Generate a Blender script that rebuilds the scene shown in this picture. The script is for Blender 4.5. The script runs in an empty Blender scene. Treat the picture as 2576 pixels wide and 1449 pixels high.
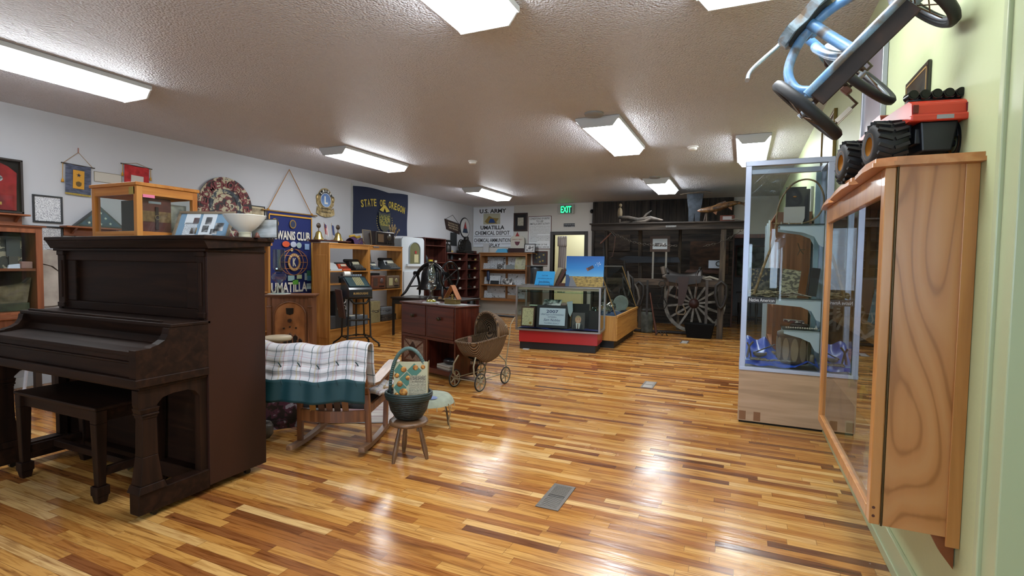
import bpy, bmesh, math, random
from mathutils import Vector, Matrix
from math import sin, cos, pi, radians, atan2, sqrt
S = bpy.context.scene
C = S.collection
rnd = random.Random(7)
# ---------------------------------------------------------------- camera
CAMH = 1.4
FPX = 1300.0
YAW, PITCH, ROLL = radians(24.0), radians(2.72), radians(0.8)
_f = Vector((-sin(YAW)*cos(PITCH), cos(YAW)*cos(PITCH), -sin(PITCH)))
_r = Vector((cos(YAW), sin(YAW), 0))
_u = _r.cross(_f)
RX = _r*cos(ROLL) + _u*sin(ROLL)
RU = -_r*sin(ROLL) + _u*cos(ROLL)
RF = _f
camd = bpy.data.cameras.new('camera')
camd.sensor_width = 36.0
camd.lens = FPX/2576*36
camd.clip_start = 0.02
cam = bpy.data.objects.new('camera', camd)
m = Matrix((RX, RU, -RF)).transposed().to_4x4()
m.translation = Vector((0, 0, CAMH))
cam.matrix_world = m
C.objects.link(cam)
S.camera = cam
# ---------------------------------------------------------------- world, exposure
w = bpy.data.worlds.new('world'); S.world = w; w.use_nodes = True
w.node_tree.nodes['Background'].inputs[0].default_value = (0.62, 0.68, 0.75, 1)
w.node_tree.nodes['Background'].inputs[1].default_value = 0.5
S.view_settings.view_transform = 'Standard'
S.view_settings.look = 'None'
S.view_settings.gamma = 1
S.view_settings.use_curve_mapping = False
S.view_settings.exposure = 0.12
S.cycles.transparent_max_bounces = 32
S.cycles.max_bounces = 8
TUBE = 24.0          # brightness of the fluorescent diffusers
DAY = 14.0           # brightness of the daylight windows in the wall behind the camera

# photo ray -> point on a real plane of the room (used to read off positions)
def _ray(px, py):
    return RX*((px-1288)/FPX) - RU*((py-724.5)/FPX) + RF
def az(px, py, z=0.0):
    d = _ray(px, py); t = (z-CAMH)/d.z; return Vector((d.x*t, d.y*t, z))
def ax(px, py, x):
    d = _ray(px, py); t = x/d.x; return Vector((x, d.y*t, CAMH+d.z*t))
def ay(px, py, y):
    d = _ray(px, py); t = y/d.y; return Vector((d.x*t, y, CAMH+d.z*t))

# ---------------------------------------------------------------- materials
def hexc(h):
    o = []
    for i in (0, 2, 4):
        c = int(h[i:i+2], 16)/255
        o.append(c/12.92 if c <= .04045 else ((c+.055)/1.055)**2.4)
    return (o[0], o[1], o[2], 1)
_mc = {}
def M(h, rough=.55, metal=0., name=None, spec=.5, alpha=1, coat=0, emit=0, trans=0, bump=0, bscale=60, vary=0):
    k = (h, rough, metal, spec, alpha, coat, emit, trans, bump, bscale, vary)
    if k in _mc: return _mc[k]
    mt = bpy.data.materials.new(name or 'm_'+h); mt.use_nodes = True
    nt = mt.node_tree; b = nt.nodes['Principled BSDF']
    b.inputs['Base Color'].default_value = hexc(h)
    b.inputs['Roughness'].default_value = rough
    b.inputs['Metallic'].default_value = metal
    b.inputs['Specular IOR Level'].default_value = spec
    b.inputs['Coat Weight'].default_value = coat
    b.inputs['Coat Roughness'].default_value = .12
    if trans: b.inputs['Transmission Weight'].default_value = trans
    if alpha < 1: b.inputs['Alpha'].default_value = alpha
    if emit:
        b.inputs['Emission Color'].default_value = hexc(h); b.inputs['Emission Strength'].default_value = emit
    if bump or vary:
        tc = nt.nodes.new('ShaderNodeTexCoord'); n = nt.nodes.new('ShaderNodeTexNoise')
        n.inputs['Scale'].default_value = bscale; n.inputs['Detail'].default_value = 4
        nt.links.new(tc.outputs['Object'], n.inputs['Vector'])
        if bump:
            bp = nt.nodes.new('ShaderNodeBump'); bp.inputs['Strength'].default_value = bump
            bp.inputs['Distance'].default_value = .01
            nt.links.new(n.outputs['Fac'], bp.inputs['Height']); nt.links.new(bp.outputs['Normal'], b.inputs['Normal'])
        if vary:
            r = nt.nodes.new('ShaderNodeValToRGB'); c = hexc(h)
            r.color_ramp.elements[0].position = .3; r.color_ramp.elements[1].position = .7
            r.color_ramp.elements[0].color = tuple(v*(1-vary) for v in c[:3])+(1,)
            r.color_ramp.elements[1].color = tuple(min(1, v*(1+vary)) for v in c[:3])+(1,)
            nt.links.new(n.outputs['Fac'], r.inputs[0]); nt.links.new(r.outputs[0], b.inputs['Base Color'])
    _mc[k] = mt; return mt

def nodes(name):
    mt = bpy.data.materials.new(name); mt.use_nodes = True
    nt = mt.node_tree
    def N(t, **kw):
        n = nt.nodes.new('ShaderNode'+t)
        for k, v in kw.items():
            if k.startswith('i_'):
                n.inputs[int(k[2:])].default_value = v
            else: setattr(n, k, v)
        return n
    return mt, nt, nt.nodes['Principled BSDF'], N, nt.links.new
def ramp(N, stops, interp='LINEAR'):
    r = N('ValToRGB'); e = r.color_ramp.elements; r.color_ramp.interpolation = interp
    while len(e) < len(stops): e.new(.5)
    for i, (p, c) in enumerate(stops):
        e[i].position = p; e[i].color = hexc(c) if isinstance(c, str) else c
    return r
def wood(name, cols, axis='Z', rough=.35, scale=1., coat=0, cath=0, spec=.5, bump=.08):
    """straight or cathedral grain running along one object axis"""
    k = ('wood', name)
    if k in _mc: return _mc[k]
    mt, nt, b, N, L = nodes(name)
    tc = N('TexCoord'); mp = N('Mapping')
    sc = [14*scale]*3; sc['XYZ'.index(axis)] = .9*scale
    mp.inputs['Scale'].default_value = sc
    L(tc.outputs['Object'], mp.inputs[0])
    n = N('TexNoise'); n.inputs['Scale'].default_value = 1.6; n.inputs['Detail'].default_value = 6; n.inputs['Distortion'].default_value = .6
    L(mp.outputs[0], n.inputs['Vector'])
    f = n.outputs['Fac']
    if cath:
        mp2 = N('Mapping'); s2 = [1.]*3; s2['XYZ'.index(axis)] = .22; mp2.inputs['Scale'].default_value = s2
        L(tc.outputs['Object'], mp2.inputs[0])
        n2 = N('TexNoise'); n2.inputs['Scale'].default_value = cath; n2.inputs['Detail'].default_value = 1
        L(mp2.outputs[0], n2.inputs['Vector'])
        ma = N('Math', operation='MULTIPLY'); ma.inputs[1].default_value = 34; L(n2.outputs['Fac'], ma.inputs[0])
        fr = N('Math', operation='PINGPONG'); fr.inputs[1].default_value = 1; L(ma.outputs[0], fr.inputs[0])
        pw = N('Math', operation='POWER'); pw.inputs[1].default_value = .7; L(fr.outputs[0], pw.inputs[0])
        mx = N('Mix', data_type='FLOAT'); mx.inputs[0].default_value = .58
        L(n.outputs['Fac'], mx.inputs[2]); L(pw.outputs[0], mx.inputs[3]); f = mx.outputs[0]
    st = [(.28+.44*i/(len(cols)-1), c) for i, c in enumerate(cols)]
    r = ramp(N, st); L(f, r.inputs[0]); L(r.outputs[0], b.inputs['Base Color'])
    b.inputs['Roughness'].default_value = rough; b.inputs['Coat Weight'].default_value = coat
    b.inputs['Specular IOR Level'].default_value = spec
    bp = N('Bump'); bp.inputs['Strength'].default_value = bump; bp.inputs['Distance'].default_value = .004
    L(f, bp.inputs['Height']); L(bp.outputs[0], b.inputs['Normal'])
    _mc[k] = mt; return mt
def blotch(name, cols, scale=4, detail=6, rough=.7, stretch=(1, 1, 1), dist=0, interp='LINEAR', lo=.35, hi=.65, bump=0, metal=0, spec=.5):
    k = ('bl', name)
    if k in _mc: return _mc[k]
    mt, nt, b, N, L = nodes(name)
    tc = N('TexCoord'); mp = N('Mapping'); mp.inputs['Scale'].default_value = stretch
    L(tc.outputs['Object'], mp.inputs[0])
    n = N('TexNoise'); n.inputs['Scale'].default_value = scale; n.inputs['Detail'].default_value = detail; n.inputs['Distortion'].default_value = dist
    L(mp.outputs[0], n.inputs['Vector'])
    r = ramp(N, [(lo+(hi-lo)*i/(len(cols)-1), c) for i, c in enumerate(cols)], interp)
    L(n.outputs['Fac'], r.inputs[0]); L(r.outputs[0], b.inputs['Base Color'])
    b.inputs['Roughness'].default_value = rough; b.inputs['Metallic'].default_value = metal; b.inputs['Specular IOR Level'].default_value = spec
    if bump:
        bp = N('Bump'); bp.inputs['Strength'].default_value = bump; bp.inputs['Distance'].default_value = .01
        L(n.outputs['Fac'], bp.inputs['Height']); L(bp.outputs[0], b.inputs['Normal'])
    _mc[k] = mt; return mt
def printed(name, base='e8e6de', ink='4a4a4e', line=.012, dens=.5, ax='Z', tilt=0):
    """paper with rows of small print"""
    k = ('pr', name, base, ink, line, dens)
    if k in _mc: return _mc[k]
    mt, nt, b, N, L = nodes(name)
    tc = N('TexCoord'); sp = N('SeparateXYZ'); L(tc.outputs['Object'], sp.inputs[0])
    dv = N('Math', operation='DIVIDE'); dv.inputs[1].default_value = line; L(sp.outputs[ax], dv.inputs[0])
    fl = N('Math', operation='FLOOR'); L(dv.outputs[0], fl.inputs[0])
    fr = N('Math', operation='FRACT'); L(dv.outputs[0], fr.inputs[0])
    lt = N('Math', operation='LESS_THAN'); lt.inputs[1].default_value = .55; L(fr.outputs[0], lt.inputs[0])
    cx = N('CombineXYZ')
    sx = N('Math', operation='MULTIPLY'); sx.inputs[1].default_value = 1.1/line; L(sp.outputs['X'], sx.inputs[0])
    L(sx.outputs[0], cx.inputs[0]); L(fl.outputs[0], cx.inputs[1])
    n = N('TexNoise'); n.inputs['Scale'].default_value = 1.7; n.inputs['Detail'].default_value = 2; L(cx.outputs[0], n.inputs['Vector'])
    gt = N('Math', operation='GREATER_THAN'); gt.inputs[1].default_value = 1-dens; L(n.outputs['Fac'], gt.inputs[0])
    ml = N('Math', operation='MULTIPLY'); L(lt.outputs[0], ml.inputs[0]); L(gt.outputs[0], ml.inputs[1])
    mx = N('Mix', data_type='RGBA'); L(ml.outputs[0], mx.inputs[0]); mx.inputs[6].default_value = hexc(base); mx.inputs[7].default_value = hexc(ink)
    L(mx.outputs[2], b.inputs['Base Color']); b.inputs['Roughness'].default_value = .6
    _mc[k] = mt; return mt
def glass(name='clear_glass', tint='f2f8f6', refl=1.0, rough=.0, ior=1.5, base=0.0):
    k = ('gl', name)
    if k in _mc: return _mc[k]
    mt = bpy.data.materials.new(name); mt.use_nodes = True; nt = mt.node_tree; nt.nodes.clear()
    o = nt.nodes.new('ShaderNodeOutputMaterial'); mx = nt.nodes.new('ShaderNodeMixShader')
    t = nt.nodes.new('ShaderNodeBsdfTransparent'); t.inputs[0].default_value = hexc(tint)
    g = nt.nodes.new('ShaderNodeBsdfGlossy'); g.inputs['Roughness'].default_value = rough
    f = nt.nodes.new('ShaderNodeFresnel'); f.inputs[0].default_value = ior
    mu = nt.nodes.new('ShaderNodeMath'); mu.operation = 'MULTIPLY_ADD'; mu.inputs[1].default_value = refl; mu.inputs[2].default_value = base; mu.use_clamp = True
    ge = nt.nodes.new('ShaderNodeNewGeometry'); iv = nt.nodes.new('ShaderNodeMath'); iv.operation = 'SUBTRACT'; iv.inputs[0].default_value = 1
    mm = nt.nodes.new('ShaderNodeMath'); mm.operation = 'MULTIPLY'      # only the outer face of a pane reflects
    nt.links.new(ge.outputs['Backfacing'], iv.inputs[1]); nt.links.new(f.outputs[0], mu.inputs[0])
    nt.links.new(mu.outputs[0], mm.inputs[0]); nt.links.new(iv.outputs[0], mm.inputs[1]); nt.links.new(mm.outputs[0], mx.inputs[0])
    nt.links.new(t.outputs[0], mx.inputs[1]); nt.links.new(g.outputs[0], mx.inputs[2]); nt.links.new(mx.outputs[0], o.inputs[0])
    _mc[k] = mt; return mt

# ---------------------------------------------------------------- mesh builder
class G:
    def __init__(s): s.v = []; s.f = []; s.mi = []; s.sm = []; s.m = 0
    def _add(s, vs, fs, smooth=False):
        b = len(s.v); s.v += [tuple(x) for x in vs]
        for f in fs: s.f.append([i+b for i in f]); s.mi.append(s.m); s.sm.append(smooth)
        return s
    def mat(s, i): s.m = i; return s
    def box(s, x0, x1, y0, y1, z0, z1):
        if x0 > x1: x0, x1 = x1, x0
        if y0 > y1: y0, y1 = y1, y0
        if z0 > z1: z0, z1 = z1, z0
        v = [(x0,y0,z0),(x1,y0,z0),(x1,y1,z0),(x0,y1,z0),(x0,y0,z1),(x1,y0,z1),(x1,y1,z1),(x0,y1,z1)]
        return s._add(v, [(3,2,1,0),(4,5,6,7),(0,1,5,4),(1,2,6,5),(2,3,7,6),(3,0,4,7)])
    def cb(s, c, d, rot=None):
        """box by centre and size, optional rotation matrix"""
        h = [q/2 for q in d]; c = Vector(c)
        v = []
        for z in (-1, 1):
            for x, y in ((-1,-1),(1,-1),(1,1),(-1,1)):
                p = Vector((x*h[0], y*h[1], z*h[2]))
                if rot is not None: p = rot @ p
                v.append(c+p)
        return s._add(v, [(3,2,1,0),(4,5,6,7),(0,1,5,4),(1,2,6,5),(2,3,7,6),(3,0,4,7)])
    def taper(s, c0, d0, c1, d1):
        """box between two rectangles: centres c0,c1 (3d), sizes (dx,dy)"""
        v = []
        for c, d in ((c0, d0), (c1, d1)):
            for x, y in ((-1,-1),(1,-1),(1,1),(-1,1)): v.append((c[0]+x*d[0]/2, c[1]+y*d[1]/2, c[2]))
        return s._add(v, [(3,2,1,0),(4,5,6,7),(0,1,5,4),(1,2,6,5),(2,3,7,6),(3,0,4,7)])
    def poly(s, pts): return s._add(pts, [tuple(range(len(pts)))])
    def prism(s, pts, axis, a, b, smooth=False):
        """2d polygon extruded along an axis; pts in the other two axes (cyclic order kept x,y / x,z / y,z)"""
        def P(p, t):
            return {'x': (t, p[0], p[1]), 'y': (p[0], t, p[1]), 'z': (p[0], p[1], t)}[axis]
        n = len(pts); v = [P(p, a) for p in pts]+[P(p, b) for p in pts]
        s._add(v, [tuple(range(n)), tuple(range(2*n-1, n-1, -1))])
        return s._add(v, [(i, (i+1) % n, n+(i+1) % n, n+i) for i in range(n)], smooth)
    def tube(s, pts, r, n=10, caps=True, closed=False, flat=None, sm=0):
        pts = [Vector(p) for p in pts]; k = len(pts)
        rr = r if isinstance(r, (list, tuple)) else [r]*k
        if sm:      # Catmull-Rom smoothing of the path
            q = []; q2 = []
            for i in range(k-1):
                a, b, c, d = pts[max(i-1, 0)], pts[i], pts[i+1], pts[min(i+2, k-1)]
                for j in range(sm):
                    u = j/sm; q.append(.5*((2*b)+(c-a)*u+(2*a-5*b+4*c-d)*u*u+(3*b-a-3*c+d)*u**3)); q2.append(rr[i]*(1-u)+rr[i+1]*u)
            pts = q+[pts[-1]]; rr = q2+[rr[-1]]; k = len(pts)
        up = None; rings = []
        for i in range(k):
            if closed: t = pts[(i+1) % k]-pts[i-1]
            else: t = pts[min(i+1, k-1)]-pts[max(i-1, 0)]
            if t.length < 1e-9: t = Vector((0, 0, 1))
            t.normalize()
            if up is None:
                up = Vector((0, 0, 1)) if abs(t.z) < .9 else Vector((1, 0, 0))
            up = (up-t*up.dot(t))
            if up.length < 1e-6: up = t.orthogonal()
            up.normalize(); sd = t.cross(up)
            fl = flat if flat else 1
            rings.append([pts[i]+(sd*cos(2*pi*j/n)+up*sin(2*pi*j/n)*fl)*rr[i] for j in range(n)])
        v = [p for q in rings for p in q]; f = []
        m = k if closed else k-1
        for i in range(m):
            for j in range(n):
                a, b = i*n+j, i*n+(j+1) % n; i2 = (i+1) % k
                f.append((a, b, i2*n+(j+1) % n, i2*n+j))
        s._add(v, f, True)
        if caps and not closed:
            s._add(rings[0], [tuple(range(n-1, -1, -1))]); s._add(rings[-1], [tuple(range(n))])
        return s
    def cyl(s, p0, p1, r, n=16, r1=None): return s.tube([p0, p1], [r, r if r1 is None else r1], n)
    def lathe(s, prof, c=(0, 0, 0), n=24, axis='z', arc=(0, 2*pi), smooth=True):
        full = abs(arc[1]-arc[0]-2*pi) < 1e-6
        m = n if full else n+1; v = []
        for r, h in prof:
            for j in range(m):
                a = arc[0]+(arc[1]-arc[0])*j/n
                p = {'z': (r*cos(a), r*sin(a), h), 'y': (r*cos(a), h, r*sin(a)), 'x': (h, r*cos(a), r*sin(a))}[axis]
                v.append((p[0]+c[0], p[1]+c[1], p[2]+c[2]))
        f = []
        for i in range(len(prof)-1):
            for j in range(n):
                a = i*m+j; b = i*m+(j+1) % m
                f.append((a, b, b+m, a+m) if axis != 'y' else (b, a, a+m, b+m))
        return s._add(v, f, smooth)
    def ball(s, c, r, n=14, m=8):
        if not isinstance(r, (tuple, list)): r = (r, r, r)
        v = []; f = []
        for i in range(m+1):
            t = pi*i/m
            for j in range(n):
                a = 2*pi*j/n; v.append((c[0]+r[0]*sin(t)*cos(a), c[1]+r[1]*sin(t)*sin(a), c[2]-r[2]*cos(t)))
        for i in range(m):
            for j in range(n): f.append((i*n+j, i*n+(j+1) % n, (i+1)*n+(j+1) % n, (i+1)*n+j))
        return s._add(v, f, True)
    def torus(s, c, R, r, axis='z', n=32, k=10, arc=(0, 2*pi), flat=None):
        full = abs(arc[1]-arc[0]-2*pi) < 1e-6; pts = []
        for j in range(n if full else n+1):
            a = arc[0]+(arc[1]-arc[0])*j/n
            p = {'z': (R*cos(a), R*sin(a), 0), 'y': (R*cos(a), 0, R*sin(a)), 'x': (0, R*cos(a), R*sin(a))}[axis]
            pts.append((p[0]+c[0], p[1]+c[1], p[2]+c[2]))
        return s.tube(pts, r, k, closed=full)
    def grid(s, fn, nu, nv, smooth=True, thick=0):
        v = [fn(i/nu, j/nv) for j in range(nv+1) for i in range(nu+1)]
        f = [(j*(nu+1)+i, j*(nu+1)+i+1, (j+1)*(nu+1)+i+1, (j+1)*(nu+1)+i) for j in range(nv) for i in range(nu)]
        return s._add(v, f, smooth)
    def disc(s, c, r, axis='y', n=24, r2=None):
        pts = []
        for j in range(n):
            a = 2*pi*j/n; x, y = r*cos(a), (r2 or r)*sin(a)
            pts.append({'y': (c[0]+x, c[1], c[2]+y), 'z': (c[0]+x, c[1]+y, c[2]), 'x': (c[0], c[1]+x, c[2]+y)}[axis])
        return s.poly(pts)
    def xf(s, mtx, a=0):
        for i in range(a, len(s.v)): s.v[i] = tuple(mtx @ Vector(s.v[i]))
        return s
    def text(s, st, x0, x1, z0, z1, y=0., bold=.0, depth=.0, shear=0):
        """lettering fitted into a box in the xz plane, facing -y"""
        vs, fs = _glyphs(st, bold, shear)
        if not vs: return s
        xs = [v[0] for v in vs]; ys = [v[1] for v in vs]
        a, b, c, d = min(xs), max(xs), min(ys), max(ys)
        return s._add([(x0+(v[0]-a)/(b-a)*(x1-x0), y, z0+(v[1]-c)/max(d-c, 1e-6)*(z1-z0)) for v in vs], fs)
_gc = {}
def _glyphs(st, bold, shear=0):
    k = (st, bold, shear)
    if k in _gc: return _gc[k]
    cu = bpy.data.curves.new('t', 'FONT'); cu.body = st; cu.offset = bold; cu.resolution_u = 2; cu.shear = shear
    ob = bpy.data.objects.new('t', cu); C.objects.link(ob)
    dg = bpy.context.evaluated_depsgraph_get(); me = bpy.data.meshes.new_from_object(ob.evaluated_get(dg))
    r = ([tuple(v.co) for v in me.vertices], [tuple(p.vertices) for p in me.polygons])
    bpy.data.objects.remove(ob); bpy.data.curves.remove(cu); bpy.data.meshes.remove(me)
    _gc[k] = r; return r

def mesh_obj(name, g, mats, parent=None, bevel=0, label=None, solid=0, sub=0):
    me = bpy.data.meshes.new(name); me.from_pydata(g.v, [], g.f)
    for i, p in enumerate(me.polygons): p.material_index = g.mi[i]; p.use_smooth = g.sm[i]
    if not isinstance(mats, (list, tuple)): mats = [mats]
    for mt in mats: me.materials.append(mt)
    me.validate(); me.update()
    bm = bmesh.new(); bm.from_mesh(me); bmesh.ops.recalc_face_normals(bm, faces=bm.faces) if not solid else None
    bm.to_mesh(me); bm.free()
    o = bpy.data.objects.new(name, me); C.objects.link(o)
    if parent is not None: o.parent = parent
    if bevel:
        b = o.modifiers.new('b', 'BEVEL'); b.width = bevel; b.segments = 2; b.limit_method = 'ANGLE'; b.angle_limit = radians(50)
    if solid:
        b = o.modifiers.new('s', 'SOLIDIFY'); b.thickness = solid; b.offset = 0
    if sub:
        b = o.modifiers.new('d', 'SUBSURF'); b.levels = sub; b.render_levels = sub
    if label: o['label'] = label
    return o
def tag(o, label, cat, group=None):
    o['label'] = label; o['category'] = cat
    if group: o['group'] = group
    return o
class T:
    """a thing: an Empty at its base that parents its parts"""
    def __init__(s, name, label, cat, loc=(0, 0, 0), rz=0, group=None, rot=None):
        s.o = bpy.data.objects.new(name, None); C.objects.link(s.o); s.o.empty_display_size = .1
        s.o.location = loc; s.o.rotation_euler = (0, 0, radians(rz))
        if rot is not None:
            s.o.rotation_mode = 'QUATERNION'; s.o.rotation_quaternion = rot.to_quaternion()
        tag(s.o, label, cat, group)
    def add(s, name, g, mats, parent=None, **kw): return mesh_obj(name, g, mats, parent or s.o, **kw)
def solo(name, label, cat, g, mats, loc=(0, 0, 0), rz=0, group=None, rot=None, **kw):
    o = mesh_obj(name, g, mats, **kw); o.location = loc; o.rotation_euler = (0, 0, radians(rz))
    if rot is not None:
        o.rotation_mode = 'QUATERNION'; o.rotation_quaternion = rot.to_quaternion()
    return tag(o, label, cat, group)
def struct(name, g, mats, **kw):
    o = mesh_obj(name, g, mats, **kw); o['kind'] = 'structure'; return o
def dup(root, loc, label=None, rz=None, group=None):
    def cp(o, par):
        c = o.copy(); C.objects.link(c); c.parent = par
        for ch in list(o.children): cp(ch, c)
        return c
    r = cp(root, None); r.location = loc
    if label: r['label'] = label
    if group: r['group'] = group
    if rz is not None: r.rotation_euler = (0, 0, radians(rz))
    return r
# ================================================================= the room
XL, XR, YF, YN, ZC = -7.02, 0.69, 12.99, -3.6, 2.99
def floor_mat():
    mt, nt, b, N, L = nodes('strip_oak_floor')
    tc = N('TexCoord'); sp = N('SeparateXYZ'); L(tc.outputs['Object'], sp.inputs[0])
    W = .058
    dv = N('Math', operation='DIVIDE'); dv.inputs[1].default_value = W; L(sp.outputs['Y'], dv.inputs[0])
    row = N('Math', operation='FLOOR'); L(dv.outputs[0], row.inputs[0])
    fy = N('Math', operation='FRACT'); L(dv.outputs[0], fy.inputs[0])
    wr = N('TexWhiteNoise', noise_dimensions='1D'); L(row.outputs[0], wr.inputs['W'])
    ln = N('Math', operation='MULTIPLY_ADD'); ln.inputs[1].default_value = .5; ln.inputs[2].default_value = .45; L(wr.outputs['Value'], ln.inputs[0])
    of = N('Math', operation='MULTIPLY'); of.inputs[1].default_value = 37.7; L(wr.outputs['Value'], of.inputs[0])
    xd = N('Math', operation='DIVIDE'); L(sp.outputs['X'], xd.inputs[0]); L(ln.outputs[0], xd.inputs[1])
    xa = N('Math', operation='ADD'); L(xd.outputs[0], xa.inputs[0]); L(of.outputs[0], xa.inputs[1])
    xf = N('Math', operation='FLOOR'); L(xa.outputs[0], xf.inputs[0])
    xr = N('Math', operation='FRACT'); L(xa.outputs[0], xr.inputs[0])
    cv = N('CombineXYZ'); L(xf.outputs[0], cv.inputs[0]); L(row.outputs[0], cv.inputs[1])
    wn = N('TexWhiteNoise', noise_dimensions='3D'); L(cv.outputs[0], wn.inputs['Vector'])
    # board-to-board colour
    r1 = ramp(N, [(0, '6d4224'), (.07, '85512b'), (.2, 'a66c34'), (.45, 'bb8440'), (.7, 'c6924c'), (.88, 'd0a05c'), (1, 'dab47a')]); L(wn.outputs['Value'], r1.inputs[0])
    # grain
    sc = N('SeparateColor'); L(wn.outputs['Color'], sc.inputs[0])
    ao = N('Math', operation='MULTIPLY'); ao.inputs[1].default_value = 50; L(sc.outputs[1], ao.inputs[0])
    gv = N('CombineXYZ')
    gx = N('Math', operation='MULTIPLY_ADD'); gx.inputs[1].default_value = 1.6; L(sp.outputs['X'], gx.inputs[0]); L(ao.outputs[0], gx.inputs[2])
    gy = N('Math', operation='MULTIPLY_ADD'); gy.inputs[1].default_value = 26.; L(sp.outputs['Y'], gy.inputs[0]); L(ao.outputs[0], gy.inputs[2])
    L(gx.outputs[0], gv.inputs[0]); L(gy.outputs[0], gv.inputs[1])
    gn = N('TexNoise'); gn.inputs['Scale'].default_value = 2.2; gn.inputs['Detail'].default_value = 6; gn.inputs['Distortion'].default_value = .9
    L(gv.outputs[0], gn.inputs['Vector'])
    r2 = ramp(N, [(.26, '7a5640'), (.4, 'd0beaa'), (.55, 'ffffff'), (.75, 'f4e8d8')]); L(gn.outputs['Fac'], r2.inputs[0])
    mx = N('Mix', data_type='RGBA', blend_type='MULTIPLY'); mx.inputs[0].default_value = .8
    L(r1.outputs[0], mx.inputs[6]); L(r2.outputs[0], mx.inputs[7])
    # dark mineral streaks
    st = N('TexNoise'); st.inputs['Scale'].default_value = 1.; st.inputs['Detail'].default_value = 3; 
    sv = N('Mapping'); sv.inputs['Scale'].default_value = (.9, 9, 1); L(tc.outputs['Object'], sv.inputs[0]); L(sv.outputs[0], st.inputs['Vector'])
    r3 = ramp(N, [(.62, 'ffffff'), (.72, 'a07a5c')]); L(st.outputs['Fac'], r3.inputs[0])
    m2 = N('Mix', data_type='RGBA', blend_type='MULTIPLY'); m2.inputs[0].default_value = .7
    L(mx.outputs[2], m2.inputs[6]); L(r3.outputs[0], m2.inputs[7])
    # seams
    e1 = N('Math', operation='LESS_THAN'); e1.inputs[1].default_value = .035; L(fy.outputs[0], e1.inputs[0])
    xw = N('Math', operation='MULTIPLY'); L(xr.outputs[0], xw.inputs[0]); L(ln.outputs[0], xw.inputs[1])
    e2 = N('Math', operation='LESS_THAN'); e2.inputs[1].default_value = .0025; L(xw.outputs[0], e2.inputs[0])
    em = N('Math', operation='MAXIMUM'); L(e1.outputs[0], em.inputs[0]); L(e2.outputs[0], em.inputs[1])
    ef = N('Math', operation='MULTIPLY'); ef.inputs[1].default_value = .6; L(em.outputs[0], ef.inputs[0])
    m3 = N('Mix', data_type='RGBA'); L(ef.outputs[0], m3.inputs[0]); L(m2.outputs[2], m3.inputs[6]); m3.inputs[7].default_value = hexc('4a2c14')
    L(m3.outputs[2], b.inputs['Base Color'])
    # worn gloss
    rn = N('TexNoise'); rn.inputs['Scale'].default_value = 3; rn.inputs['Detail'].default_value = 5; L(tc.outputs['Object'], rn.inputs['Vector'])
    rr = N('MapRange'); rr.inputs[1].default_value = .3; rr.inputs[2].default_value = .7; rr.inputs[3].default_value = .15; rr.inputs[4].default_value = .29
    L(rn.outputs['Fac'], rr.inputs[0]); L(rr.outputs[0], b.inputs['Roughness'])
    bn = N('TexNoise'); bn.inputs['Scale'].default_value = 5; bn.inputs['Detail'].default_value = 2
    bv = N('Mapping'); bv.inputs['Scale'].default_value = (1, 5, 1); L(tc.outputs['Object'], bv.inputs[0]); L(bv.outputs[0], bn.inputs['Vector'])
    sb = N('Math', operation='SUBTRACT'); L(bn.outputs['Fac'], sb.inputs[0]); L(em.outputs[0], sb.inputs[1])
    bp = N('Bump'); bp.inputs['Strength'].default_value = .12; bp.inputs['Distance'].default_value = .01
    L(sb.outputs[0], bp.inputs['Height']); L(bp.outputs[0], b.inputs['Normal'])
    return mt
FL = floor_mat()
def ceil_mat():
    mt, nt, b, N, L = nodes('popcorn_ceiling')
    b.inputs['Base Color'].default_value = hexc('cacbd2'); b.inputs['Roughness'].default_value = .5; b.inputs['Specular IOR Level'].default_value = .45
    tc = N('TexCoord'); n = N('TexNoise'); n.inputs['Scale'].default_value = 45; n.inputs['Detail'].default_value = 3; L(tc.outputs['Object'], n.inputs['Vector'])
    v = N('TexVoronoi'); v.inputs['Scale'].default_value = 60; L(tc.outputs['Object'], v.inputs['Vector'])
    sb = N('Math', operation='SUBTRACT'); L(n.outputs['Fac'], sb.inputs[0]); L(v.outputs['Distance'], sb.inputs[1])
    bp = N('Bump'); bp.inputs['Strength'].default_value = .9; bp.inputs['Distance'].default_value = .012
    L(sb.outputs[0], bp.inputs['Height']); L(bp.outputs[0], b.inputs['Normal'])
    return mt
WL = M('b3b4b9', .7, name='white_wall', bump=.05, bscale=25)
WB = M('c2c0ba', .7, name='back_wall', bump=.05, bscale=25)
WG = M('b3bd92', .5, name='green_wall', bump=.15, bscale=30)
TG = M('a7b18b', .38, name='green_trim', coat=.1)
struct('floor', G().box(XL-.1, XR+.9, YN, YF+4.2, -.1, 0), FL)
struct('ceiling', G().box(XL-.1, XR+.9, YN, YF+4.2, ZC, ZC+.1), ceil_mat())
struct('wall_left', G().box(XL-.12, XL, YN, YF, 0, ZC), WL)
g = G()
DX0, DX1, DZ = -4.6, -3.75, 2.17            # exit door opening
OX0, OX1, OZ = -.19, .50, 2.05              # opening beside the barn wall
g.box(XL, DX0, YF, YF+.12, 0, ZC).box(DX0, DX1, YF, YF+.12, DZ, ZC).box(DX1, OX0, YF, YF+.12, 0, ZC)
g.box(OX0, OX1, YF, YF+.12, OZ, ZC).box(OX1, XR, YF, YF+.12, 0, ZC)
struct('wall_back', g, WB)
struct('wall_right', G().box(XR, XR+.12, 1.93, YF, 0, ZC), WG)
g = G(); WIN = [(-2.2, -.9, .9, 2.3), (.05, .2, .6, 1.95), (.6, 1.35, .9, 2.3)]; xx = XL
for a, b, c, d in WIN: g.box(xx, a, YN-.1, YN, 0, ZC).box(a, b, YN-.1, YN, 0, c).box(a, b, YN-.1, YN, d, ZC); xx = b
struct('wall_front', g.box(xx, XR+.9, YN-.1, YN, 0, ZC), WL)
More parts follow.
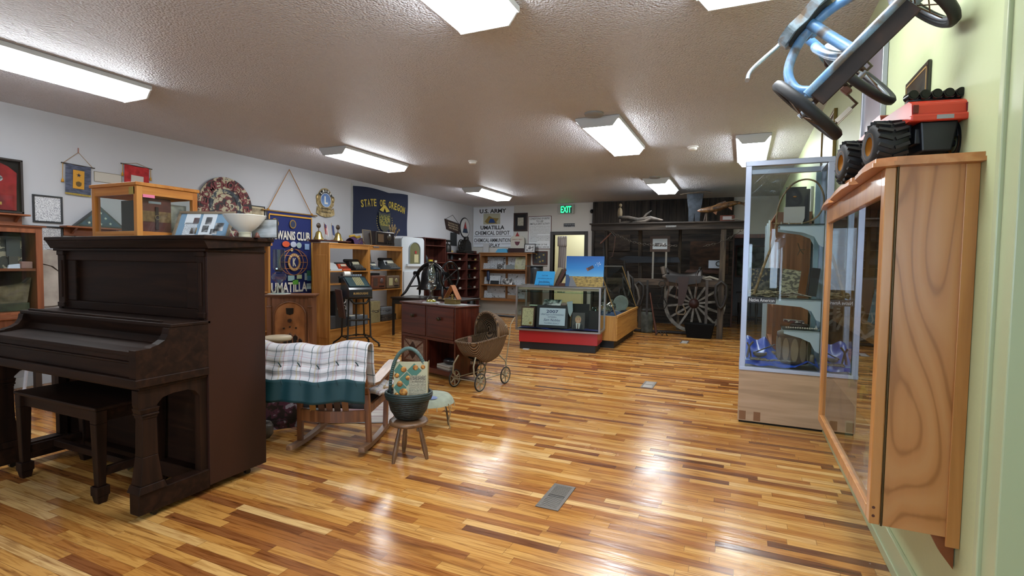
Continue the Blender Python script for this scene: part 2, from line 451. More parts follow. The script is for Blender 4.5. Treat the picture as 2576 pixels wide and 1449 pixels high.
def day_mat():
    mt, nt, b, N, L = nodes('daylight_pane'); b.inputs['Base Color'].default_value = hexc('8fa8c0'); b.inputs['Roughness'].default_value = .2
    b.inputs['Emission Color'].default_value = (.62, .8, 1., 1); b.inputs['Emission Strength'].default_value = DAY
    return mt
DP = day_mat()
for i, (a, b, c, d) in enumerate(WIN):
    w_ = struct('window_%d' % (i+1), G().box(a, b, YN-.06, YN-.05, c, d), DP)
    mesh_obj('window_frame', G().box(a-.05, a, YN, YN+.02, c-.05, d+.05).box(b, b+.05, YN, YN+.02, c-.05, d+.05).box(a, b, YN, YN+.02, d, d+.05).box(a, b, YN, YN+.02, c-.05, c), TG, w_)
struct('wall_side', G().box(XR+.78, XR+.9, YN, 1.93, 0, ZC), WG)
# green casing at the near end of the right wall
g = G()
g.box(XR-.022, XR+.13, 1.83, 1.93, 0, ZC).box(XR-.034, XR, 1.915, 1.945, 0, ZC)
struct('trim_1', g, TG, bevel=.004)
g = G().box(XR-.018, XR, 1.96, 11.5, 0, .15).box(XR-.026, XR, 1.96, 11.5, 0, .05)
struct('baseboard_right', g, TG, bevel=.004)
struct('baseboard_left', G().box(XL, XL+.016, YN, YF, 0, .11), M('b9b9bb', .5), bevel=.003)
struct('baseboard_back', G().box(XL+.02, DX0-.09, YF-.016, YF, 0, .11), M('b4b2ac', .5), bevel=.003)
# room behind the exit door, room behind the barn opening
BE = M('d2cda8', .7, name='cream_wall')
g = G().box(DX0-1.2, DX1+1.1, YF+1.9, YF+2, 0, ZC).box(DX0-1.3, DX0-1.2, YF+.12, YF+2, 0, ZC).box(DX1+1.1, DX1+1.2, YF+.12, YF+2, 0, ZC)
struct('wall_passage', g, BE)
g = G().box(-1.6, 1.4, YF+3.0, YF+3.1, 0, ZC).box(-1.7, -1.6, YF+.12, YF+3.1, 0, ZC).box(1.4, 1.5, YF+.12, YF+3.1, 0, ZC)
struct('wall_further', g, M('8d9094', .7))
# exit door: dark casing and jambs
BK = M('26231f', .5)
g = G().box(DX0-.085, DX0, YF-.03, YF+.13, 0, DZ+.085).box(DX1, DX1+.085, YF-.03, YF+.13, 0, DZ+.085).box(DX0, DX1, YF-.03, YF+.13, DZ, DZ+.085)
struct('door_1', g, BK, bevel=.004)
RB = wood('red_brown_casing', ['3a1a0e', '5c2a16', '74371d'], 'Z', .4)
g = G().box(OX0-.09, OX0, YF-.05, YF+.14, 0, OZ+.09).box(OX1, OX1+.09, YF-.05, YF+.14, 0, OZ+.09).box(OX0, OX1, YF-.05, YF+.14, OZ, OZ+.09)
struct('door_2', g, RB, bevel=.004)

# ---------------------------------------------------------------- ceiling fixtures
def tube_mat():
    mt = bpy.data.materials.new('lit_diffuser'); mt.use_nodes = True; nt = mt.node_tree
    b = nt.nodes['Principled BSDF']; b.inputs['Base Color'].default_value = (.9, .9, .9, 1); b.inputs['Roughness'].default_value = .4
    b.inputs['Emission Color'].default_value = (.93, .97, 1, 1); b.inputs['Emission Strength'].default_value = TUBE
    return mt
LIT = tube_mat()
FW = M('c6c8c8', .5, name='fixture_white')
def fixture(x, y0, y1, label, canopy=False, w=.33):
    t = T('ceiling_light', label, 'ceiling light', (x, (y0+y1)/2, ZC), group='wraparound fluorescent lights on the ceiling')
    a, b = -(y1-y0)/2, (y1-y0)/2; h = w/2; s = h+.055
    prof = [(-s, -.035), (-h, -.105), (h, -.105), (s, -.035), (s, -.03), (-s, -.03)]
    t.add('diffuser', G().prism(prof, 'y', a+.012, b-.012), LIT)
    t.add('housing', G().box(-s-.022, s+.022, a, b, -.04, -.002), FW, bevel=.004)
    pe = [(-s-.004, -.03), (-s-.004, -.04), (-h-.004, -.111), (h+.004, -.111), (s+.004, -.04), (s+.004, -.03)]
    t.add('end_cap', G().prism(pe, 'y', a-.002, a+.012), FW, bevel=.003)
    t.add('end_cap', G().prism(pe, 'y', b-.012, b+.002), FW, bevel=.003)
    if canopy: t.add('canopy', G().lathe([(.0, -.028), (.09, -.026), (.1, -.01), (.1, 0)], (0, a-.12, 0), 24), M('8e8e8c', .4))
    return t
fixture(-5.27, 1.75, 3.07, 'long lit ceiling light nearest the left edge, above the bookcase and piano')
fixture(-1.55, 1.75, 3.0, 'large lit ceiling light cut by the top edge of the picture')
fixture(-5.27, 5.62, 7.08, 'lit ceiling light on the left, in front of the blue banner')
fixture(-1.48, 5.5, 7.08, 'lit ceiling light at the centre with a round mounting canopy behind it', True)
fixture(-5.25, 9.65, 11.2, 'small lit ceiling light far left above the depot sign')
fixture(-1.49, 9.7, 11.2, 'small lit ceiling light far off above the barn board wall', True)
fixture(.07, 6.88, 8.5, 'lit ceiling light above the tall aluminium showcase', w=.24)
fixture(-.06, 1.95, 3.27, 'ceiling light whose far tip peeks in at the top edge')
fixture(-1.55, -2.2, -.8, 'lit ceiling light behind the camera')
fixture(-4.15, 13.5, 14.6, 'added unseen ceiling light brightening the passage beyond the exit door')  # unseen fixture, added only to brighten the passage
def detector(x, y, label):
    t = T('smoke_detector', label, 'smoke detector', (x, y, ZC))
    t.add('base', G().lathe([(.07, 0), (.07, -.012), (.062, -.016), (0, -.016)], n=28), M('d8d8d4', .4))
    t.add('sensor_head', G().lathe([(.055, -.016), (.057, -.03), (.045, -.046), (.02, -.05), (0, -.05)], n=28), [M('e2e2de', .4)])
detector(az(1189, 405, ZC).x, az(1189, 405, ZC).y, 'round white smoke detector on the ceiling near the middle of the room')
detector(az(1743, 369, ZC).x, az(1743, 369, ZC).y, 'round beige smoke detector on the ceiling toward the right')

# ---------------------------------------------------------------- floor registers
def register(x, y, label):
    t = T('floor_register', label, 'floor vent', (x, y, 0), group='metal floor registers')
    met = M('75706a', .45, .7)
    g = G().box(-.07, .07, -.17, -.15, 0, .006).box(-.07, .07, .15, .17, 0, .006).box(-.07, -.05, -.15, .15, 0, .006).box(.05, .07, -.15, .15, 0, .006).box(-.05, .05, -.005, .005, 0, .006)
    t.add('frame', g, met, bevel=.002)
    g = G()
    for k in range(26):
        yy = -.144+k*.0115
        if abs(yy) > .008: g.cb((0, yy, .003), (.1, .0035, .006), Matrix.Rotation(.5, 3, 'X'))
    t.add('louvres', g, met)
    t.add('well', G().box(-.05, .05, -.15, .15, .0002, .0008), M('0c0b0a', .9))
register(-.98, 2.9, 'nearest metal floor register in the wood floor, foreground')
register(-.96, 6.14, 'middle metal floor register, left of the tall showcase base')
register(az(1722, 861).x, az(1722, 861).y, 'farthest metal floor register, in front of the barn wall')
# ================================================================= piano and bench
MH = wood('dark_mahogany', ['170c07', '22130c', '301c12'], 'Z', .5, 1, coat=.0, bump=.04, spec=.18)
MX = wood('dark_mahogany_x', ['170c07', '22130c', '301c12'], 'X', .5, 1, coat=.0, bump=.04, spec=.18)
MR = blotch('worn_mahogany_side', ['20120e', '2b1812', '341d16'], 2.2, 5, .42, (1, 1, .35), .5, spec=.3)
BLK = M('0b0a09', .6)
PX0, PX1, PY = -4.44, -2.865, 2.04
t = T('upright_piano', 'dark mahogany upright piano in the left foreground', 'piano', (-3.65, PY, 0))
def L(x): return x+3.65
x0, x1 = L(PX0), L(PX1)
# y local: 0 = front of the case, back = .40, keyboard out to -.40
t.add('side_panel', G().box(x1-.035, x1, 0, .4, .05, 1.49), MR, bevel=.003, label='worn right side panel')
t.add('side_panel', G().box(x0, x0+.035, 0, .4, .05, 1.49), MH, bevel=.003)
t.add('back_panel', G().box(x0+.035, x1-.035, .36, .4, .05, 1.49), MH)
g = G().box(x0-.055, x1+.055, -.055, .43, 1.515, 1.54).prism([(-.05, 1.515), (.42, 1.515), (.41, 1.49), (-.02, 1.462), (-.035, 1.49)], 'x', x0-.045, x1+.04)
t.add('lid', g, MX, bevel=.006)
t.add('cornice_moulding', G().box(x0-.012, x1+.012, -.022, .4, 1.445, 1.462), MX, bevel=.004)
t.add('front_panel', G().box(x0+.2, x1-.2, .035, .05, 1.09, 1.43), MX)
g = G().box(x0+.035, x1-.035, .01, .05, 1.38, 1.45).box(x0+.035, x1-.035, .01, .05, 1.04, 1.1).box(x0+.1, x0+.2, .01, .05, 1.1, 1.38).box(x1-.2, x1-.1, .01, .05, 1.1, 1.38)
t.add('panel_frame', g, MX, bevel=.005)
for xx in (x0+.055, x1-.055):
    g = G().box(xx-.032, xx+.032, -.005, .03, 1.08, 1.42).box(xx-.042, xx+.042, -.014, .03, 1.052, 1.085).box(xx-.042, xx+.042, -.014, .03, 1.415, 1.445).box(xx-.014, xx+.014, -.011, 0, 1.12, 1.38)
    t.add('pilaster', g, MH, bevel=.004)
sh = t.add('music_shelf', G().box(x0, x1, -.22, .02, 1.018, 1.04), MX, bevel=.005)
t.add('shelf_strip', G().box(x0+.06, x1-.12, -.2, -.18, 1.04, 1.052), MX, sh, bevel=.003)
t.add('fallboard', G().prism([(-.2, 1.018), (-.17, .99), (-.15, .95), (-.17, .9), (-.3, .885), (-.39, .882), (-.39, .905), (-.3, .91), (-.21, .925), (-.185, .96), (-.21, 1.018)], 'x', x0+.06, x1-.06), MX, bevel=.003)
for a in (x0, x1-.058):
    prof = [(0, 1.018), (-.225, 1.018), (-.232, .985), (-.25, .955), (-.285, .935), (-.315, .928), (-.325, .921), (-.4, .918), (-.4, .765), (0, .765)]
    t.add('key_arm', G().prism(prof, 'x', a, a+.058), MX, bevel=.004)
t.add('key_slip', G().box(x0+.058, x1-.058, -.385, -.37, .765, .84).box(x0+.058, x1-.058, -.39, -.365, .84, .852).box(x0+.058, x1-.058, -.382, -.37, .852, .9), MX, bevel=.004)
t.add('key_bed', G().box(x0-.008, x1+.008, -.41, 0, .718, .765).box(x0+.01, x1-.01, -.38, 0, .7, .718), MX, bevel=.005)
for sx in (x0+.01, x1-.075):
    c = sx+.0325
    # arched bracket frame, column leg, plinth
    arch = [(-.385, .7), (0, .7), (0, .13), (-.045, .13), (-.045, .6), (-.07, .635), (-.11, .652), (-.2, .652), (-.255, .64), (-.285, .61), (-.29, .585), (-.375, .585), (-.385, .62)]
    t.add('leg_bracket', G().prism(arch, 'x', sx+.008, sx+.057), MH, bevel=.003)
    g = G().taper((c, -.33, .19), (.085, .115), (c, -.33, .34), (.066, .082)).taper((c, -.33, .34), (.066, .082), (c, -.33, .56), (.062, .072))
    g.box(c-.042, c+.042, -.375, -.285, .56, .572).box(c-.036, c+.036, -.37, -.29, .545, .56).taper((c, -.33, .572), (.07, .09), (c, -.33, .6), (.08, .1))
    g.taper((c, -.33, .15), (.11, .15), (c, -.33, .19), (.095, .125))
    t.add('leg', g, MH, bevel=.003)
    t.add('plinth', G().box(sx-.005, sx+.075, -.4, -.0, .035, .15), MX, bevel=.005)
t.add('lower_panel', G().box(x0+.035, x1-.035, .03, .05, .14, .71), MX)
t.add('bottom_board', G().box(x0+.035, x1-.035, -.03, .3, .05, .14), MX, bevel=.004)
for k in (.065, .12, .175):
    g = G().tube([(k+.02, .0, .085), (k+.02, -.04, .095), (k+.02, -.09, .1), (k+.02, -.13, .088)], [.009, .009, .016, .02], 10, flat=.45)
    t.add('pedal', g, M('b5a888', .3, .9), label='brass pedal')
for xx, yy in ((x1-.04, -.3), (x0+.04, -.3), (x1-.06, .3), (x0+.06, .3)):
    t.add('caster', G().cyl((xx-.012, yy, .018), (xx+.012, yy, .018), .018, 14).cyl((xx, yy, .02), (xx, yy, .05), .01, 8), M('3a3632', .4, .8))
# bench
t = T('piano_bench', 'dark mahogany piano bench with square legs in front of the piano', 'bench', (-3.72, 1.86, 0))
a, b = -.44, .44
t.add('seat', G().box(a, b, -.2, .2, .535, .556), MX, bevel=.006)
t.add('apron', G().box(a+.03, b-.03, -.175, .175, .465, .535), MX, bevel=.003)
for sx in (-1, 1):
    for sy in (-1, 1):
        cx, cy = sx*.405, sy*.165
        g = G().taper((cx, cy, .1), (.042, .042), (cx, cy, .46), (.06, .06)).box(cx-.03, cx+.03, cy-.03, cy+.03, .46, .535).box(cx-.034, cx+.034, cy-.034, cy+.034, .045, .1)
        g.taper((cx, cy, .0), (.045, .045), (cx, cy, .045), (.06, .06))
        t.add('leg', g, MH, bevel=.004)
    t.add('side_rail', G().box(sx*.405-.014, sx*.405+.014, -.14, .14, .15, .2), MX, bevel=.003)
t.add('stretcher', G().box(-.4, .4, -.02, .02, .155, .195), MX, bevel=.003)

# ================================================================= things on the piano lid
OK_ = wood('golden_oak_x', ['a8642a', 'bf7a35', 'cf8f48'], 'X', .35)
OKZ = wood('golden_oak_z', ['a8642a', 'bf7a35', 'cf8f48'], 'Z', .35)
GL = glass('thin_glass', 'f8fbfa', 1.0)
GLH = glass('glass_strong', 'e6efed', 1.2, ior=1.8, base=.06)
Z0 = 1.54
t = T('display_box', 'honey-coloured wood framed glass display box on top of the piano', 'display case', (-3.78, 2.25, Z0))
hx, hy, H = .245, .2, .325
t.add('top', G().box(-hx-.012, hx+.012, -hy-.012, hy+.012, H, H+.022), OK_, bevel=.004)
t.add('base', G().box(-hx, hx, -hy, hy, 0, .012), OK_)
for yy in (-1, 1):
    t.add('rail', G().box(-hx, hx, yy*hy, yy*hy-.02*yy, .012, .035), OK_, bevel=.002)
    t.add('rail', G().box(-hx, hx, yy*hy, yy*hy-.02*yy, H-.055, H), OK_, bevel=.002)
for xx in (-1, 1):
    for z0, z1 in ((.012, .035), (H-.055, H)): t.add('rail', G().box(xx*hx, xx*hx-.02*xx, -hy, hy, z0, z1), wood('golden_oak_y', ['a8642a', 'bf7a35', 'cf8f48'], 'Y', .35), bevel=.002)
    for yy in (-1, 1):
        t.add('post', G().box(xx*(hx+.0015), xx*(hx-.034), yy*(hy+.0015), yy*(hy-.034), .001, H-.001), OKZ, bevel=.003)
    t.add('glass_pane', G().box(xx*(hx-.01), xx*(hx-.013), -hy+.034, hy-.034, .035, H-.055), GL)
for yy in (-1, 1): t.add('glass_pane', G().box(-hx+.034, hx-.034, yy*(hy-.01), yy*(hy-.013), .035, H-.055), GL)
t.add('price_tag', G().box(hx+.0005, hx+.0015, -hy+.036, -hy+.11, H-.072, H-.052), M('e67a9a', .6), label='pink paper tag')
t.add('paper_label', G().box(hx-.08, hx-.02, -hy-.0015, -hy-.0005, H-.055, H-.008), M('a08c48', .6))
# leather portfolio inside
t = T('leather_album', 'brown leather album with a buckled strap standing inside the display box', 'album', (-3.63, 2.18, Z0+.0125), 0)
g = G().box(0, .045, -.1, .12, 0, .25)
lt = blotch('old_leather', ['4a1f1c', '5c2a25', '6d382c'], 14, 5, .55)
t.add('cover', g, lt, bevel=.008)
t.add('canvas_panel', G().box(.0455, .048, -.095, .115, .09, .16), blotch('canvas_tan', ['6d5238', '7f6242', '8b6c4a'], 40, 3, .8))
t.add('strap', G().box(.048, .054, .01, .03, .04, .19), M('2e1512', .5), bevel=.002)
t.add('buckle', G().torus((.056, .02, .12), .014, .003, 'x', 16, 6), M('8a7a5a', .35, .9))
t.add('label_strip', G().box(.0455, .047, -.03, .05, .21, .225), M('8a8f96', .4))
g = G().box(-.16, .02, -.001, .001, 0, .22)
solo('photograph', 'old black and white photograph leaning inside the display box', 'photograph', g, blotch('grey_photo', ['4c4a46', '7d7a74', 'a19d94', 'b9b4a8'], 9, 5, .5), (-3.62, 2.405, Z0+.0125), 90)
solo('postcard', 'dark backed card standing at the left inside the display box', 'card', G().box(-.17, .0, -.001, .001, 0, .23), M('3a3a36', .7), (-3.655, 2.12, Z0+.0125), 0)

# framed photo board leaning back against nothing tall: easel-back frame behind the box
def easel_frame(name, label, cat, loc, rz, w_, h_, tilt, fmat, board, items=(), fw=.018, d=.015, mount=None):
    R_ = Matrix.Rotation(radians(rz), 3, 'Z') @ Matrix.Rotation(-radians(tilt), 3, 'X')
    t = T(name, label, cat, loc, rot=R_)
    g = G().box(-w_/2, w_/2, 0, d, 0, fw).box(-w_/2, w_/2, 0, d, h_-fw, h_).box(-w_/2, -w_/2+fw, 0, d, fw, h_-fw).box(w_/2-fw, w_/2, 0, d, fw, h_-fw)
    t.add('frame', g, fmat, bevel=.002)
    t.add('picture', G().box(-w_/2+fw, w_/2-fw, d*.5, d*.9, fw, h_-fw), board)
    for i, (x, z, ww, hh, mt) in enumerate(items):
        t.add('photo', G().box(x-ww/2, x+ww/2, d*.5-.0015, d*.5-.0002, z-hh/2, z+hh/2), mt)
    L_ = h_*.75
    p = Matrix.Rotation(radians(tilt), 3, 'X') @ Vector((0, L_*sin(radians(tilt))*1.7+.02, 0))
    return t
BW = blotch('bw_photo', ['2c2c2c', '777777', 'c4c4c4', 'e0e0e0'], 12, 4, .4)
BW2 = blotch('bw_photo2', ['242424', '5a5a5a', 'd8d8d8'], 22, 3, .4)
SEP = blotch('sepia_photo', ['3d2f22', '8a7452', 'c8b48a'], 12, 4, .5)
its = [(-.09, .035+.03, .09, .1, printed('n1', 'd6dbe0', '8a8f96', .006)), (-.09, .145, .1, .08, M('dfe4e8', .5)), (.03, .1, .1, .17, M('dde2e6', .5)), (.115, .085, .06, .06, BW), (.03, .13, .045, .055, BW), (.02, .07, .045, .05, BW2), (.085, .05, .05, .04, BW2), (-.06, .13, .04, .045, blotch('rd', ['5a2a30', '8a6a60'], 20)), (-.06, .055, .045, .045, SEP)]
easel_frame('photo_board', 'framed blue board of small photographs leaning behind the display box on the piano', 'picture frame', (-3.28, 2.28, Z0), 18, .40, .2, 24, wood('driftwood', ['6b5c4c', '84745f', '978871'], 'X', .6), M('7d9cb4', .5), its)
# the inverted white glass bowl
t = T('torchiere_shade', 'white milk glass lamp shade bowl standing on the end of the piano', 'lamp shade', (-2.885, 2.31, Z0))
prof = [(.047, .035), (.06, .047), (.085, .062), (.115, .085), (.145, .115), (.166, .14), (.178, .158), (.183, .163), (.176, .163), (.16, .142), (.138, .116), (.108, .088), (.078, .066), (.05, .052), (0, .05)]
t.add('bowl', G().lathe([(a*.69, .0 if b < 0 else b*.86) for a, b in prof], n=48), M('e2e2dc', .25, coat=.3))
t.add('collar', G().lathe([(0, 0), (.034, 0), (.036, .006), (.033, .026), (.037, .03), (.037, .034), (.03, .036)], n=36), M('cfc7ae', .45))
solo('mixing_stick', 'thin white stick leaning against the milk glass shade', 'stick', G().tube([(-.035, 0, .002), (-.07, .0, .055)], .003, 6), M('d8d2c0', .5), (-2.885, 2.26, Z0))
wd = M('6a4238', .5)
t = T('framed_landscape', 'framed snowy landscape photo behind the milk glass shade', 'picture frame', (-2.83, 2.41, Z0), 12)
t.add('frame', G().box(-.095, .095, 0, .01, 0, .125), M('1d1b1c', .4), bevel=.002)
t.add('picture', G().box(-.089, .089, -.002, 0, .006, .119), blotch('snow_scene', ['8f9498', 'b9c0c6', 'd5dadf'], 5, 3, .3, (1, 1, 4)))
g = G().ball((-.07, -.06, .014), (.016, .016, .02), 12, 8)
solo('wooden_cone', 'small brown wooden cone left of the milk glass shade collar', 'wooden knob', G().lathe([(0, .034), (.006, .032), (.012, .018), (.018, .0), (0, 0)], n=16), wd, (-2.98, 2.33, Z0))
solo('wooden_cone', 'small brown wooden cone right of the milk glass shade collar', 'wooden knob', G().lathe([(0, .034), (.006, .032), (.012, .018), (.018, .0), (0, 0)], n=16), wd, (-2.80, 2.33, Z0))

# ================================================================= left wall
def LW(px, py): return ax(px, py, XL+.002)
def frame_on(name, label, cat, loc, rz, w_, h_, fmat, pic, fw=.025, d=.02, roll=0, items=(), lbl=None, group=None):
    R_ = Matrix.Rotation(radians(rz), 3, 'Z') @ Matrix.Rotation(radians(roll), 3, 'Y')
    t = T(name, label, cat, loc, rot=R_, group=group)
    a, b = w_/2, h_/2
    g = G().box(-a, a, -d, 0, -b, -b+fw).box(-a, a, -d, 0, b-fw, b).box(-a, -a+fw, -d, 0, -b+fw, b-fw).box(a-fw, a, -d, 0, -b+fw, b-fw)
    t.add('frame', g, fmat, bevel=.002)
    t.add('picture', G().box(-a+fw, a-fw, -d*.5, -.001, -b+fw, b-fw), pic)
    for nm, x0, x1, z0, z1, mt in items:
        t.add(nm, G().box(x0, x1, -d*.5-.003, -d*.5, z0, z1), mt)
    return t
BF = M('15161e', .35)
frame_on('framed_document', 'black framed typed document on the white wall, upper of the pair beside the bookcase', 'framed document', (XL, 3.145, 1.925), 90, .27, .30, BF, printed('doc1', 'cfd0d4', '6d7078', .012), .018)
frame_on('framed_document', 'black framed typed document on the white wall, lower of the pair beside the bookcase', 'framed document', (XL, 3.09, 1.59), 90, .37, .30, BF, printed('doc2', 'c9cace', '6d7078', .012, .55), .018)
# red jacket in a shadow box
t = T('shadow_box', 'shadow box holding a red uniform jacket with a round patch, at the left edge', 'shadow box', (XL, 2.68, 2.13), 90)
a, b = .235, .28
t.add('frame', G().box(-a, a, -.07, 0, -b, -b+.02).box(-a, a, -.07, 0, b-.02, b).box(-a, -a+.02, -.07, 0, -b, b).box(a-.02, a, -.07, 0, -b, b), M('241a18', .4), bevel=.003)
t.add('backing', G().box(-a+.02, a-.02, -.02, 0, -b+.02, b-.02), M('15100f', .8))
jk = [(-.19, -.25), (.18, -.25), (.185, .0), (.19, .14), (.12, .2), (.04, .235), (-.06, .235), (-.16, .18), (-.2, .05)]
jo = t.add('jacket', G().prism(jk, 'y', -.05, -.02), blotch('red_cloth', ['5e0f14', '8a1a1e', 'a3262a'], 6, 4, .8), bevel=.012)
t.add('patch', G().disc((.03, -.052, .07), .045, r2=.036), blotch('grey_patch', ['4c4c50', 'b8b8bc'], 50, 2), jo)
t.add('ribbon', G().box(-.1, .06, -.056, -.05, -.2, -.17), M('b08a3c', .5), jo)
t.add('glass_pane', G().box(-a+.02, a-.02, -.062, -.06, -b+.02, b-.02), GL)
# small shelf under it
cw = wood('cedar', ['5c2c14', '7d4322', '93552e'], 'X', .45)
def wall_shelf(loc, w_, d_, label, rz=90):
    t = T('wall_shelf', label, 'shelf', loc, rz)
    t.add('board', G().box(-w_/2, w_/2, -d_, 0, 0, .018), cw, bevel=.003)
    t.add('apron', G().box(-w_/2+.03, w_/2-.03, -.03, -.012, -.09, 0), cw, bevel=.003)
    for s in (-1, 1): t.add('bracket', G().prism([(-.012, 0), (-d_+.02, 0), (-.012, -.08)], 'x', s*w_/3-.012, s*w_/3+.012), cw)
wall_shelf((XL, 2.68, 1.825), .52, .14, 'cedar wall shelf under the red jacket shadow box')
wall_shelf((XL, 3.56, 1.735), .62, .16, 'cedar wall shelf holding the folded flag in its triangular case')
# folded flag case
t = T('flag_case', 'triangular wooden case with a folded blue starred flag on the wall shelf', 'flag case', (XL+.08, 3.62, 1.755), 90)
t.add('case', G().prism([(-.27, 0), (.27, 0), (.27, .02), (-.22, .02), (0, .21), (.235, .02), (.27, .0), (.0, .245)][:0] or [(-.27, 0), (.27, 0), (0, .25)], 'y', .0, .06), M('1c2024', .35), bevel=.003)
fl = t.add('folded_flag', G().prism([(-.22, .02), (.22, .02), (0, .222)], 'y', -.004, .0), blotch('navy_cloth', ['1e3346', '2a4660', '35536e'], 8, 3, .85))
g = G()
for x, z in ((-.12, .05), (0, .04), (.1, .05), (-.05, .11), (.05, .11), (0, .17)):
    pts = [(x+(.019 if k % 2 == 0 else .008)*sin(pi*k/5), -.006, z+(.019 if k % 2 == 0 else .008)*cos(pi*k/5)) for k in range(10)]
    g.poly(pts)
t.add('stars', g, M('cfd0c8', .7), fl)
t.add('glass_pane', G().prism([(-.24, .01), (.24, .01), (0, .235)], 'y', -.012, -.01), GL)
frame_on('framed_photo', 'small framed photo on the wall below the flag case shelf, dark frame with white mat', 'framed photo', (XL, 3.46, 1.56), 90, .14, .2, BF, M('b9bcc0', .4), .012, items=[('photo', -.04, .04, -.06, .06, BW)])
frame_on('framed_photo', 'small framed picture on the wall right of the white-matted one, below the flag shelf', 'framed photo', (XL, 3.64, 1.6), 90, .15, .13, BF, M('a8aaa8', .4), .012, items=[('photo', -.04, .04, -.035, .035, BW2)])
# pennants
def banner(name, label, loc, w_, h_, mat, parts, cord=.12, rod=M('2c2420', .5), skew=0, roll=0):
    R_ = Matrix.Rotation(radians(90), 3, 'Z') @ Matrix.Rotation(radians(roll), 3, 'Y')
    t = T(name, label, 'pennant', loc, rot=R_)
    t.add('rod', G().cyl((-w_/2-.04, -.012, 0), (w_/2+.04, -.012, 0), .006, 8), rod)
    def fn(u, v): return ((u-.5)*w_, -.014-.004*sin(u*9)-.004*v, -v*h_)
    cl = t.add('cloth', G().grid(fn, 12, 12), mat)
    cd = t.add('cord', G().tube([(-w_/2-.02, -.01, 0), (0, -.008, cord), (w_/2+.02, -.01, 0)], .003, 6), M('a08058', .8))
    for nm, gg, mt in parts: t.add(nm, gg, mt, cl)
    return t
def star(g, x, z, r, y, n=5, q=.4):
    return g.poly([(x+(r if k % 2 == 0 else r*q)*sin(pi*k/n), y, z+(r if k % 2 == 0 else r*q)*cos(pi*k/n)) for k in range(2*n)])
gold = M('c08a26', .6)
emb = G(); star(emb, 0, -.115, .026, -.026)
em2 = G().disc((0, -.026, -.215), .028, r2=.03).box(-.03, .03, -.0265, -.026, -.2, -.194)
fr_ = G()
for k in range(28): fr_.box(-.125+k*.009, -.119+k*.009, -.024, -.02, -.345, -.325)
tb = banner('service_pennant', 'grey blue pennant with a gold panel and dark star hanging by a cord', (XL+.004, 3.44, 2.455), .25, .33, blotch('slate_cloth', ['3c4150', '4a5063', '565c70'], 14, 3, .85, (1, 1, 3)),
    [('gold_panel', G().box(-.055, .055, -.025, -.02, -.27, -.06), gold), ('star', emb, M('1c1f33', .6)), ('emblem', em2, M('5a4518', .6)), ('fringe', fr_, M('a9903a', .7))], .15, roll=2)
tb.add('hook_tab', G().box(-.005, .005, -.008, -.003, .14, .2), M('9a6a62', .7))
for s in (-1,): tb.add('tassel', G().tube([(s*.15, -.015, 0), (s*.15, -.015, -.17)], .003, 6).lathe([(.002, -.17), (.012, -.19), (.014, -.215), (0, -.215)], (s*.15, -.015, 0), 10), gold)
tb = banner('service_pennant', 'red pennant with a white panel and gold tassels above the display box', (XL+.004, 4.07, 2.555), .29, .36, blotch('red_felt', ['8e1c1e', 'a82528', 'b83032'], 14, 3, .85),
    [('white_panel', G().box(-.07, .075, -.025, -.02, -.36, -.12), M('bdb6ae', .7)), ('emblem', G().disc((0, -.027, -.24), .035, r2=.04), M('8a1c20', .6))], .04, roll=2)
for s in (-1, 1): tb.add('tassel', G().tube([(s*.165, -.015, 0), (s*.165, -.015, -.1)], .003, 6).lathe([(.002, -.1), (.01, -.12), (.012, -.15), (0, -.15)], (s*.165, -.015, 0), 10), gold)
frame_on('old_print', 'pale old print on the wall peeking out above the display box', 'print', (XL, 3.75, 2.36), 90, .3, .12, M('8d8575', .6), M('b8b2a8', .6), .006, .01)
# folded canvas hanging
g = G().prism([(-.22, .27), (.2, .3), (.22, .13), (.1, .06), (.02, .03), (-.05, .1), (-.22, .15)], 'y', -.06, -.015).prism([(-.22, .14), (-.07, .1), (.0, .04), (.05, -.32), (-.05, -.34), (-.22, -.34)], 'y', -.05, -.012)
solo('folded_canvas', 'folded cream canvas bundle hanging on the wall between bookcase and piano', 'canvas', g, blotch('cream_canvas', ['958d86', 'a8a098', 'b4aca4'], 5, 4, .85), (XL+.01, 3.2, 1.2), 90, bevel=.012)
solo('flag_packet', 'clear plastic packet with a tiny flag beside the piano arm', 'packet', G().box(-.09, .09, -.02, .0, 0, .16), M('b9bfce', .25, coat=.5, bump=.6, bscale=22), (-6.999, 3.2, .86), 90)
solo('tarpaulin', 'rolled blue tarpaulin on the floor below the bookcase', 'tarpaulin', G().tube([(-.25, -.05, .04), (-.1, .0, .045), (.0, 0, .04), (.08, .0, .03)], [.03, .04, .045, .02], 12), blotch('blue_plastic', ['1b3a6a', '2c5a94'], 20, 4, .3), (-6.6, 3.2, 0), 90)
t = T('storage_carton', 'plain cream carton standing on the floor by the left wall', 'carton', (-6.78, 3.45, 0), 0)
t.add('box', G().box(-.2, .2, -.3, .3, 0, .5), M('a19a92', .7), bevel=.004)
solo('white_stick', 'white painted stick leaning behind the piano bench', 'stick', G().tube([(0, 0, 0), (.14, 0, .55)], .014, 4), M('c8ccd6', .5), (-6.1, 2.5, 0))
solo('bookend_box', 'dark brown wooden box on the floor behind the piano legs', 'box', G().box(-.18, .18, -.1, .1, 0, .52), M('2e2018', .6), (-5.55, 2.66, 0), bevel=.004)

# ---- far-left bookcase
RW = wood('reddish_oak', ['5a2c16', '7a4224', '8a5030'], 'Z', .42)
RWX = wood('reddish_oak_x', ['5a2c16', '7a4224', '8a5030'], 'X', .42)
t = T('display_cupboard', 'reddish wood cupboard with a glazed upper part at the left edge', 'cupboard', (-6.60, 2.9, 0), 90)
